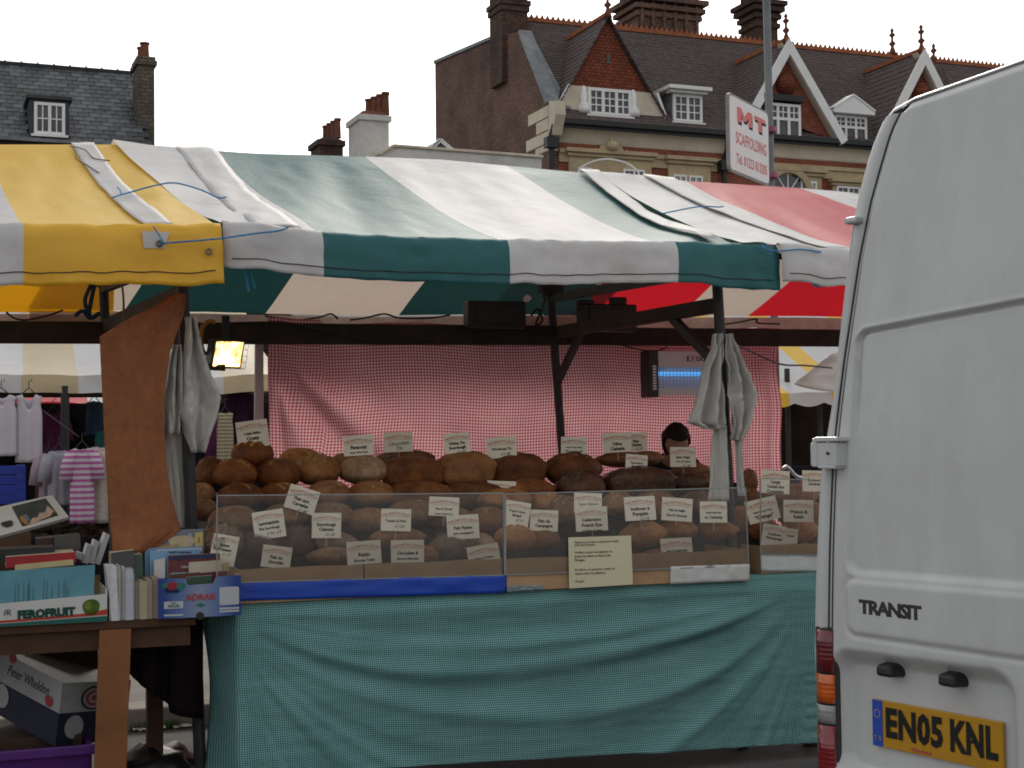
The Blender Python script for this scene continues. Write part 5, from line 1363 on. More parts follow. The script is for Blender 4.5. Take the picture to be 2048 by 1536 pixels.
a, b = bf(1175,175,fv-.12), bf(1262,232,fv-.12); lo, hi = bf(1218,232,fv-.12).z, bf(1218,178,fv-.12).z
window(bl, a.x, b.x, lo, hi, fv-.12, 3, (2,3), .11)
for s, x_ in ((-1, a.x), (1, b.x)):
    mb = MB(); mb.lathe([(.0,0),(.22,.05),(.25,.2),(.12,.45),(.14,.7),(.08,.95),(.02,1.0)], (x_+s*.12, fv-.06, lo), 10); part('scroll_bracket', mb, M_wpaint, bl, smooth=True)
# second and third gables with white bargeboards
for ap, fl, fr in (((1568,84),(1492,218),(1684,284)), ((1838,104),(1742,292),(1922,272))):
    A, Lf, Rf, va = gable(-.15, ap, fl, fr, B_front, .32, .3)
    finial(bl, (A.x, -.3, A.z+.02), 1.0)
    c = A + Vector((0, .0, -1.55)); mb = MB(); mb.lathe([(.05,-.42),(.3,-.3),(.42,0),(.3,.3),(.1,.42)], (c.x, -.12, c.z), 12); part('cartouche', mb, M_tilehung, bl, smooth=True)
a, b = bf(1530,205,-.35), bf(1601,275,-.35); window(bl, a.x, b.x, bf(1570,276,-.35).z, bf(1570,208,-.35).z, -.35, 3, (2,2), .10, transom=.55)
a2 = bf(1525,196,-.4); b2 = bf(1606,205,-.4); mb = MB(); mb.box(a2.x, b2.x, -.55, -.1, b2.z-.02, b2.z+.2); part('window_hood', mb, M_gutter, bl)
# flat dormer
fv = .1
a, b = bf(1345,186,fv), bf(1404,244,fv); zl, zh = bf(1375,245,fv).z, bf(1375,190,fv).z
mb = MB(); mb.box(a.x, b.x, fv+.04, roofv(zh)+.3, zl-.1, zh+.1); part('dormer_cheek', mb, M_lead, bl)
window(bl, a.x, b.x, zl, zh, fv, 2, (2,3), .10)
mb = MB(); mb.box(a.x-.32, b.x+.22, fv-.4, roofv(zh)+.5, zh+.102, zh+.24); mb.box(a.x-.2, b.x+.12, fv-.25, fv+.1, zh+.01, zh+.10); part('dormer_cornice', mb, M_wpaint, bl, bevel=.02)
# pedimented dormer
fv = -.05
a, b = bf(1668,232,fv), bf(1733,282,fv); zl, zh = bf(1700,283,fv).z, bf(1700,232,fv).z
mb = MB(); mb.box(a.x, b.x, fv+.04, roofv(zh)+.3, zl-.1, zh); part('dormer_cheek', mb, M_wpaint, bl)
window(bl, a.x, b.x, zl, zh, fv, 3, (2,2), .09, transom=.55)
pA_ = bf(1698,195,fv); mb = MB(); mb.prism([(a.x-.2, zh+.02), (b.x+.2, zh+.02), (b.x+.2, zh+.14), (pA_.x, pA_.z), (a.x-.2, zh+.14)], fv-.3, fv+.1); part('pediment', mb, M_wpaint, bl, bevel=.02)
mb = MB()
for x_ in (a.x-.2, b.x+.2): mb.bar((x_, fv-.05, zh+.18), (pA_.x, fv-.05, pA_.z+.04), .55, .06)
part('pediment_moulding', mb, M_wpaint, bl)
for F in (a.x-.2, b.x+.2):
    mb = MB(); mb.hexa([(pA_.x, fv+.1, pA_.z-.02), (pA_.x, roofv(pA_.z)+.3, pA_.z-.02), (F, roofv(zh)+.3, zh+.1), (F, fv+.1, zh+.1), (pA_.x, fv+.1, pA_.z+.04), (pA_.x, roofv(pA_.z)+.3, pA_.z+.04), (F, roofv(zh)+.3, zh+.16), (F, fv+.1, zh+.16)]); part('dormer_roof', mb, M_tile, bl)
# extra finials on the far end of the ridge
for px, py in ((1785, 106), (1868, 138)): q = bf(px, py, VR if px < 1800 else 2.6); finial(bl, (q.x, q.y, q.z), 1.05)
# hipped end piece
q0 = bf(1845,150,2.6); mb = MB(); q1 = bf(1868,140,2.6); mb.prism([(q1.x-1.6, ze), (q1.x+1.3, ze), (q1.x, q1.z)], 2.0, 3.2); part('hip_gable', mb, M_tile, bl)
# ---- chimneys
def stack(px0, px1, ybase, ytop, v, dep, mat, ribs=0, corbel=None):
    a, b = bf(px0, ybase, v), bf(px1, ybase, v); zb_ = a.z-1.5; zt = bf(px0, ytop, v).z
    mb = MB(); mb.box(a.x, b.x, v, v+dep, zb_, zt); o = part('chimney', mb, mat, bl)
    if ribs:
        for k in range(ribs): x = lerp(a.x+.12, b.x-.12, k/(ribs-1)); m_ = MB(); m_.box(x-.06, x+.06, v-.12, v-.003, zb_, zt); part('brick_rib', m_, mat, o)
    if corbel:
        for i, (py, e) in enumerate(corbel):
            z = bf(px0, py, v).z; m_ = MB(); m_.box(a.x-e, b.x+e, v-e, v+dep+e, z-.09-.0, z+.09); part('corbel', m_, mat, o)
    return o
stack(1004, 1056, 80, -90, 3.6, 1.2, B_dark, 0, [(14,.06),(2,.1)])
stack(1277, 1398, 66, -110, VR+.2, 1.6, B_side, 6, [(26,.10),(12,.2),(-4,.3)])
stack(1514, 1556, 84, -110, VR+.1, 1.2, B_dark, 0, [(48,.08),(30,.12),(16,.22),(4,.3)])
# ---- stone windows at the canopy line
def surround(x0, x1, y0, y1, wins):
    a, b = bf(x0, (y0+y1)/2), bf(x1, (y0+y1)/2); zt = bf((x0+x1)/2, y0).z; zl = bf((x0+x1)/2, y1).z - 1.2
    mb = MB(); mb.box(a.x, b.x, -.12, -.005, zl, zt-.2); o = part('stone_surround', mb, M_stone, bl, bevel=.015)
    mb = MB(); mb.box(a.x-.15, b.x+.15, -.32, -.006, zt-.14, zt); mb.box(a.x-.08, b.x+.08, -.22, -.007, zt-.26, zt-.142); part('cornice', mb, M_stone, o, bevel=.015)
    for w0, w1, wy in wins:
        c, d = bf(w0, wy, -.13), bf(w1, wy, -.13); window(bl, c.x, d.x, zl+.1, c.z, -.14, 1 if w1-w0 < 20 else 2, (2,4), .07, sill=False)
surround(1135, 1300, 303, 345, [(1156,1182,335),(1246,1288,338)])
surround(1334, 1418, 316, 362, [(1346,1372,349),(1377,1404,351)])
surround(1540, 1640, 338, 380, [(1600,1616,362),(1620,1632,363)])
surround(1662, 1728, 360, 385, [(1672,1718,372)])
ca = bf(1575, 388, -.14); mb = MB(); R0 = .75
for k in range(12):
    t0, t1 = math.pi*k/12, math.pi*(k+1)/12
    mb.prism([(ca.x+R0*math.cos(t), ca.z+R0*math.sin(t)) for t in (t0, t1)] + [(ca.x+(R0+.25)*math.cos(t), ca.z+(R0+.25)*math.sin(t)) for t in (t1, t0)], -.3, -.13)
part('arch_surround', mb, M_stone, bl)
mb = MB(); mb.prism([(ca.x+R0*math.cos(math.pi*k/12), ca.z+R0*math.sin(math.pi*k/12)) for k in range(13)], -.16, -.135); ao = part('fanlight', mb, M_glass, bl)
mb = MB()
for k in range(5): t = math.pi*(k+.5)/5; mb.bar((ca.x, -.17, ca.z), (ca.x+R0*math.cos(t), -.17, ca.z+R0*math.sin(t)), .04, .04)
part('glazing_bar', mb, M_wpaint, ao)
# carved crest over the first bay
c0 = bf(1222, 306, -.2); mb = MB(); cr = [(-1.15,0),(-.95,.16),(-.75,.10),(-.6,.3),(-.4,.28),(-.28,.5),(-.12,.45),(0,.68),(.12,.45),(.28,.5),(.4,.28),(.6,.3),(.75,.10),(.95,.16),(1.15,0)]
mb.prism([(c0.x+x*.62, c0.z+z*.85) for x, z in cr], -.28, -.14); part('carved_crest', mb, M_stone, bl, bevel=.03)
mb = MB(); mb.lathe([(.02,-.2),(.2,-.12),(.24,0),(.2,.12),(.02,.2)], (c0.x, -.28, c0.z+.22), 10); part('crest_boss', mb, M_stone, bl, smooth=True)

# ============================================================ slate roofed house, far left
HSE = Frame(tuple(CAM_P + ray(304, 290)*(43/ray(304, 290).y) - Vector((0,0,0)))[:2] + (0,), 22)
hf = lambda px, py, v=0.0: HSE.f(px, py, v)
hs_ = thing('slate_roofed_house', 'dark slate roofed house with small dormer and brick chimney at far left', 'house', HSE, (-5, 2, 0))
e_z = hf(302, 291, 0).z; rp = HSE.g(271, 148, 0); VH, ZH = rp.y, rp.z
if VH < .6: VH = .6
UL = -11
mb = MB(); mb.box(UL, -.03, .25, 7, 0, e_z-.12); part('wall', mb, B_dark, hs_)
mb = MB(); mb.prism([(0.0, e_z-.05), (VH, ZH-.05), (VH+3.5, ZH-2.2), (VH+3.5, e_z-.5), (.2, e_z-.5)], UL, -.02, ax=0); rf = part('roof', mb, M_slatebed, hs_)
sl = math.hypot(VH, ZH-e_z); dv, dz = VH/sl, (ZH-e_z)/sl; gauge = sl/18
sm = [None]*3
for i in range(3):
    m_ = MB(); m_.rbox((0,0,0), (.308, .014, gauge*1.22), Matrix.Identity(3)); sm[i] = m_.mesh('slate', M_slate[i])
tilt = math.atan2(dv, dz)
dl = hf(58, 196, 0).x; dr = hf(140, 280, 0).x; dzt = hf(100, 196, .1).z
rg = random.Random(5); bs_ = BASE[hs_.name]
ndone = 0
for r in range(18):
    s = (r+.5)*gauge
    for c_ in range(16):
        u = -.17 - c_*.325 - (.16 if r % 2 else 0); v_ = s*dv; z_ = e_z + s*dz
        if dl < u < dr and z_ < dzt: continue
        if ndone >= 290: continue
        ndone += 1
        M = Matrix.Translation(Vector((u, v_-.02-.006*rg.random(), z_+.0)) - bs_) @ Matrix.Rotation(-tilt-.035+rg.uniform(-.012,.012), 4, 'X') @ Matrix.Rotation(rg.uniform(-.015,.015), 4, 'Y')
        placed('slate', sm[rg.choice((0,0,1,1,2))], M, rf)
mb = MB(); x = -.1
while x > UL: mb.bar((x, VH, ZH+.0), (x-.43, VH, ZH+.0), .2, .12); mb.bar((x-.43, VH, ZH+.02), (x-.47, VH, ZH+.02), .24, .15); x -= .47
part('ridge_tiles', mb, M_slatebed, rf)
mb = MB(); mb.bar((UL,-.08,e_z-.06), (0,-.08,e_z-.06), .12, .1); part('gutter', mb, M_lead, hs_)
a, b = hf(68, 204, -.02), hf(130, 272, -.02)
mb = MB(); mb.box(a.x-.12, b.x+.12, .02, VH, b.z-.15, a.z+.1); mb.box(a.x-.2, b.x+.2, -.12, VH, a.z+.101, a.z+.2); dm = part('dormer', mb, M_slate[2], hs_)
window(hs_, a.x, b.x, hf(100,270,-.02).z, hf(100,206,-.02).z, -.02, 2, (2,2), .085)
ch0, ch1 = hf(276, 200, .9), hf(309, 200, .9); zt = hf(292, 130, .9).z
mb = MB(); mb.box(ch0.x, ch1.x, .9, 2.0, 0, zt); ck = part('chimney', mb, B_yellow, hs_)
zc = hf(292, 121, .9).z; mb = MB(); mb.box(ch0.x-.07, ch1.x+.07, .83, 2.07, zt+.002, zc); mb.box(ch0.x-.03, ch1.x+.03, .87, 2.03, zc+.001, zc+.12); part('chimney_cap', mb, B_yellow, ck)
xm = (ch0.x+ch1.x)/2; pot(ck, (xm, 1.2, zc+.12), .14, .48); pot(ck, (xm-.02, 1.65, zc+.12), .14, .45)

# ============================================================ house with sooty chimney in the middle distance
MID = Frame(tuple(CAM_P + ray(662, 300)*(58/ray(662, 300).y))[:2] + (0,), 22)
mf = lambda px, py, v=0.0: MID.f(px, py, v)
mh = thing('distant_house', 'distant house of which only a sooty chimney with four pots shows', 'house', MID, (0, 3, 0))
a, b = mf(634, 300, 2.2), mf(690, 300, 2.2); zt = mf(660, 291, 2.2).z
mb = MB(); mb.box(-6, 3, 0, 6, 0, 10.0); part('wall', mb, B_dark, mh)
mb = MB(); mb.prism([(-.2, 9.9), (6.2, 9.9), (3, 12.2)], -6.1, 3.1, ax=0); rf2 = part('roof', mb, M_slatebed, mh)
mb = MB(); mb.box(a.x+.1, b.x-.08, 2.2, 3.6, 8, zt); ck = part('chimney', mb, B_dark, mh)
mb = MB(); mb.box(a.x, b.x, 2.1, 3.7, zt+.001, zt+.22); mb.hexa([(a.x+.05,2.15,zt+.221),(b.x-.05,2.15,zt+.221),(b.x-.05,3.65,zt+.221),(a.x+.05,3.65,zt+.221),(a.x+.4,2.5,zt+.42),(b.x-.4,2.5,zt+.42),(b.x-.4,3.3,zt+.42),(a.x+.4,3.3,zt+.42)]); part('chimney_cap', mb, B_dark, ck)
for k in range(4):
    q = mf(649+k*8, 270, 2.5+.28*(3-k)); pot(ck, (q.x+.05, 2.5+.28*(3-k), zt+.38), .14, .66+.05*k)

# ============================================================ white rendered building
WHT = Frame(tuple(CAM_P + ray(1083, 320)*(48/ray(1083, 320).y))[:2] + (0,), 22)
wf = lambda px, py, v=0.0: WHT.f(px, py, v)
wh_ = thing('white_building', 'low white rendered building with parapet and chimney left of the brick one', 'building', WHT, (-3, 2, 0))
q0, q1, q2 = wf(758, 312), wf(786, 294), wf(1083, 316)
mb = MB(); mb.prism([(q0.x, 0), (q2.x, 0), (q2.x, q2.z), (q1.x, q1.z), (q0.x, q0.z)], 0, .35); part('parapet_wall', mb, M_wrender, wh_)
mb = MB(); mb.bar((q1.x, .17, q1.z+.04), (q2.x+.04, .17, q2.z+.04), .5, .09); mb.bar((q0.x, .17, q0.z+.04), (q1.x, .17, q1.z+.04), .5, .09); part('coping', mb, M_render, wh_, bevel=.02)
mb = MB(); mb.box(q0.x-1.2, q2.x, .36, 6.5, 0, q0.z-.5); part('wall', mb, M_wrender, wh_)
a, b = wf(723, 300, .1), wf(786, 300, .1); zt = wf(755, 238, .1).z; zc = wf(755, 226, .1).z
mb = MB(); mb.box(a.x+.04, b.x-.03, .4, 1.7, 0, zt); ck = part('chimney', mb, M_wrender, wh_)
mb = MB(); mb.box(a.x-.03, b.x+.05, .33, 1.77, zt+.001, zc); part('chimney_cap', mb, M_wrender, ck, bevel=.02)
mb = MB(); mb.hexa([(a.x+.02,.4,zc+.001),(b.x-.02,.4,zc+.001),(b.x-.02,1.7,zc+.001),(a.x+.02,1.7,zc+.001),(a.x+.2,.6,zc+.16),(b.x-.2,.6,zc+.16),(b.x-.2,1.5,zc+.16),(a.x+.2,1.5,zc+.16)]); part('flaunching', mb, M_pot, ck)
for k in range(4): q = wf(746+k*8.4, 215, .7); pot(ck, (q.x, .7+.25*(3-k)*.6, zc+.1), .125, .56+.05*k)
ap, l_, r_ = wf(878, 281, 1.0), wf(838, 300, 1.0), wf(928, 301, 1.0); zb_ = l_.z-.3
mb = MB(); mb.prism([(l_.x, zb_), (r_.x, zb_), (ap.x, ap.z-.06)], 1.0, 1.2); dg_ = part('dormer_gable', mb, M_lead, wh_)
for F in (l_, r_): m_ = MB(); m_.bar((F.x, 1.6, zb_), (ap.x, 1.6, ap.z), 1.5, .06); part('dormer_roof', m_, M_slate[1], wh_)
m_ = MB(); m_.bar((l_.x, .88, zb_), (ap.x, .88, ap.z), .06, .12); m_.bar((r_.x, .88, zb_), (ap.x, .88, ap.z), .06, .12); part('dormer_bargeboard', m_, M_wpaint, wh_)

# ============================================================ scaffolding sign on its pole
SGN = Frame(tuple(CAM_P + ray(1537, 340)*(13/ray(1537, 340).y))[:2] + (0,), 60)
sf = lambda px, py, v=0.0: SGN.f(px, py, v)
pt = post_line(SGN, (1533, 0), (1542, 372), 0.05)
pole = thing('steel_pole', 'grey steel scaffold pole rising behind the red canopy', 'pole', SGN, tuple(pt(0)))
mb = MB(); mb.tube([pt(0), pt(6.5)], .034, 12); part('tube', mb, plain('galvanised', (.15,.16,.165), .5, .5, .2, 6, .1, metal=.5), pole, smooth=True)
mb = MB(); mb.box(-.15, .15, -.1, .2, 0, .02); 
for z in (0.05,): mb = MB(); c = pt(0.02); mb.box(c.x-.1, c.x+.1, c.y-.1, c.y+.1, 0, .012); part('base_plate', mb, M_steel, pole)
co_ = [sf(1449,180), sf(1533,226), sf(1535,372), sf(1460,345)]
uL, uR = (co_[0].x+co_[3].x)/2, co_[1].x+.01; zT = (co_[0].z+co_[1].z)/2; zB = (co_[2].z+co_[3].z)/2
sg = thing('scaffolding_sign', 'white MT Scaffolding sign with red lettering strapped to the pole', 'sign', SGN, ((uL+uR)/2, 0, zB))
def rrect(x0, x1, z0, z1, r, n=6):
    out = []
    for cx_, cz_, a0 in ((x1-r, z1-r, 0), (x0+r, z1-r, 90), (x0+r, z0+r, 180), (x1-r, z0+r, 270)):
        for k in range(n+1): a = math.radians(a0+90*k/n); out.append((cx_+r*math.cos(a), cz_+r*math.sin(a)))
    return out
mb = MB(); mb.prism(rrect(uL, uR, zB, zT, .06), -.012, .012); part('frame_edge', mb, plain('sign_edge', (.25,.25,.24), .5, .4, .2, 8, .1, dirt=(.12,.10,.08)), sg)
mb = MB(); mb.prism(rrect(uL+.02, uR-.02, zB+.02, zT-.02, .05), -.016, -.0125); part('panel', mb, plain('sign_white', (.70,.70,.68), .35, .5, .05, 5, 0), sg)
M_sred = plain('sign_red', (.62,.045,.03), .4, .5, .05, 5, 0)
bs2 = BASE[sg.name]; Ws, Hs = uR-uL, zT-zB
def fit(s, x0, x1, zc, h, mat, y, bold, nm, shear=0):
    tm = text_mb(s, h*1.4, bold=bold, shear=shear); xs = [q.x for q in tm.v]; z_ = [q.z for q in tm.v]; sx = (x1-x0)/(max(xs)-min(xs)); sz = h/(max(z_)-min(z_)); m2 = MB()
    m2.add([(uL + x0 + (q.x-min(xs))*sx, y, zB + zc + (q.z-(max(z_)+min(z_))/2)*sz) for q in tm.v], tm.f); return part(nm, m2, mat, sg)
for ch_, xa_, xb_ in (('M', .20, .56), ('T', .62, .90)):
    gl_ = {'M': [(0,0),(0,1),(.28,1),(.5,.52),(.72,1),(1,1),(1,0),(.74,0),(.74,.55),(.58,.2),(.42,.2),(.26,.55),(.26,0)], 'T': [(.34,0),(.34,.72),(0,.72),(0,1),(1,1),(1,.72),(.66,.72),(.66,0)]}[ch_]
    for nm_, mt_2, y_, ox, oz in (('letter_shadow', M_ink, -.0165, .016, -.02), ('lettering', M_sred, -.0175, 0, 0)):
        m2 = MB(); m2.add([(uL+Ws*lerp(xa_, xb_, gx)+ox, y_, zB+Hs*(.675+.19*gz)+oz) for gx, gz in gl_], [tuple(range(len(gl_)-1, -1, -1))]); part(nm_, m2, mt_2, sg)
fit('SCAFFOLDING', Ws*.16, Ws*.92, Hs*.465, Hs*.155, M_sred, -.0175, .015, 'lettering')
fit('Tel. 01223 813205', Ws*.16, Ws*.93, Hs*.20, Hs*.13, M_sred, -.0175, .015, 'lettering')
for zq in (.82, .2):
    c = pt(zB + Hs*zq); mb = MB(); mb.tube([(c.x, c.y, c.z-.03), (c.x, c.y, c.z+.03)], .045, 12); mb.box(c.x-.09, c.x-.0, -.02, .05, c.z-.022, c.z+.022); part('strap', mb, plain('pink_strap', (.32,.09,.16), .6, .3, .2, 8, 0), sg)
# ============================================================ book table
VB = -.10
bt_z = ROW.f(300, 1238, VB).z; bt_l, bt_r = ROW.f(-260, 1270, VB).x, ROW.f(392, 1235, VB).x
bk = thing('book_table', 'rough brown wooden table carrying the boxes of books', 'table', ROW, ((bt_l+bt_r)/2, .3, 0))
M_tabl = plain('worn_table_wood', (.075,.035,.018), .7, .3, .3, 5, .4, 30)
mb = MB(); mb.box(bt_l, bt_r, VB, .60, bt_z-.035, bt_z); part('table_top', mb, M_tabl, bk, bevel=.004)
mb = MB(); mb.box(bt_l, bt_r-.02, VB+.03, VB+.055, bt_z-.12, bt_z-.036); part('apron_rail', mb, M_tabl, bk)
a, b = ROW.f(199, 1260, VB+.0), ROW.f(263, 1260, VB+.0); c, d = ROW.f(189, 1536, VB), ROW.f(252, 1536, VB)
dl_ = (c-a)*(1/(a.z-c.z)); z_ = bt_z-.036
def lg(z, q): return Vector((q.x + dl_.x*(a.z-z), VB, z))
mb = MB(); P0, P1 = lg(0, a), lg(0, b); Q0, Q1 = lg(z_, a), lg(z_, b); o_ = Vector((0, .028, 0))
mb.hexa([P0+Vector((0,.0,0)), P1, P1+o_, P0+o_, Q0, Q1, Q1+o_, Q0+o_]); part('leg', mb, plain('orange_pine', (.22,.085,.028), .6, .35, .25, 4, .3, 25), bk, bevel=.003, label='orange pine plank leg')
for x_, y_ in ((bt_l+.1, .5), (bt_r-.1, .52), (bt_l+.1, 0.0)): mb = MB(); mb.box(x_-.035, x_+.035, y_-.035, y_+.035, 0, bt_z-.036); part('leg', mb, M_tabl, bk)
# dark ragged cloth below
M_darkcl = plain('dark_cloth', (.012,.008,.010), .95, .05, .2, 9, .2)
rg = random.Random(3)
ed = [(258,1345),(268,1358),(276,1364),(284,1372),(300,1382),(306,1390),(318,1394),(326,1402),(338,1410),(340,1424),(356,1430),(376,1434),(396,1438),(408,1440)]
def rag(s, t):
    i = min(int(s*(len(ed)-1)), len(ed)-2); k = s*(len(ed)-1)-i; x = lerp(ed[i][0], ed[i+1][0], k); y = lerp(ed[i][1], ed[i+1][1], k)
    q = ROW.f(x, y, .12); top = ROW.f(x, 1246, .12)
    return (lerp(top.x, q.x, t), .12 + .03*math.sin(s*14), lerp(bt_z-.04, q.z, t))
mb = MB(); mb.grid(rag, frange(0, 1, 39), frange(0, 1, 8)); solo('dark_cloth', 'black ragged edged cloth hanging below the book table', 'cloth', mb, M_darkcl, ROW, smooth=True, solid=.004)

# generic helpers: boards from pixel quads, text on them
def slab(name, label, cat, pts, v, th, mat, dv=(0,0,0,0), page=None, bevel=.0, group=None):
    q = [ROW.f(x, y, v+d) for (x, y), d in zip(pts, dv)]      # TL TR BR BL
    e1_ = (q[1]-q[0]); e2_ = (q[0]-q[3]); nrm = e1_.cross(e2_).normalized(); nrm = nrm if nrm.y > 0 else -nrm
    mb = MB(); m_ = nrm*th
    mb.add(q + [p_+m_ for p_ in q], [(3,2,1,0)], 0)
    n = len(mb.v); mb.f += [[4,5,6,7],[0,1,5,4],[1,2,6,5],[2,3,7,6],[3,0,4,7]]; mb.m += [0]+[1 if page else 0]*4
    o = solo(name, label, cat, mb, [mat, page] if page else mat, ROW, bevel=bevel, group=group)
    return o, q
def on_quad(parent, q, s, x, y, h, mat, bold=.02, name='lettering', rot=0, **k):
    """x,y: 0..1 in the quad (TL TR BR BL), h in metres"""
    ex = (q[2]-q[3]).normalized(); ez = (q[0]-q[3]).normalized(); nn = ex.cross(ez).normalized(); nn = nn if nn.y < 0 else -nn
    c = (q[3].lerp(q[2], x)).lerp(q[0].lerp(q[1], x), y) + nn*.003 - BASE[parent.name]
    tm = text_mb(s, h, bold=bold, **k); R2 = Matrix.Rotation(rot, 3, 'Y')
    mb = MB(); vs = []
    for p_ in tm.v: p2 = R2 @ p_; vs.append(c + ex*p2.x + ez*p2.z - nn*p2.y*0 + BASE[parent.name])
    mb.add(vs, tm.f); return part(name, mb, mat, parent)
def quad_on(parent, q, name, pts, mat, lift=.002):
    ex = [(q[3].lerp(q[2], x)).lerp(q[0].lerp(q[1], x), y) for x, y in pts]
    nn = (q[2]-q[3]).cross(q[0]-q[3]).normalized(); nn = nn if nn.y < 0 else -nn
    mb = MB(); mb.add([p_+nn*lift for p_ in ex], [tuple(range(len(ex)))]); return part(name, mb, mat, parent)
def blob(cx_, cy_, rx, ry, n=14, jig=0.0, rot=0):
    return [(cx_+rx*math.cos(a)*(1+jig*math.sin(a*3)), cy_+ry*math.sin(a)*(1+jig*math.cos(a*2))) for a in [2*math.pi*k/n for k in range(n)]]
M_page = plain('book_pages', (.50,.44,.34), .85, .15, .12, 40, .3, 160)
M_pagew = plain('book_pages_white', (.60,.60,.62), .8, .2, .08, 40, .3, 160)
def cover(name, col, rough=.45): return plain('cover_'+name, col, rough, .45, .12, 10, .05)

# ---- FEROFRUIT box
M_fw = plain('printed_white', (.56,.56,.53), .7, .25, .08, 5, .1, dirt=(.35,.32,.27)); M_fred = plain('print_red_band', (.42,.05,.03), .7, .25, .08, 5, 0); M_fteal = plain('print_teal', (.02,.11,.10), .7, .25, .1, 5, 0)
v0 = -.12
qf = [ROW.f(x, y, v0) for x, y in ((-70,1214),(213,1188),(215,1240),(-70,1266))]
qf[3].z = qf[2].z = bt_z+.002; 
fb = thing('fruit_box', 'printed white and red FEROFRUIT cardboard box of books at far left', 'box', ROW, ((qf[2].x+qf[3].x)/2, v0, bt_z))
D = .36
mb = MB(); mb.add(qf + [p_+Vector((0,.006,0)) for p_ in qf], [(3,2,1,0),(4,5,6,7),(0,1,5,4),(1,2,6,5),(2,3,7,6),(3,0,4,7)]); fw_ = part('front_wall', mb, M_fw, fb)
mb = MB(); mb.box(qf[3].x, qf[2].x, v0+D, v0+D+.006, bt_z, qf[1].z+.05); part('back_wall', mb, M_card, fb)
for x_ in (qf[3].x, qf[2].x-.006): mb = MB(); mb.box(x_, x_+.006, v0+.007, v0+D-.001, bt_z, qf[1].z+.02); part('side_wall', mb, M_fw, fb)
mb = MB(); mb.box(qf[3].x, qf[2].x, v0+.007, v0+D-.001, bt_z, bt_z+.005); part('box_floor', mb, M_card, fb)
quad_on(fw_, qf, 'red_band', [(0,.22),(.55,.30),(.85,.34),(1,.45),(1,.24),(0,.12)], M_fred)
quad_on(fw_, qf, 'teal_band', [(0,.0),(0,.09),(1,.20),(1,.0)], M_fteal)
tx = on_quad(fw_, qf, 'FEROFRUIT', .565, .44, .044, plain('print_dkgreen', (.015,.06,.05), .7, .2, .1, 5, 0), .07, sx=1.0, rot=-.02)
quad_on(fw_, qf, 'melon_print', blob(.885, .55, .062, .34, 16, .08), plain('melon_green', (.06,.11,.01), .6, .3, .3, 60, .1))
quad_on(fw_, qf, 'melon_print', blob(.86, .62, .03, .15, 12, .05), plain('melon_pale', (.14,.18,.03), .6, .3, .3, 60, .1), .003)
on_quad(fw_, qf, 'fR', .29, .58, .035, plain('print_dkgreen', (.015,.06,.05)), .0, shear=.2)
# ---- blue folder and books in it
o, q = slab('blue_board', 'tall light blue board standing in the fruit box', 'board', [(-60,1147),(190,1130),(187,1206),(-60,1222)], v0+.012, .012, cover('sky', (.10,.27,.33), .6))
for k in range(14): x_ = rg.uniform(.35, .85); quad_on(o, q, 'scuff', [(x_, .1), (x_+.004, .1), (x_+.003, rg.uniform(.35,.8)), (x_, rg.uniform(.35,.8))], M_inkblue)
slab('book', 'red book lying behind the blue board', 'book', [(12,1114),(150,1104),(152,1124),(12,1136)], .02, .2, cover('red', (.32,.012,.015)), page=M_page)
slab('book', 'cream book edge behind the blue board, below the red book', 'book', [(30,1130),(146,1119),(148,1130),(30,1141)], .01, .18, cover('cream', (.5,.42,.22)))
slab('book', 'black book standing behind the red book at far left', 'book', [(-60,1102),(108,1094),(110,1118),(-60,1128)], .08, .18, cover('black', (.012,.014,.016)))
slab('storage_box', 'dark brown wooden box behind the grey books', 'box', [(72,1078),(160,1070),(160,1104),(72,1110)], .30, .15, plain('box_brown', (.05,.03,.022), .6, .3, .2, 6, .1))
slab('storage_box', 'grey box front behind the grey books', 'box', [(110,1072),(160,1068),(162,1100),(108,1102)], .26, .03, plain('box_grey', (.09,.085,.08), .6, .3, .2, 6, .1))
for i, (x0, x1, y0, y1, lab) in enumerate(((152,166,1104,1120,'first and shortest'),(164,184,1088,1128,'second'),(176,198,1080,1128,'third'),(188,220,1066,1130,'last and tallest'))):
    slab('book', f'grey book leaning right beside the blue board, {lab} of four', 'book', [(x1-9,y0),(x1,y0+4),(x0+12,y1),(x0,y1-3)], .05+.02*i, .12, cover('grey%d' % i, (.20+.05*i,.20+.05*i,.20+.045*i)), page=M_pagew)
# ---- open art book propped up
qv = .38
o, q = slab('art_book', 'open picture book with a dark landscape propped up at far left', 'book', [(-120,1040),(104,990),(138,1034),(-90,1096)], qv, .02, plain('art_page', (.55,.54,.50), .4, .4, .05, 8, 0), dv=(.1,.1,0,0), page=M_pagew)
quad_on(o, q, 'picture', [(.60,.10),(.93,.16),(.93,.92),(.62,.90)], plain('picture_dark', (.035,.045,.042), .35, .5, .6, 14, 0))
quad_on(o, q, 'picture_figure', [(.66,.12),(.72,.30),(.76,.28),(.80,.42),(.85,.40),(.90,.62),(.92,.35),(.86,.2),(.78,.16),(.72,.11)], plain('picture_pale', (.45,.32,.24), .35, .5, .2, 30, 0), .003)
quad_on(o, q, 'picture_figure', blob(.645, .3, .025, .2, 12, .1), plain('picture_orange', (.35,.16,.06), .35, .5, .3, 30, 0), .0035)
quad_on(o, q, 'picture_figure', blob(.68, .36, .018, .16, 12, .1), plain('picture_blue', (.10,.16,.25), .35, .5, .3, 30, 0), .004)
quad_on(o, q, 'picture_figure', blob(.50, .32, .05, .14, 12, .2), plain('picture_dark', (.035,.045,.042)), .003)
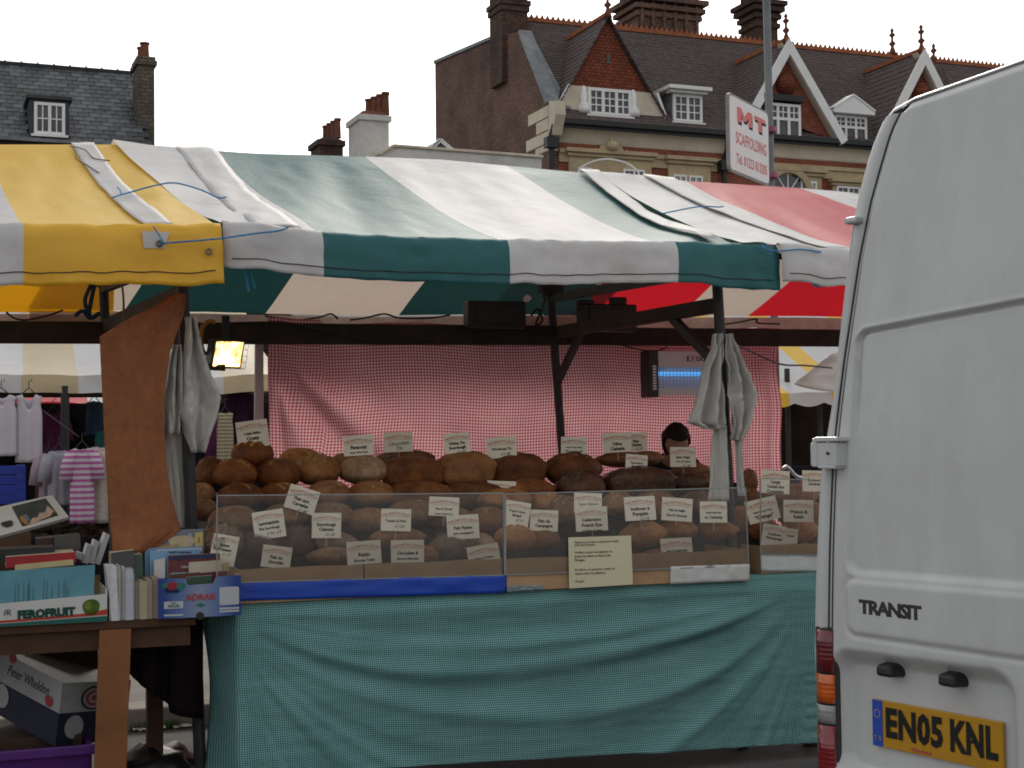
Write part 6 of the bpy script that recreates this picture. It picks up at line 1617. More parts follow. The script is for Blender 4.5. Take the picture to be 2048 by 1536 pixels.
# ---- upright white and cream books
ups = [(213,233,1133,1239,(.62,.62,.64),'white book with its page edge outward, beside the fruit box'),(231,244,1136,1231,(.50,.48,.44),'cream book second from the fruit box'),
       (242,252,1136,1238,(.62,.62,.63),'slim white book third from the fruit box'),(251,267,1140,1237,(.48,.50,.58),'pale blue grey book fourth from the fruit box'),(266,270,1150,1237,(.58,.58,.58),'very slim white booklet in the row of upright books'),
       (269,281,1166,1236,(.36,.30,.22),'short tan paperback in the row of upright books'),(280,293,1164,1235,(.44,.38,.24),'short cream yellow paperback in the row of upright books'),(292,305,1160,1234,(.40,.33,.24),'short beige paperback in the row of upright books'),(304,315,1158,1233,(.37,.33,.28),'short greyish paperback touching the blue printed box')]
for i, (x0, x1, y0, y1, col, lab) in enumerate(ups):
    q0 = ROW.f(x0, y1, -.11+.008*(i % 3)); q1 = ROW.f(x1, y1, -.11+.008*(i % 3)); zt = ROW.f(x0, y0, -.11).z; vv = q0.y
    ln = .012 if i == 0 else 0
    mb = MB(); mb.hexa([(q0.x+.001+ln*1.5,vv,bt_z+.001),(q1.x-.001+ln,vv,bt_z+.001),(q1.x-.001+ln,vv+.15,bt_z+.001),(q0.x+.001+ln*1.5,vv+.15,bt_z+.001),(q0.x+.001,vv,zt),(q1.x-.001,vv,zt),(q1.x-.001,vv+.15,zt),(q0.x+.001,vv+.15,zt)])
    ob = solo('book', lab, 'book', mb, plain('pages_%d' % i, col, .8, .2, .12, 60, .4, 200), ROW)
    for x_ in (q0.x, q1.x-.0025):
        m2 = MB(); m2.box(x_+ln, x_+.0025+ln, vv-.004, vv+.152, bt_z+.002, zt+.003); part('cover_board', m2, plain('bk_cover_%d' % (i % 3), ((.5,.5,.5),(.25,.2,.15),(.12,.12,.13))[i % 3], .5, .4, .1, 9, 0), ob)
for i, (x0, y0, x1, y1, col, lab) in enumerate(((222,1100,268,1135,(.06,.06,.06),'dark book behind the white upright books'),(240,1108,285,1160,(.05,.08,.06),'dark green book behind the upright books'),(256,1106,280,1150,(.2,.2,.2),'grey book tilted behind the upright books'),(268,1118,284,1172,(.35,.36,.38),'light grey book standing above the paperbacks'))):
    slab('book', lab, 'book', [(x0,y0+6),(x1,y0),(x1+2,y1),(x0,y1)], .02+.015*i, .12, cover('bh%d' % i, col), page=M_page)
# ---- ADRAR box
v1 = -.14
qa = [ROW.f(x, y, v1) for x, y in ((313,1157),(482,1150),(482,1219),(316,1231))]
qa[2].z = qa[3].z = bt_z+.002; qa[0].x = qa[3].x; qa[1].x = qa[2].x
def adrar_mat():
    m, n, out = newmat('adrar_print'); tc = n.nodes.new('ShaderNodeTexCoord'); sp = n.nodes.new('ShaderNodeSeparateXYZ'); L(n, tc.outputs['Object'], sp.inputs[0])
    w = (qa[2].x-qa[3].x)/2
    f = math_n(n, 'DIVIDE', math_n(n, 'ABSOLUTE', sp.outputs[0]), w)
    c = ramp(n, math_n(n, 'ADD', f, math_n(n, 'MULTIPLY', ntex(n, tc.outputs['Object'], 12, 4), .15)), [(.1, (.22,.27,.38)), (.55, (.10,.16,.36)), (.95, (.02,.05,.22))]); princ(n, out, c, .55, .35); return m
M_ad = adrar_mat()
ab = thing('fruit_box', 'blue ADRAR cardboard box with fruit logo holding magazines', 'box', ROW, ((qa[2].x+qa[3].x)/2, v1, bt_z))
def at_(x, y): return (qa[3].lerp(qa[2], x)).lerp(qa[0].lerp(qa[1], x), y)
outl = [(0,0),(1,0),(1,1),(.70,.98),(.66,.82),(.36,.80),(.32,.97),(0,1)]
mb = MB(); pv = [at_(*p_) for p_ in outl]; n = len(pv)
mb.add(pv + [p_+Vector((0,.006,0)) for p_ in pv], [tuple(range(n)), tuple(range(2*n-1,n-1,-1))] + [(i, i+n, (i+1)%n+n, (i+1)%n) for i in range(n)]); aw = part('front_wall', mb, M_ad, ab)
D = .3; zt = qa[1].z
for x_ in (qa[3].x, qa[2].x-.007): mb = MB(); mb.box(x_, x_+.007, v1+.007, v1+D-.001, bt_z+.001, zt); part('side_wall', mb, M_card, ab)
mb = MB(); mb.box(qa[3].x, qa[2].x, v1+D, v1+D+.006, bt_z+.001, zt); part('back_wall', mb, M_card, ab)
mb = MB(); mb.box(qa[3].x+.007, qa[2].x-.007, v1+.007, v1+D-.001, bt_z+.001, bt_z+.006); part('box_floor', mb, M_card, ab)
on_quad(aw, qa, 'ADRAR', .51, .49, .036, plain('adrar_red', (.42,.05,.05), .6, .3, .1, 5, 0), .03, sx=1.05)
M_lab = plain('label_white', (.46,.47,.50), .6, .3, .06, 5, 0)
quad_on(aw, qa, 'blank_label', [(p_[0], p_[1]) for p_ in rrect(.735, .975, .27, .72, .03, 3)], M_lab)
quad_on(aw, qa, 'print_label', [(p_[0], p_[1]) for p_ in rrect(.07, .30, .24, .42, .02, 3)], M_lab); on_quad(aw, qa, 'NOUR', .185, .30, .016, plain('adrar_green', (.02,.16,.12), .6, .3, .1, 5, 0), .04); on_quad(aw, qa, 'AGRI', .185, .375, .009, plain('adrar_green', (.02,.16,.12)), .03)
quad_on(aw, qa, 'print_label', [(.07,.06),(.30,.055),(.30,.10),(.07,.105)], M_lab); quad_on(aw, qa, 'print_label', [(.735,.16),(.975,.16),(.975,.21),(.735,.21)], M_lab); quad_on(aw, qa, 'print_label', [(.735,.09),(.975,.09),(.975,.14),(.735,.14)], M_lab)
for (x_, y_, rx, ry, cn, cc) in ((.10,.80,.055,.10,'adrar_green',(.02,.16,.12)),(.27,.78,.055,.11,'adrar_green',(.02,.16,.12)),(.13,.70,.05,.08,'adrar_navy',(.01,.015,.06)),(.21,.69,.06,.08,'adrar_navy',(.01,.015,.06)),(.17,.80,.06,.11,'adrar_beet',(.30,.02,.03))):
    quad_on(aw, qa, 'fruit_print', blob(x_, y_, rx, ry, 14, .15), plain(cn, cc, .6, .3, .1, 5, 0), .002+.0006*(x_*5 % 1))
quad_on(aw, qa, 'diamond_print', [(.45,.30),(.51,.24),(.57,.30),(.51,.36)], plain('adrar_green', (.02,.16,.12)))
quad_on(aw, qa, 'hand_hole', blob(.50, .03, .05, .10, 14), M_black)
mags = [  # (TL, BR px, v, colour, label, [texts])
 ((276,1060),(408,1170),.13,(.16,.18,.22),'grey blue magazine with a pale hat on its cover, tallest in the box'),
 ((290,1094),(404,1170),.105,(.12,.26,.42),'sky blue brochure edge in front of the tallest magazine'),
 ((300,1100),(400,1170),.085,(.18,.34,.52),'pale blue magazine in the middle of the box'),
 ((308,1118),(330,1175),.06,(.55,.55,.54),'white spined booklet at the left end of the box'),
 ((336,1108),(440,1170),.05,(.13,.03,.025),'maroon guide book titled Landmarks'),
 ((378,1122),(444,1170),.03,(.52,.45,.34),'cream book reading Corot Paris'),
 ((440,1126),(458,1170),.04,(.45,.36,.12),'yellow booklet end at the right of the box'),
 ((398,1143),(456,1176),.012,(.14,.01,.02),'dark crimson book low at the right front of the box'),
 ((338,1146),(400,1178),.0,(.10,.03,.02),'brown book low at the left front of the box'),
 ((372,1152),(424,1180),-.02,(.04,.09,.05),'green book seen through the box notch')]
for i, (a_, b_, vv, col, lab) in enumerate(mags):
    o, q = slab('book', lab, 'book', [(a_[0],a_[1]+3),(b_[0],a_[1]-2),(b_[0],b_[1]),(a_[0],b_[1])], vv, .010, cover('mag%d' % i, col), page=M_pagew)
    if i == 0:
        quad_on(o, q, 'cover_picture', blob(.66, .78, .2, .13, 16, .1), plain('hat_straw', (.5,.4,.24), .5, .4, .1, 20, 0)); quad_on(o, q, 'cover_picture', [(.02,.05),(.2,.05),(.24,.45),(.2,.75),(.05,.8)], plain('hat_dark', (.03,.035,.05), .5, .4, .3, 20, 0)); quad_on(o, q, 'cover_band', [(.1,.64),(.62,.66),(.62,.74),(.1,.72)], plain('hat_gold', (.4,.26,.08), .5, .4, .3, 20, 0), .003)
        on_quad(o, q, 'ern', .78, .86, .026, M_lab, .03, rot=-1.57); quad_on(o, q, 'logo_square', [(.86,.68),(.98,.69),(.98,.95),(.86,.94)], plain('logo_yellow', (.55,.45,.15), .5, .4, .05, 9, 0)); on_quad(o, q, '1', .92, .80, .03, M_inkred, .05)
    if i == 2: on_quad(o, q, 'HAPPY GARDENS', .6, .93, .012, M_inkblue, .03)
    if i == 1: quad_on(o, q, 'cover_band', [(.2,.86),(1,.87),(1,.97),(.2,.96)], M_lab)
    if i == 4:
        on_quad(o, q, 'Landmarks', .42, .60, .017, M_lab, .03); quad_on(o, q, 'cover_picture', [(.06,.03),(.4,.03),(.4,.42),(.06,.42)], plain('pic_sky', (.12,.3,.42), .5, .4, .3, 20, 0)); quad_on(o, q, 'cover_band', [(.0,.84),(.9,.86),(.9,.98),(0,.97)], plain('pic_navy', (.02,.03,.08), .5, .4, .3, 20, 0))
    if i == 5: on_quad(o, q, 'Corot Paris', .5, .45, .011, M_inkblue, .0)
# ============================================================ boxes under the book table
A_ = ROW.f(125, 1366, .12); B_ = ROW.f(-20, 1290, .50); C_ = ROW.f(262, 1360, .52); Dn = Vector((-.018, -.01, -.10)); Dn2 = Vector((-.035, -.02, -.22))
DD = B_ + C_ - A_
def tilt_box(label, name, A_, B_, C_, h, mats, split=.5):
    th = thing(name, label, 'box', ROW, tuple(A_ + h)); Dq = B_+C_-A_
    m_ = h*split
    mb = MB(); mb.hexa([A_+m_, C_+m_, Dq+m_, B_+m_, A_, C_, Dq, B_]); up_ = part('upper_panel', mb, mats[0], th)
    k = Vector((0,0,0)); mb = MB(); mb.hexa([A_+h, C_+h, Dq+h, B_+h, A_+m_*1.004, C_+m_*1.004, Dq+m_*1.004, B_+m_*1.004]); lo_ = part('lower_panel', mb, mats[1], th)
    return th, up_, lo_, m_
M_navy = plain('navy_print', (.010,.013,.03), .6, .3, .2, 5, .1); M_pw = plain('apple_box_white_dimmed', (.33,.32,.32), .7, .25, .1, 5, .1, dirt=(.2,.18,.16))  # box white darkened in colour to stand for the shade under the table
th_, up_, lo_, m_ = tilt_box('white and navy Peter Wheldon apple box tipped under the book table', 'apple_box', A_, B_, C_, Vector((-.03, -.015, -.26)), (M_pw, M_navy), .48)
ql = [B_, A_, A_+m_, B_+m_]
on_quad(up_, ql, 'Peter Wheldon', .56, .52, .062, plain('script_ink', (.02,.018,.03), .6, .3, .1, 5, 0), .0, shear=.35, sx=.72)
quad_on(up_, ql, 'apple_print', blob(.86, .22, .055, .20, 16, .08), plain('apple_red', (.26,.01,.012), .5, .4, .2, 12, 0)); quad_on(up_, ql, 'apple_print', blob(.33, .98, .05, .2, 16, .08), plain('apple_red', (.26,.01,.012)))
qr = [A_, C_, C_+m_, A_+m_]
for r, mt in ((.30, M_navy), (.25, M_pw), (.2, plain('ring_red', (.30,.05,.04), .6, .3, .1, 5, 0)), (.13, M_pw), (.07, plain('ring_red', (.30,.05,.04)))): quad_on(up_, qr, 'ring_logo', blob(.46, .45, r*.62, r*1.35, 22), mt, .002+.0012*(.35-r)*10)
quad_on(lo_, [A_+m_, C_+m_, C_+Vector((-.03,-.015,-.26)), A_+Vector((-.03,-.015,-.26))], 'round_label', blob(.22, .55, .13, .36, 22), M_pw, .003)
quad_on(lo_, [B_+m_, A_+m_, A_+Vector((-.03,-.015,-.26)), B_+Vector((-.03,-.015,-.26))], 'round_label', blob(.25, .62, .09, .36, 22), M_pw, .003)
# support crate, purple tub, brown carton, black bag
pa = ROW.f(-60, 1512, .02); pb = ROW.f(186, 1508, .02)
M_purple = plain('purple_plastic', (.075,.012,.14), .4, .45, .15, 6, .05)
tb = thing('plastic_tub', 'purple plastic tub under the apple box', 'tub', ROW, ((pa.x+pb.x)/2, .3, 0))
zt = pa.z
mb = MB()
for s0, s1 in ((0, .03),): pass
mb.hexa([(pa.x+.04,.06,0),(pb.x-.04,.06,0),(pb.x-.04,.08,0),(pa.x+.04,.08,0),(pa.x,.02,zt),(pb.x,.02,zt),(pb.x,.04,zt),(pa.x,.04,zt)]); part('front_wall', mb, M_purple, tb, bevel=.004)
mb = MB(); mb.box(pa.x, pb.x, .64, .66, 0, zt); part('back_wall', mb, M_purple, tb)
for x_ in (pa.x, pb.x-.02): mb = MB(); mb.box(x_, x_+.02, .082, .638, 0, zt); part('side_wall', mb, M_purple, tb)
mb = MB(); mb.box(pa.x-.015, pb.x+.015, .0, .02, zt-.03, zt+.012); part('rim', mb, M_purple, tb, bevel=.006)
mb = MB(); mb.box(pa.x+.03, pb.x-.03, .2, .60, 0.0, zt+.02)
solo('storage_box', 'dark carton inside the purple tub, carrying the apple box', 'box', mb, plain('dark_carton', (.05,.03,.02), .8, .2, .2, 6, .1), ROW, bevel=.004)
mb = MB(); q = ROW.f(300, 1545, .45); ell(mb, (q.x+.03, .55, .085), (.20, .16, .11), 20, 12, None, lambda q, d: q*(1+.35*nz(d.x*2.3, d.y*2.3, d.z*2.3)+.12*nz(d.x*6,d.y*6,d.z*6)))
solo('black_bag', 'black bag on the ground right of the plank leg', 'bag', mb, M_black, ROW, smooth=True)
slab('storage_box', 'orange brown carton at the far left under the table', 'box', [(-40,1290),(30,1292),(24,1345),(-40,1345)], .46, .2, plain('orange_carton', (.25,.09,.02), .8, .2, .2, 6, .1))
slab('storage_box', 'dark carton behind the apple box, up under the table top', 'box', [(60,1275),(196,1268),(196,1380),(60,1380)], .58, .2, plain('dark_carton', (.05,.03,.02)))
a_, b_ = ROW.f(-105, 1092, .42), ROW.f(62, 1082, .42)
mb = MB(); mb.hexa([(a_.x,.40,bt_z+.001),(b_.x,.40,bt_z+.001),(b_.x,.58,bt_z+.001),(a_.x,.58,bt_z+.001),(a_.x,.40,a_.z-.03),(b_.x,.40,b_.z+.03),(b_.x,.58,b_.z+.05),(a_.x,.58,a_.z-.01)])
solo('storage_box', 'brown carton propping up the open picture book', 'box', mb, plain('brown_carton', (.10,.055,.032), .8, .2, .2, 6, .1), ROW, bevel=.003)
# ============================================================ stalls further back
BK = Frame((-4.2, 14.2, 0), 20)
kf = lambda px, py, v=0.0: BK.f(px, py, v)
def back_canopy(name, label, fr, eave, ridge_y, v_r, stripes, mats, val=.16, scallop=0.0, cat='canopy', seed=0):
    """eave: [(px,py),(px,py)] at v=0; stripes: fractions along"""
    a, b = fr.f(*eave[0], 0), fr.f(*eave[1], 0); zr_ = fr.f(eave[0][0], ridge_y, v_r).z
    th = thing(name, label, cat, fr, ((a.x+b.x)/2, v_r/2, min(a.z, b.z)-.1)); n = 90
    def si(s):
        for i in range(len(stripes)):
            if s < stripes[i]: return i % len(mats)
        return 0
    def sl(s, t): q = a.lerp(b, s); return (q.x + .05*t, v_r*t, lerp(q.z, zr_, t) - .06*4*t*(1-t) + .03*nz(q.x*2-t, t*2, seed) - .03*abs(math.sin(q.x*2.1+seed))*(1-t))
    mb = MB(); mb.grid(sl, frange(0, 1, n), frange(0, 1, 10), mfn=lambda s, t: si(s)); part('slope', mb, mats, th, smooth=True)
    def vl(s, t):
        q = Vector(sl(s, 0)); h = val*(1 if not scallop else .72+.28*abs(math.sin(q.x*scallop))); return (q.x, -.03*t + .02*nz(q.x*5, t, seed), q.z - h*t)
    mb = MB(); mb.grid(vl, frange(0, 1, n*2), frange(0, 1, 4), mfn=lambda s, t: si(s)); part('valance', mb, mats, th, smooth=True)
    def rr_(s, t): q = a.lerp(b, s); return (q.x+.05, lerp(v_r, v_r*2, t), lerp(zr_, q.z, t))
    mb = MB(); mb.grid(rr_, frange(0, 1, n), [0, .5, 1], mfn=lambda s, t: si(s)); part('rear_slope', mb, mats, th, smooth=True)
    return th, a, b
M_cream = pvc('pvc_cream', (.62,.50,.30), (.70,.50,.2), .3, .4)
back_canopy('distant_canopy', 'cream yellow and white canopy of the clothes stall behind at left', BK, ((-330,742),(560,748)), 610, 2.2, [.18,.30,.395,.52,.60,.78,.86,1.0], [M_white, M_cream], .17, seed=2)
def kbeam(label, px0, py0, px1, py1, v, w, h, mat=None):
    a, b = kf(px0, py0, v), kf(px1, py1, v); mb = MB(); mb.bar(a, b, w, h); return solo('timber_beam', label, 'beam', mb, mat or M_timber, BK, bevel=.005)
kbeam('dark beam below the cream canopy of the clothes stall', -350, 775, 560, 768, .15, .08, .09)
kbeam('second dark rail inside the clothes stall', -350, 790, 560, 790, 1.2, .05, .05)
def kpost(label, px, v):
    q = kf(px, 800, v); mb = MB(); mb.tube([(q.x, v, 0), (q.x, v, kf(px, 772, v).z)], .04, 10); solo('steel_post', label, 'post', mb, M_steel, BK)
kpost('dark post of the clothes stall left of the striped dress', 130, .0); kpost('dark post of the clothes stall seen right of the floodlight', 497, .3); kpost('dark post at the far left of the clothes stall', -120, 0)
# dark sheet added behind the clothes, its colour standing for the shaded interior
M_bksheet = plain('interior_dark_sheet', (.012,.011,.016), .95, .1, .5, 3, .2)
a, b = kf(-420, 808, 1.9), kf(545, 800, 1.9)
mb = MB(); mb.grid(lambda s, t: (lerp(a.x, b.x, s), 1.9+.06*math.sin(s*60)+.05*nz(s*20, t*2), lerp(a.z, .1, t)), frange(0, 1, 120), frange(0, 1, 8)); solo('interior_dark_sheet', 'dark sheet added at the back of the clothes stall as its shaded interior', 'curtain', mb, M_bksheet, BK, smooth=True, solid=.01)
# clothes
def garment(name, label, cat, px0, px1, y0, y1, v, mat, neck=.0, flare=0.0, sleeves=False, seed=0, neckw=.5, folds=3):
    a, b = kf(px0, y0, v), kf(px1, y0, v); zb = kf((px0+px1)/2, y1, v).z; w = b.x-a.x; cx_ = (a.x+b.x)/2; h = a.z-zb
    th = thing(name, label, cat, BK, (cx_, v, zb))
    for side in (0, 1):
        def fn(s, t):
            x = s*2-1; hw_ = w/2*(1+flare*t - (.12*math.sin(min(1, t*4)*math.pi) if not sleeves else 0))
            top = neck*h*max(0, 1-(x/neckw)**2) if side == 0 else neck*h*.4*max(0, 1-(x/neckw)**2)
            z = a.z - top*(1-t) - h*t - .03*abs(x)*(1-t)
            dep = .05*math.sqrt(max(0, 1-x*x)) + .012*math.sin(x*folds*3+seed)*t
            return (cx_ + x*hw_, v + (-dep if side == 0 else dep), z + .01*nz(x*3, t*3, seed))
        mb = MB(); mb.grid(fn, frange(0, 1, 16), frange(0, 1, 14)); part('front_panel' if side == 0 else 'back_panel', mb, mat, th, smooth=True, solid=.003)
    if sleeves:
        for s in (-1, 1):
            mb = MB(); x_ = cx_+s*w*.42; mb.tube([(x_, v, a.z-.05), (x_+s*w*.16, v, a.z-.16), (x_+s*w*.24, v, a.z-.30)], [.055,.06,.065], 10, cap=False); part('sleeve', mb, mat, th, smooth=True, solid=.003)
    mb = MB(); mb.tube([(cx_-w*.3, v, a.z-.02), (cx_, v, a.z+.05), (cx_+w*.3, v, a.z-.02)], .006, 6); mb.tube([(cx_, v, a.z+.05), (cx_, v, a.z+.11), (cx_+.02, v, a.z+.13), (cx_+.03, v, a.z+.10)], .004, 6); part('hanger', mb, M_steel, th)
    return th
M_wc = plain('white_cotton_top', (.56,.52,.56), .9, .1, .06, 6, .1); M_greyc = plain('grey_cotton', (.30,.29,.33), .9, .1, .2, 5, .1); M_creamc = plain('cream_floral', (.48,.43,.37), .9, .1, .25, 30, .1)
M_dpurp = plain('plum_cotton', (.09,.02,.06), .9, .1, .3, 5, .1); M_teal = plain('teal_cotton', (.02,.12,.11), .9, .1, .3, 5, .1); M_denim = plain('denim', (.03,.06,.11), .9, .1, .3, 5, .1); M_brnc = plain('brown_cotton', (.10,.045,.03), .9, .1, .3, 5, .1)
def stripemat(name, c1, c2, per):
    m, n, out = newmat(name); tc = n.nodes.new('ShaderNodeTexCoord'); sp = n.nodes.new('ShaderNodeSeparateXYZ'); L(n, tc.outputs['Object'], sp.inputs[0])
    w = math_n(n, 'SINE', math_n(n, 'MULTIPLY', sp.outputs[2], 2*math.pi/per)); f = math_n(n, 'GREATER_THAN', w, 0.0); princ(n, out, mixc(n, f, c1, c2), .9, .1); return m
M_pinkst = stripemat('pink_stripe', (.56,.50,.56), (.42,.12,.30), .052)
M_croch = stripemat('crochet', (.42,.36,.24), (.22,.18,.12), .035)
garment('tank_shirt', 'white sleeveless top hanging at the far left edge', 'top', -28, 33, 786, 912, -.25, M_wc, .2, .05, seed=1)
garment('tank_shirt', 'long white tank top with scooped neck hanging second from left', 'top', 31, 84, 786, 925, -.2, M_wc, .24, .02, seed=2)
garment('striped_dress', 'pink and white striped dress hanging beside the brown cloth', 'dress', 140, 188, 893, 1046, -.9, M_pinkst, .10, .02, True, 3)
garment('floral_dress', 'cream flower print dress hanging behind the striped one', 'dress', 180, 236, 890, 1046, -.75, M_creamc, .08, .05, True, 4)
garment('grey_shirt', 'grey shirt hanging left of the striped dress', 'shirt', 96, 140, 898, 1010, -.6, M_greyc, .08, .05, True, 5)
garment('pale_shirt', 'pale mauve shirt hanging left of the grey one', 'shirt', 78, 118, 905, 1010, -.4, plain('mauve_cotton', (.32,.24,.28), .9, .1, .15, 5, .1), .08, .05, True, 6)
garment('plum_blouse', 'plum top on the rail behind the striped dress', 'top', 84, 128, 822, 905, .6, M_dpurp, .1, .1, True, 7)
garment('jeans', 'blue denim garment high on the rail behind', 'garment', 172, 205, 800, 870, .8, M_denim, .05, .05, False, 8)
garment('teal_shirt', 'teal garment on the rail beside the brown cloth', 'garment', 190, 226, 860, 905, .5, M_teal, .05, .05, False, 9)
garment('brown_dress', 'rust brown dress behind the pale shirts', 'dress', 72, 112, 860, 1010, 1.2, M_brnc, .05, .1, False, 10)
garment('crochet_shirt', 'cream crochet top hanging left of the gingham', 'top', 434, 466, 822, 935, -.2, M_croch, .08, .05, False, 11)
garment('plum_dress', 'plum dress half hidden by the crochet top', 'dress', 410, 442, 835, 960, .1, M_dpurp, .08, .1, False, 12)
garment('dark_jacket', 'dark jacket hanging right of the crochet top', 'jacket', 462, 500, 780, 930, .3, plain('aubergine', (.03,.012,.03), .9, .1, .3, 5, .1), .05, .05, True, 13)
garment('brown_shirt', 'brown garment hanging beside the white board', 'garment', 480, 512, 800, 880, .7, plain('khaki_cotton', (.10,.08,.05), .9, .1, .3, 5, .1), .05, .05, False, 14)
# sloping rail with hangers
mb = MB(); mb.tube([kf(84, 820, -.36), kf(150, 868, -.5)], .006, 8)
for k in range(9): q = kf(90+k*7, 826+k*5, -.35); mb.tube([q, q+Vector((.05,0,-.035))], .006, 5)
solo('clothes_rail', 'sloping clothes rail with purple hangers at the left stall', 'rail', mb, plain('purple_hanger', (.06,.03,.05), .5, .4, .3, 12, 0), BK, (kf(130,880,-.5).x, -.5, 1.2))
kbeam('low wooden shelf behind the art book', -200, 1008, 330, 1004, -.3, .3, .03, plain('shelf_wood', (.09,.05,.03), .7, .3, .3, 5, .2))
mb = MB()
for k in range(46):
    q = kf(rg.uniform(80, 232), rg.uniform(1048, 1095), -.6+rg.uniform(-.2,.2)); ell(mb, (q.x, q.y, q.z), (.09,.09,.05), 8, 5)
o = solo('folded_clothes_heap', 'dark patterned heap of folded clothes below the striped dress', 'clothes', mb, plain('dark_pattern', (.03,.02,.012), .9, .1, .8, 20, .2), BK, kind='stuff')
mb = MB(); q0, q1 = kf(-220, 1075, -.3), kf(420, 1070, -.3); mb.box(q0.x, q1.x, -.9, .3, .0, q0.z-.02); solo('clothes_table', 'dark covered table under the heap of folded clothes', 'table', mb, M_bksheet, BK, bevel=.01)
# blue crates
M_bcr = plain('blue_crate', (.03,.07,.50), .4, .45, .1, 8, .05)
CR = Frame((-2.6, 10.0, 0), 20)
for k in range(4):
    qa_, qb_ = CR.f(-60, 1010-k*20, 0), CR.f(50, 1008-k*20, 0); h_ = .054
    th = thing('plastic_crate', 'blue plastic crate at far left, %s of the stack' % ('bottom', 'second from the bottom', 'third from the bottom', 'top')[k], 'crate', CR, ((qa_.x+qb_.x)/2, .15, qa_.z), 'blue crates stacked at the far left')
    x0, x1, z0 = qa_.x, qb_.x, qa_.z
    mb = MB()
    for zz in (0, h_*.42, h_*.8): mb.box(x0, x1, 0, .012, z0+zz, z0+zz+h_*.18)
    m_ = 22
    for i in range(m_): x_ = lerp(x0, x1, i/(m_-1)); mb.box(x_-.005, x_+.005, .001, .011, z0, z0+h_*.96)
    part('front_lattice', mb, M_bcr, th)
    mb = MB(); mb.box(x1-.012, x1, .013, .30, z0, z0+h_*.96); part('side_wall', mb, M_bcr, th)
    mb = MB(); mb.box(x0, x1, .29, .30, z0, z0+h_*.96); part('back_wall', mb, M_bcr, th)
    mb = MB(); mb.box(x1-.05, x1+.002, -.004, .05, z0+h_*.7, z0+h_*1.12); part('stacking_lug', mb, M_bcr, th)
mb = MB(); q0 = CR.f(-90, 1010, 0); q1 = CR.f(52, 1010, 0); mb.box(q0.x, q1.x, -.01, .4, 0, q0.z-.003); solo('packing_case', 'dark case on which the blue crates stand', 'box', mb, M_bksheet, CR)
# far pink canopy beyond
FAR = Frame((-8, 24, 0), 20)
back_canopy('distant_canopy', 'small faded red and white canopy far behind the clothes stall', FAR, ((40,802),(330,806)), 740, 2.2, [.47,.62,1.0], [M_red, M_white], .12, seed=5)
# ============================================================ right gap: white canopies and a dark stall
RG = Frame((2.6, 15.5, 0), 20)
rf_ = lambda px, py, v=0.0: RG.f(px, py, v)
back_canopy('distant_canopy', 'cream and white canopy with yellow scalloped edge in the gap beside the van', RG, ((1480,778),(1900,782)), 600, 2.2, [.10,.22,.30,.42,.52,.7,.85,1.0], [M_white, M_yellow, M_white], .15, 9.0, seed=7)
mb = MB(); A1, A2, A3, A4 = rf_(1588,768,-.25), rf_(1664,706,-.35), rf_(1760,690,-.2), rf_(1760,778,-.25)
def shf(s, t): q = A1.lerp(A4, s).lerp(A2.lerp(A3, s), t); return (q.x, q.y + .05*nz(s*4, t*4, 3)+.04*math.sin(s*9), q.z - .06*math.sin(math.pi*s)*(1-t))
mb.grid(shf, frange(0, 1, 24), frange(0, 1, 14)); solo('white_sheet', 'peaked white tarpaulin laid over the far canopy beside the van', 'tarpaulin', mb, M_white, RG, smooth=True, solid=.006)
a, b = rf_(1380, 806, 1.4), rf_(1900, 806, 1.4)
mb = MB(); mb.grid(lambda s, t: (lerp(a.x, b.x, s), 1.4+.03*math.sin(s*40), lerp(a.z, .05, t)), frange(0, 1, 60), [0, .5, 1]); solo('interior_dark_sheet', 'dark brown sheet closing the stall in the gap beside the van', 'curtain', mb, plain('brown_backsheet', (.028,.02,.015), .95, .1, .4, 2, .2), RG, smooth=True, solid=.01)
for px in (1576, 1640): q = rf_(px, 850, .3); mb = MB(); mb.tube([(q.x, .3, 0), (q.x, .3, 2.3)], .03, 8); solo('steel_post', 'thin dark post of the far stall, %s in the gap beside the van' % ('left one' if px < 1600 else 'right one'), 'post', mb, M_steel, RG)
mb = MB(); q0, q1 = rf_(1560, 925, .2), rf_(1800, 925, .2); mb.box(q0.x, q1.x, .2, .9, 0, q0.z-.05); solo('dark_counter', 'dark covered counter in the gap beside the van', 'counter', mb, M_bksheet, RG, bevel=.01)
cu = plain('chrome_bar', (.5,.5,.52), .25, .6, .1, 8, 0, metal=.9)
BKE = Frame((2.2, 11.4, 0), 20); kq = lambda px, py, v=0.0: BKE.f(px, py, v)
bc = thing('bicycle', 'bicycle of which only a silver handlebar shows in the gap beside the van', 'bicycle', BKE, (kq(1590,950).x, 0, 0))
mb = MB(); mb.tube(smoothpath([kq(1565,938), kq(1574,934), kq(1582,941), kq(1590,950), kq(1604,956), kq(1640,955)], 6), .014, 8); part('handlebar', mb, cu, bc, smooth=True)
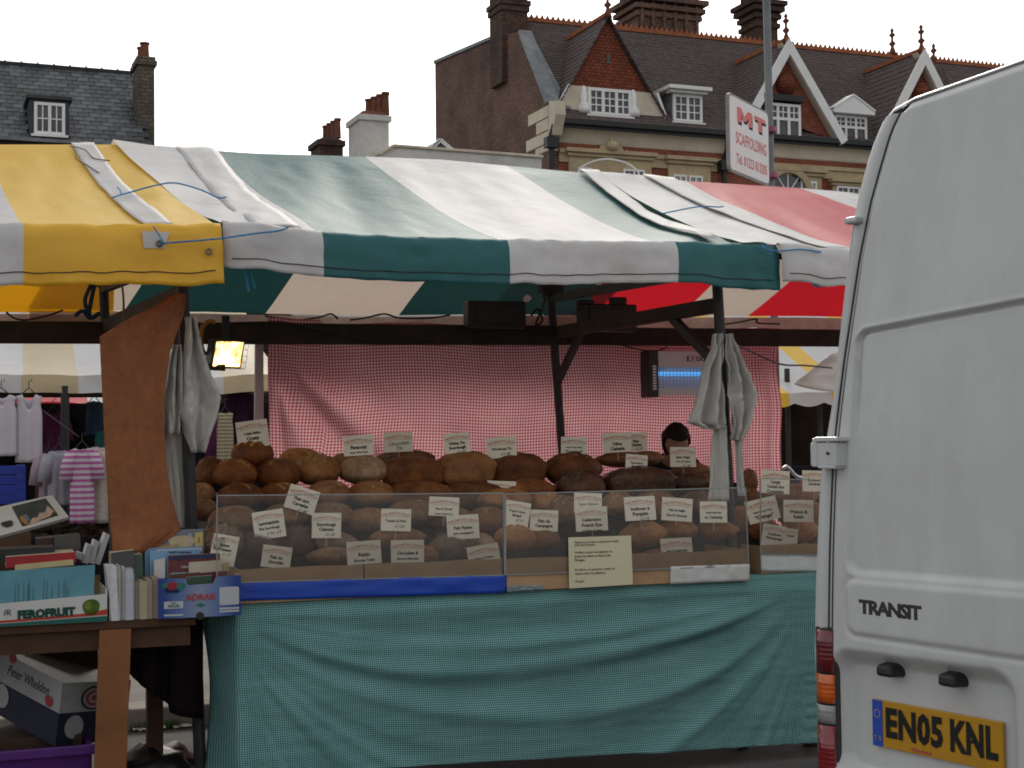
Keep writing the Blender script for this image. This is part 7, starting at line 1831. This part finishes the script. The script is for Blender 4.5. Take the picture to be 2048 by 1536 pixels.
q = kq(1604, 956); mb = MB(); mb.tube([(q.x, 0, q.z), (q.x+.05, 0, .72), (q.x+.10, 0, .36)], .018, 8); mb.tube([(q.x+.05, 0, .74), (q.x+.62, 0, .62), (q.x+.5, 0, .30), (q.x+.05, 0, .70)], .016, 8); mb.tube([(q.x+.62, 0, .75), (q.x+.5, 0, .3), (q.x+1.0, 0, .34), (q.x+.62, 0, .62)], .014, 8); part('frame', mb, plain('bike_red', (.25,.01,.02), .35, .5, .1, 8, 0), bc, smooth=True)
mb = MB(); ell(mb, (q.x+.62, 0, .80), (.12, .06, .03)); part('saddle', mb, M_black, bc, smooth=True)
for xx in (.12, 1.02):
    mb = MB(); ring(mb, (q.x+xx, 0, .34), .32, .02, 32, 8); wo_ = part('wheel', mb, M_black, bc, smooth=True)
    m2 = MB()
    for k in range(12): a_ = math.pi*k/6; m2.bar((q.x+xx, 0, .34), (q.x+xx+.31*math.cos(a_), 0, .34+.31*math.sin(a_)), .003, .003)
    part('spokes', m2, cu, wo_)
# ============================================================ small things on the ground
M_weed = plain('weed_green', (.06,.12,.02), .8, .2, .3, 20, 0, trans=.2)
mb = MB(); rg = random.Random(11)
for k in range(160):
    c_ = rg.choice((275, 300, 345, 352, 365, 300, 348)); q = ROW.h(c_+rg.gauss(0, 9), 1470, 0.0); q.y = kv-.03+rg.uniform(-.03,.02)
    l = rg.uniform(.02, .06); an = rg.uniform(0, 6.28); d = Vector((math.cos(an)*.02, math.sin(an)*.02, l)); w = Vector((-math.sin(an), math.cos(an), 0))*.004
    mb.add([q-w, q+w, q+d], [(0,1,2)])
solo('weeds', 'small green weeds along the kerb foot', 'weeds', mb, M_weed, ROW, kind='stuff')
for k, (px, lab) in enumerate(((292,'white paper scrap at the kerb foot, left one'), (322,'white paper scrap at the kerb foot, middle one'), (378,'white paper scrap at the kerb foot beside the tablecloth'))):
    q = ROW.h(px, 1474, 0.0); mb = MB(); n = 8
    mb.grid(lambda s, t: (q.x + (s-.5)*.10, kv-.05 + (t-.5)*.06, .012 + .012*nz(s*4+k, t*4, k)), frange(0, 1, n), frange(0, 1, n)); solo('litter', lab, 'litter', mb, M_wpaint, ROW, solid=.002)
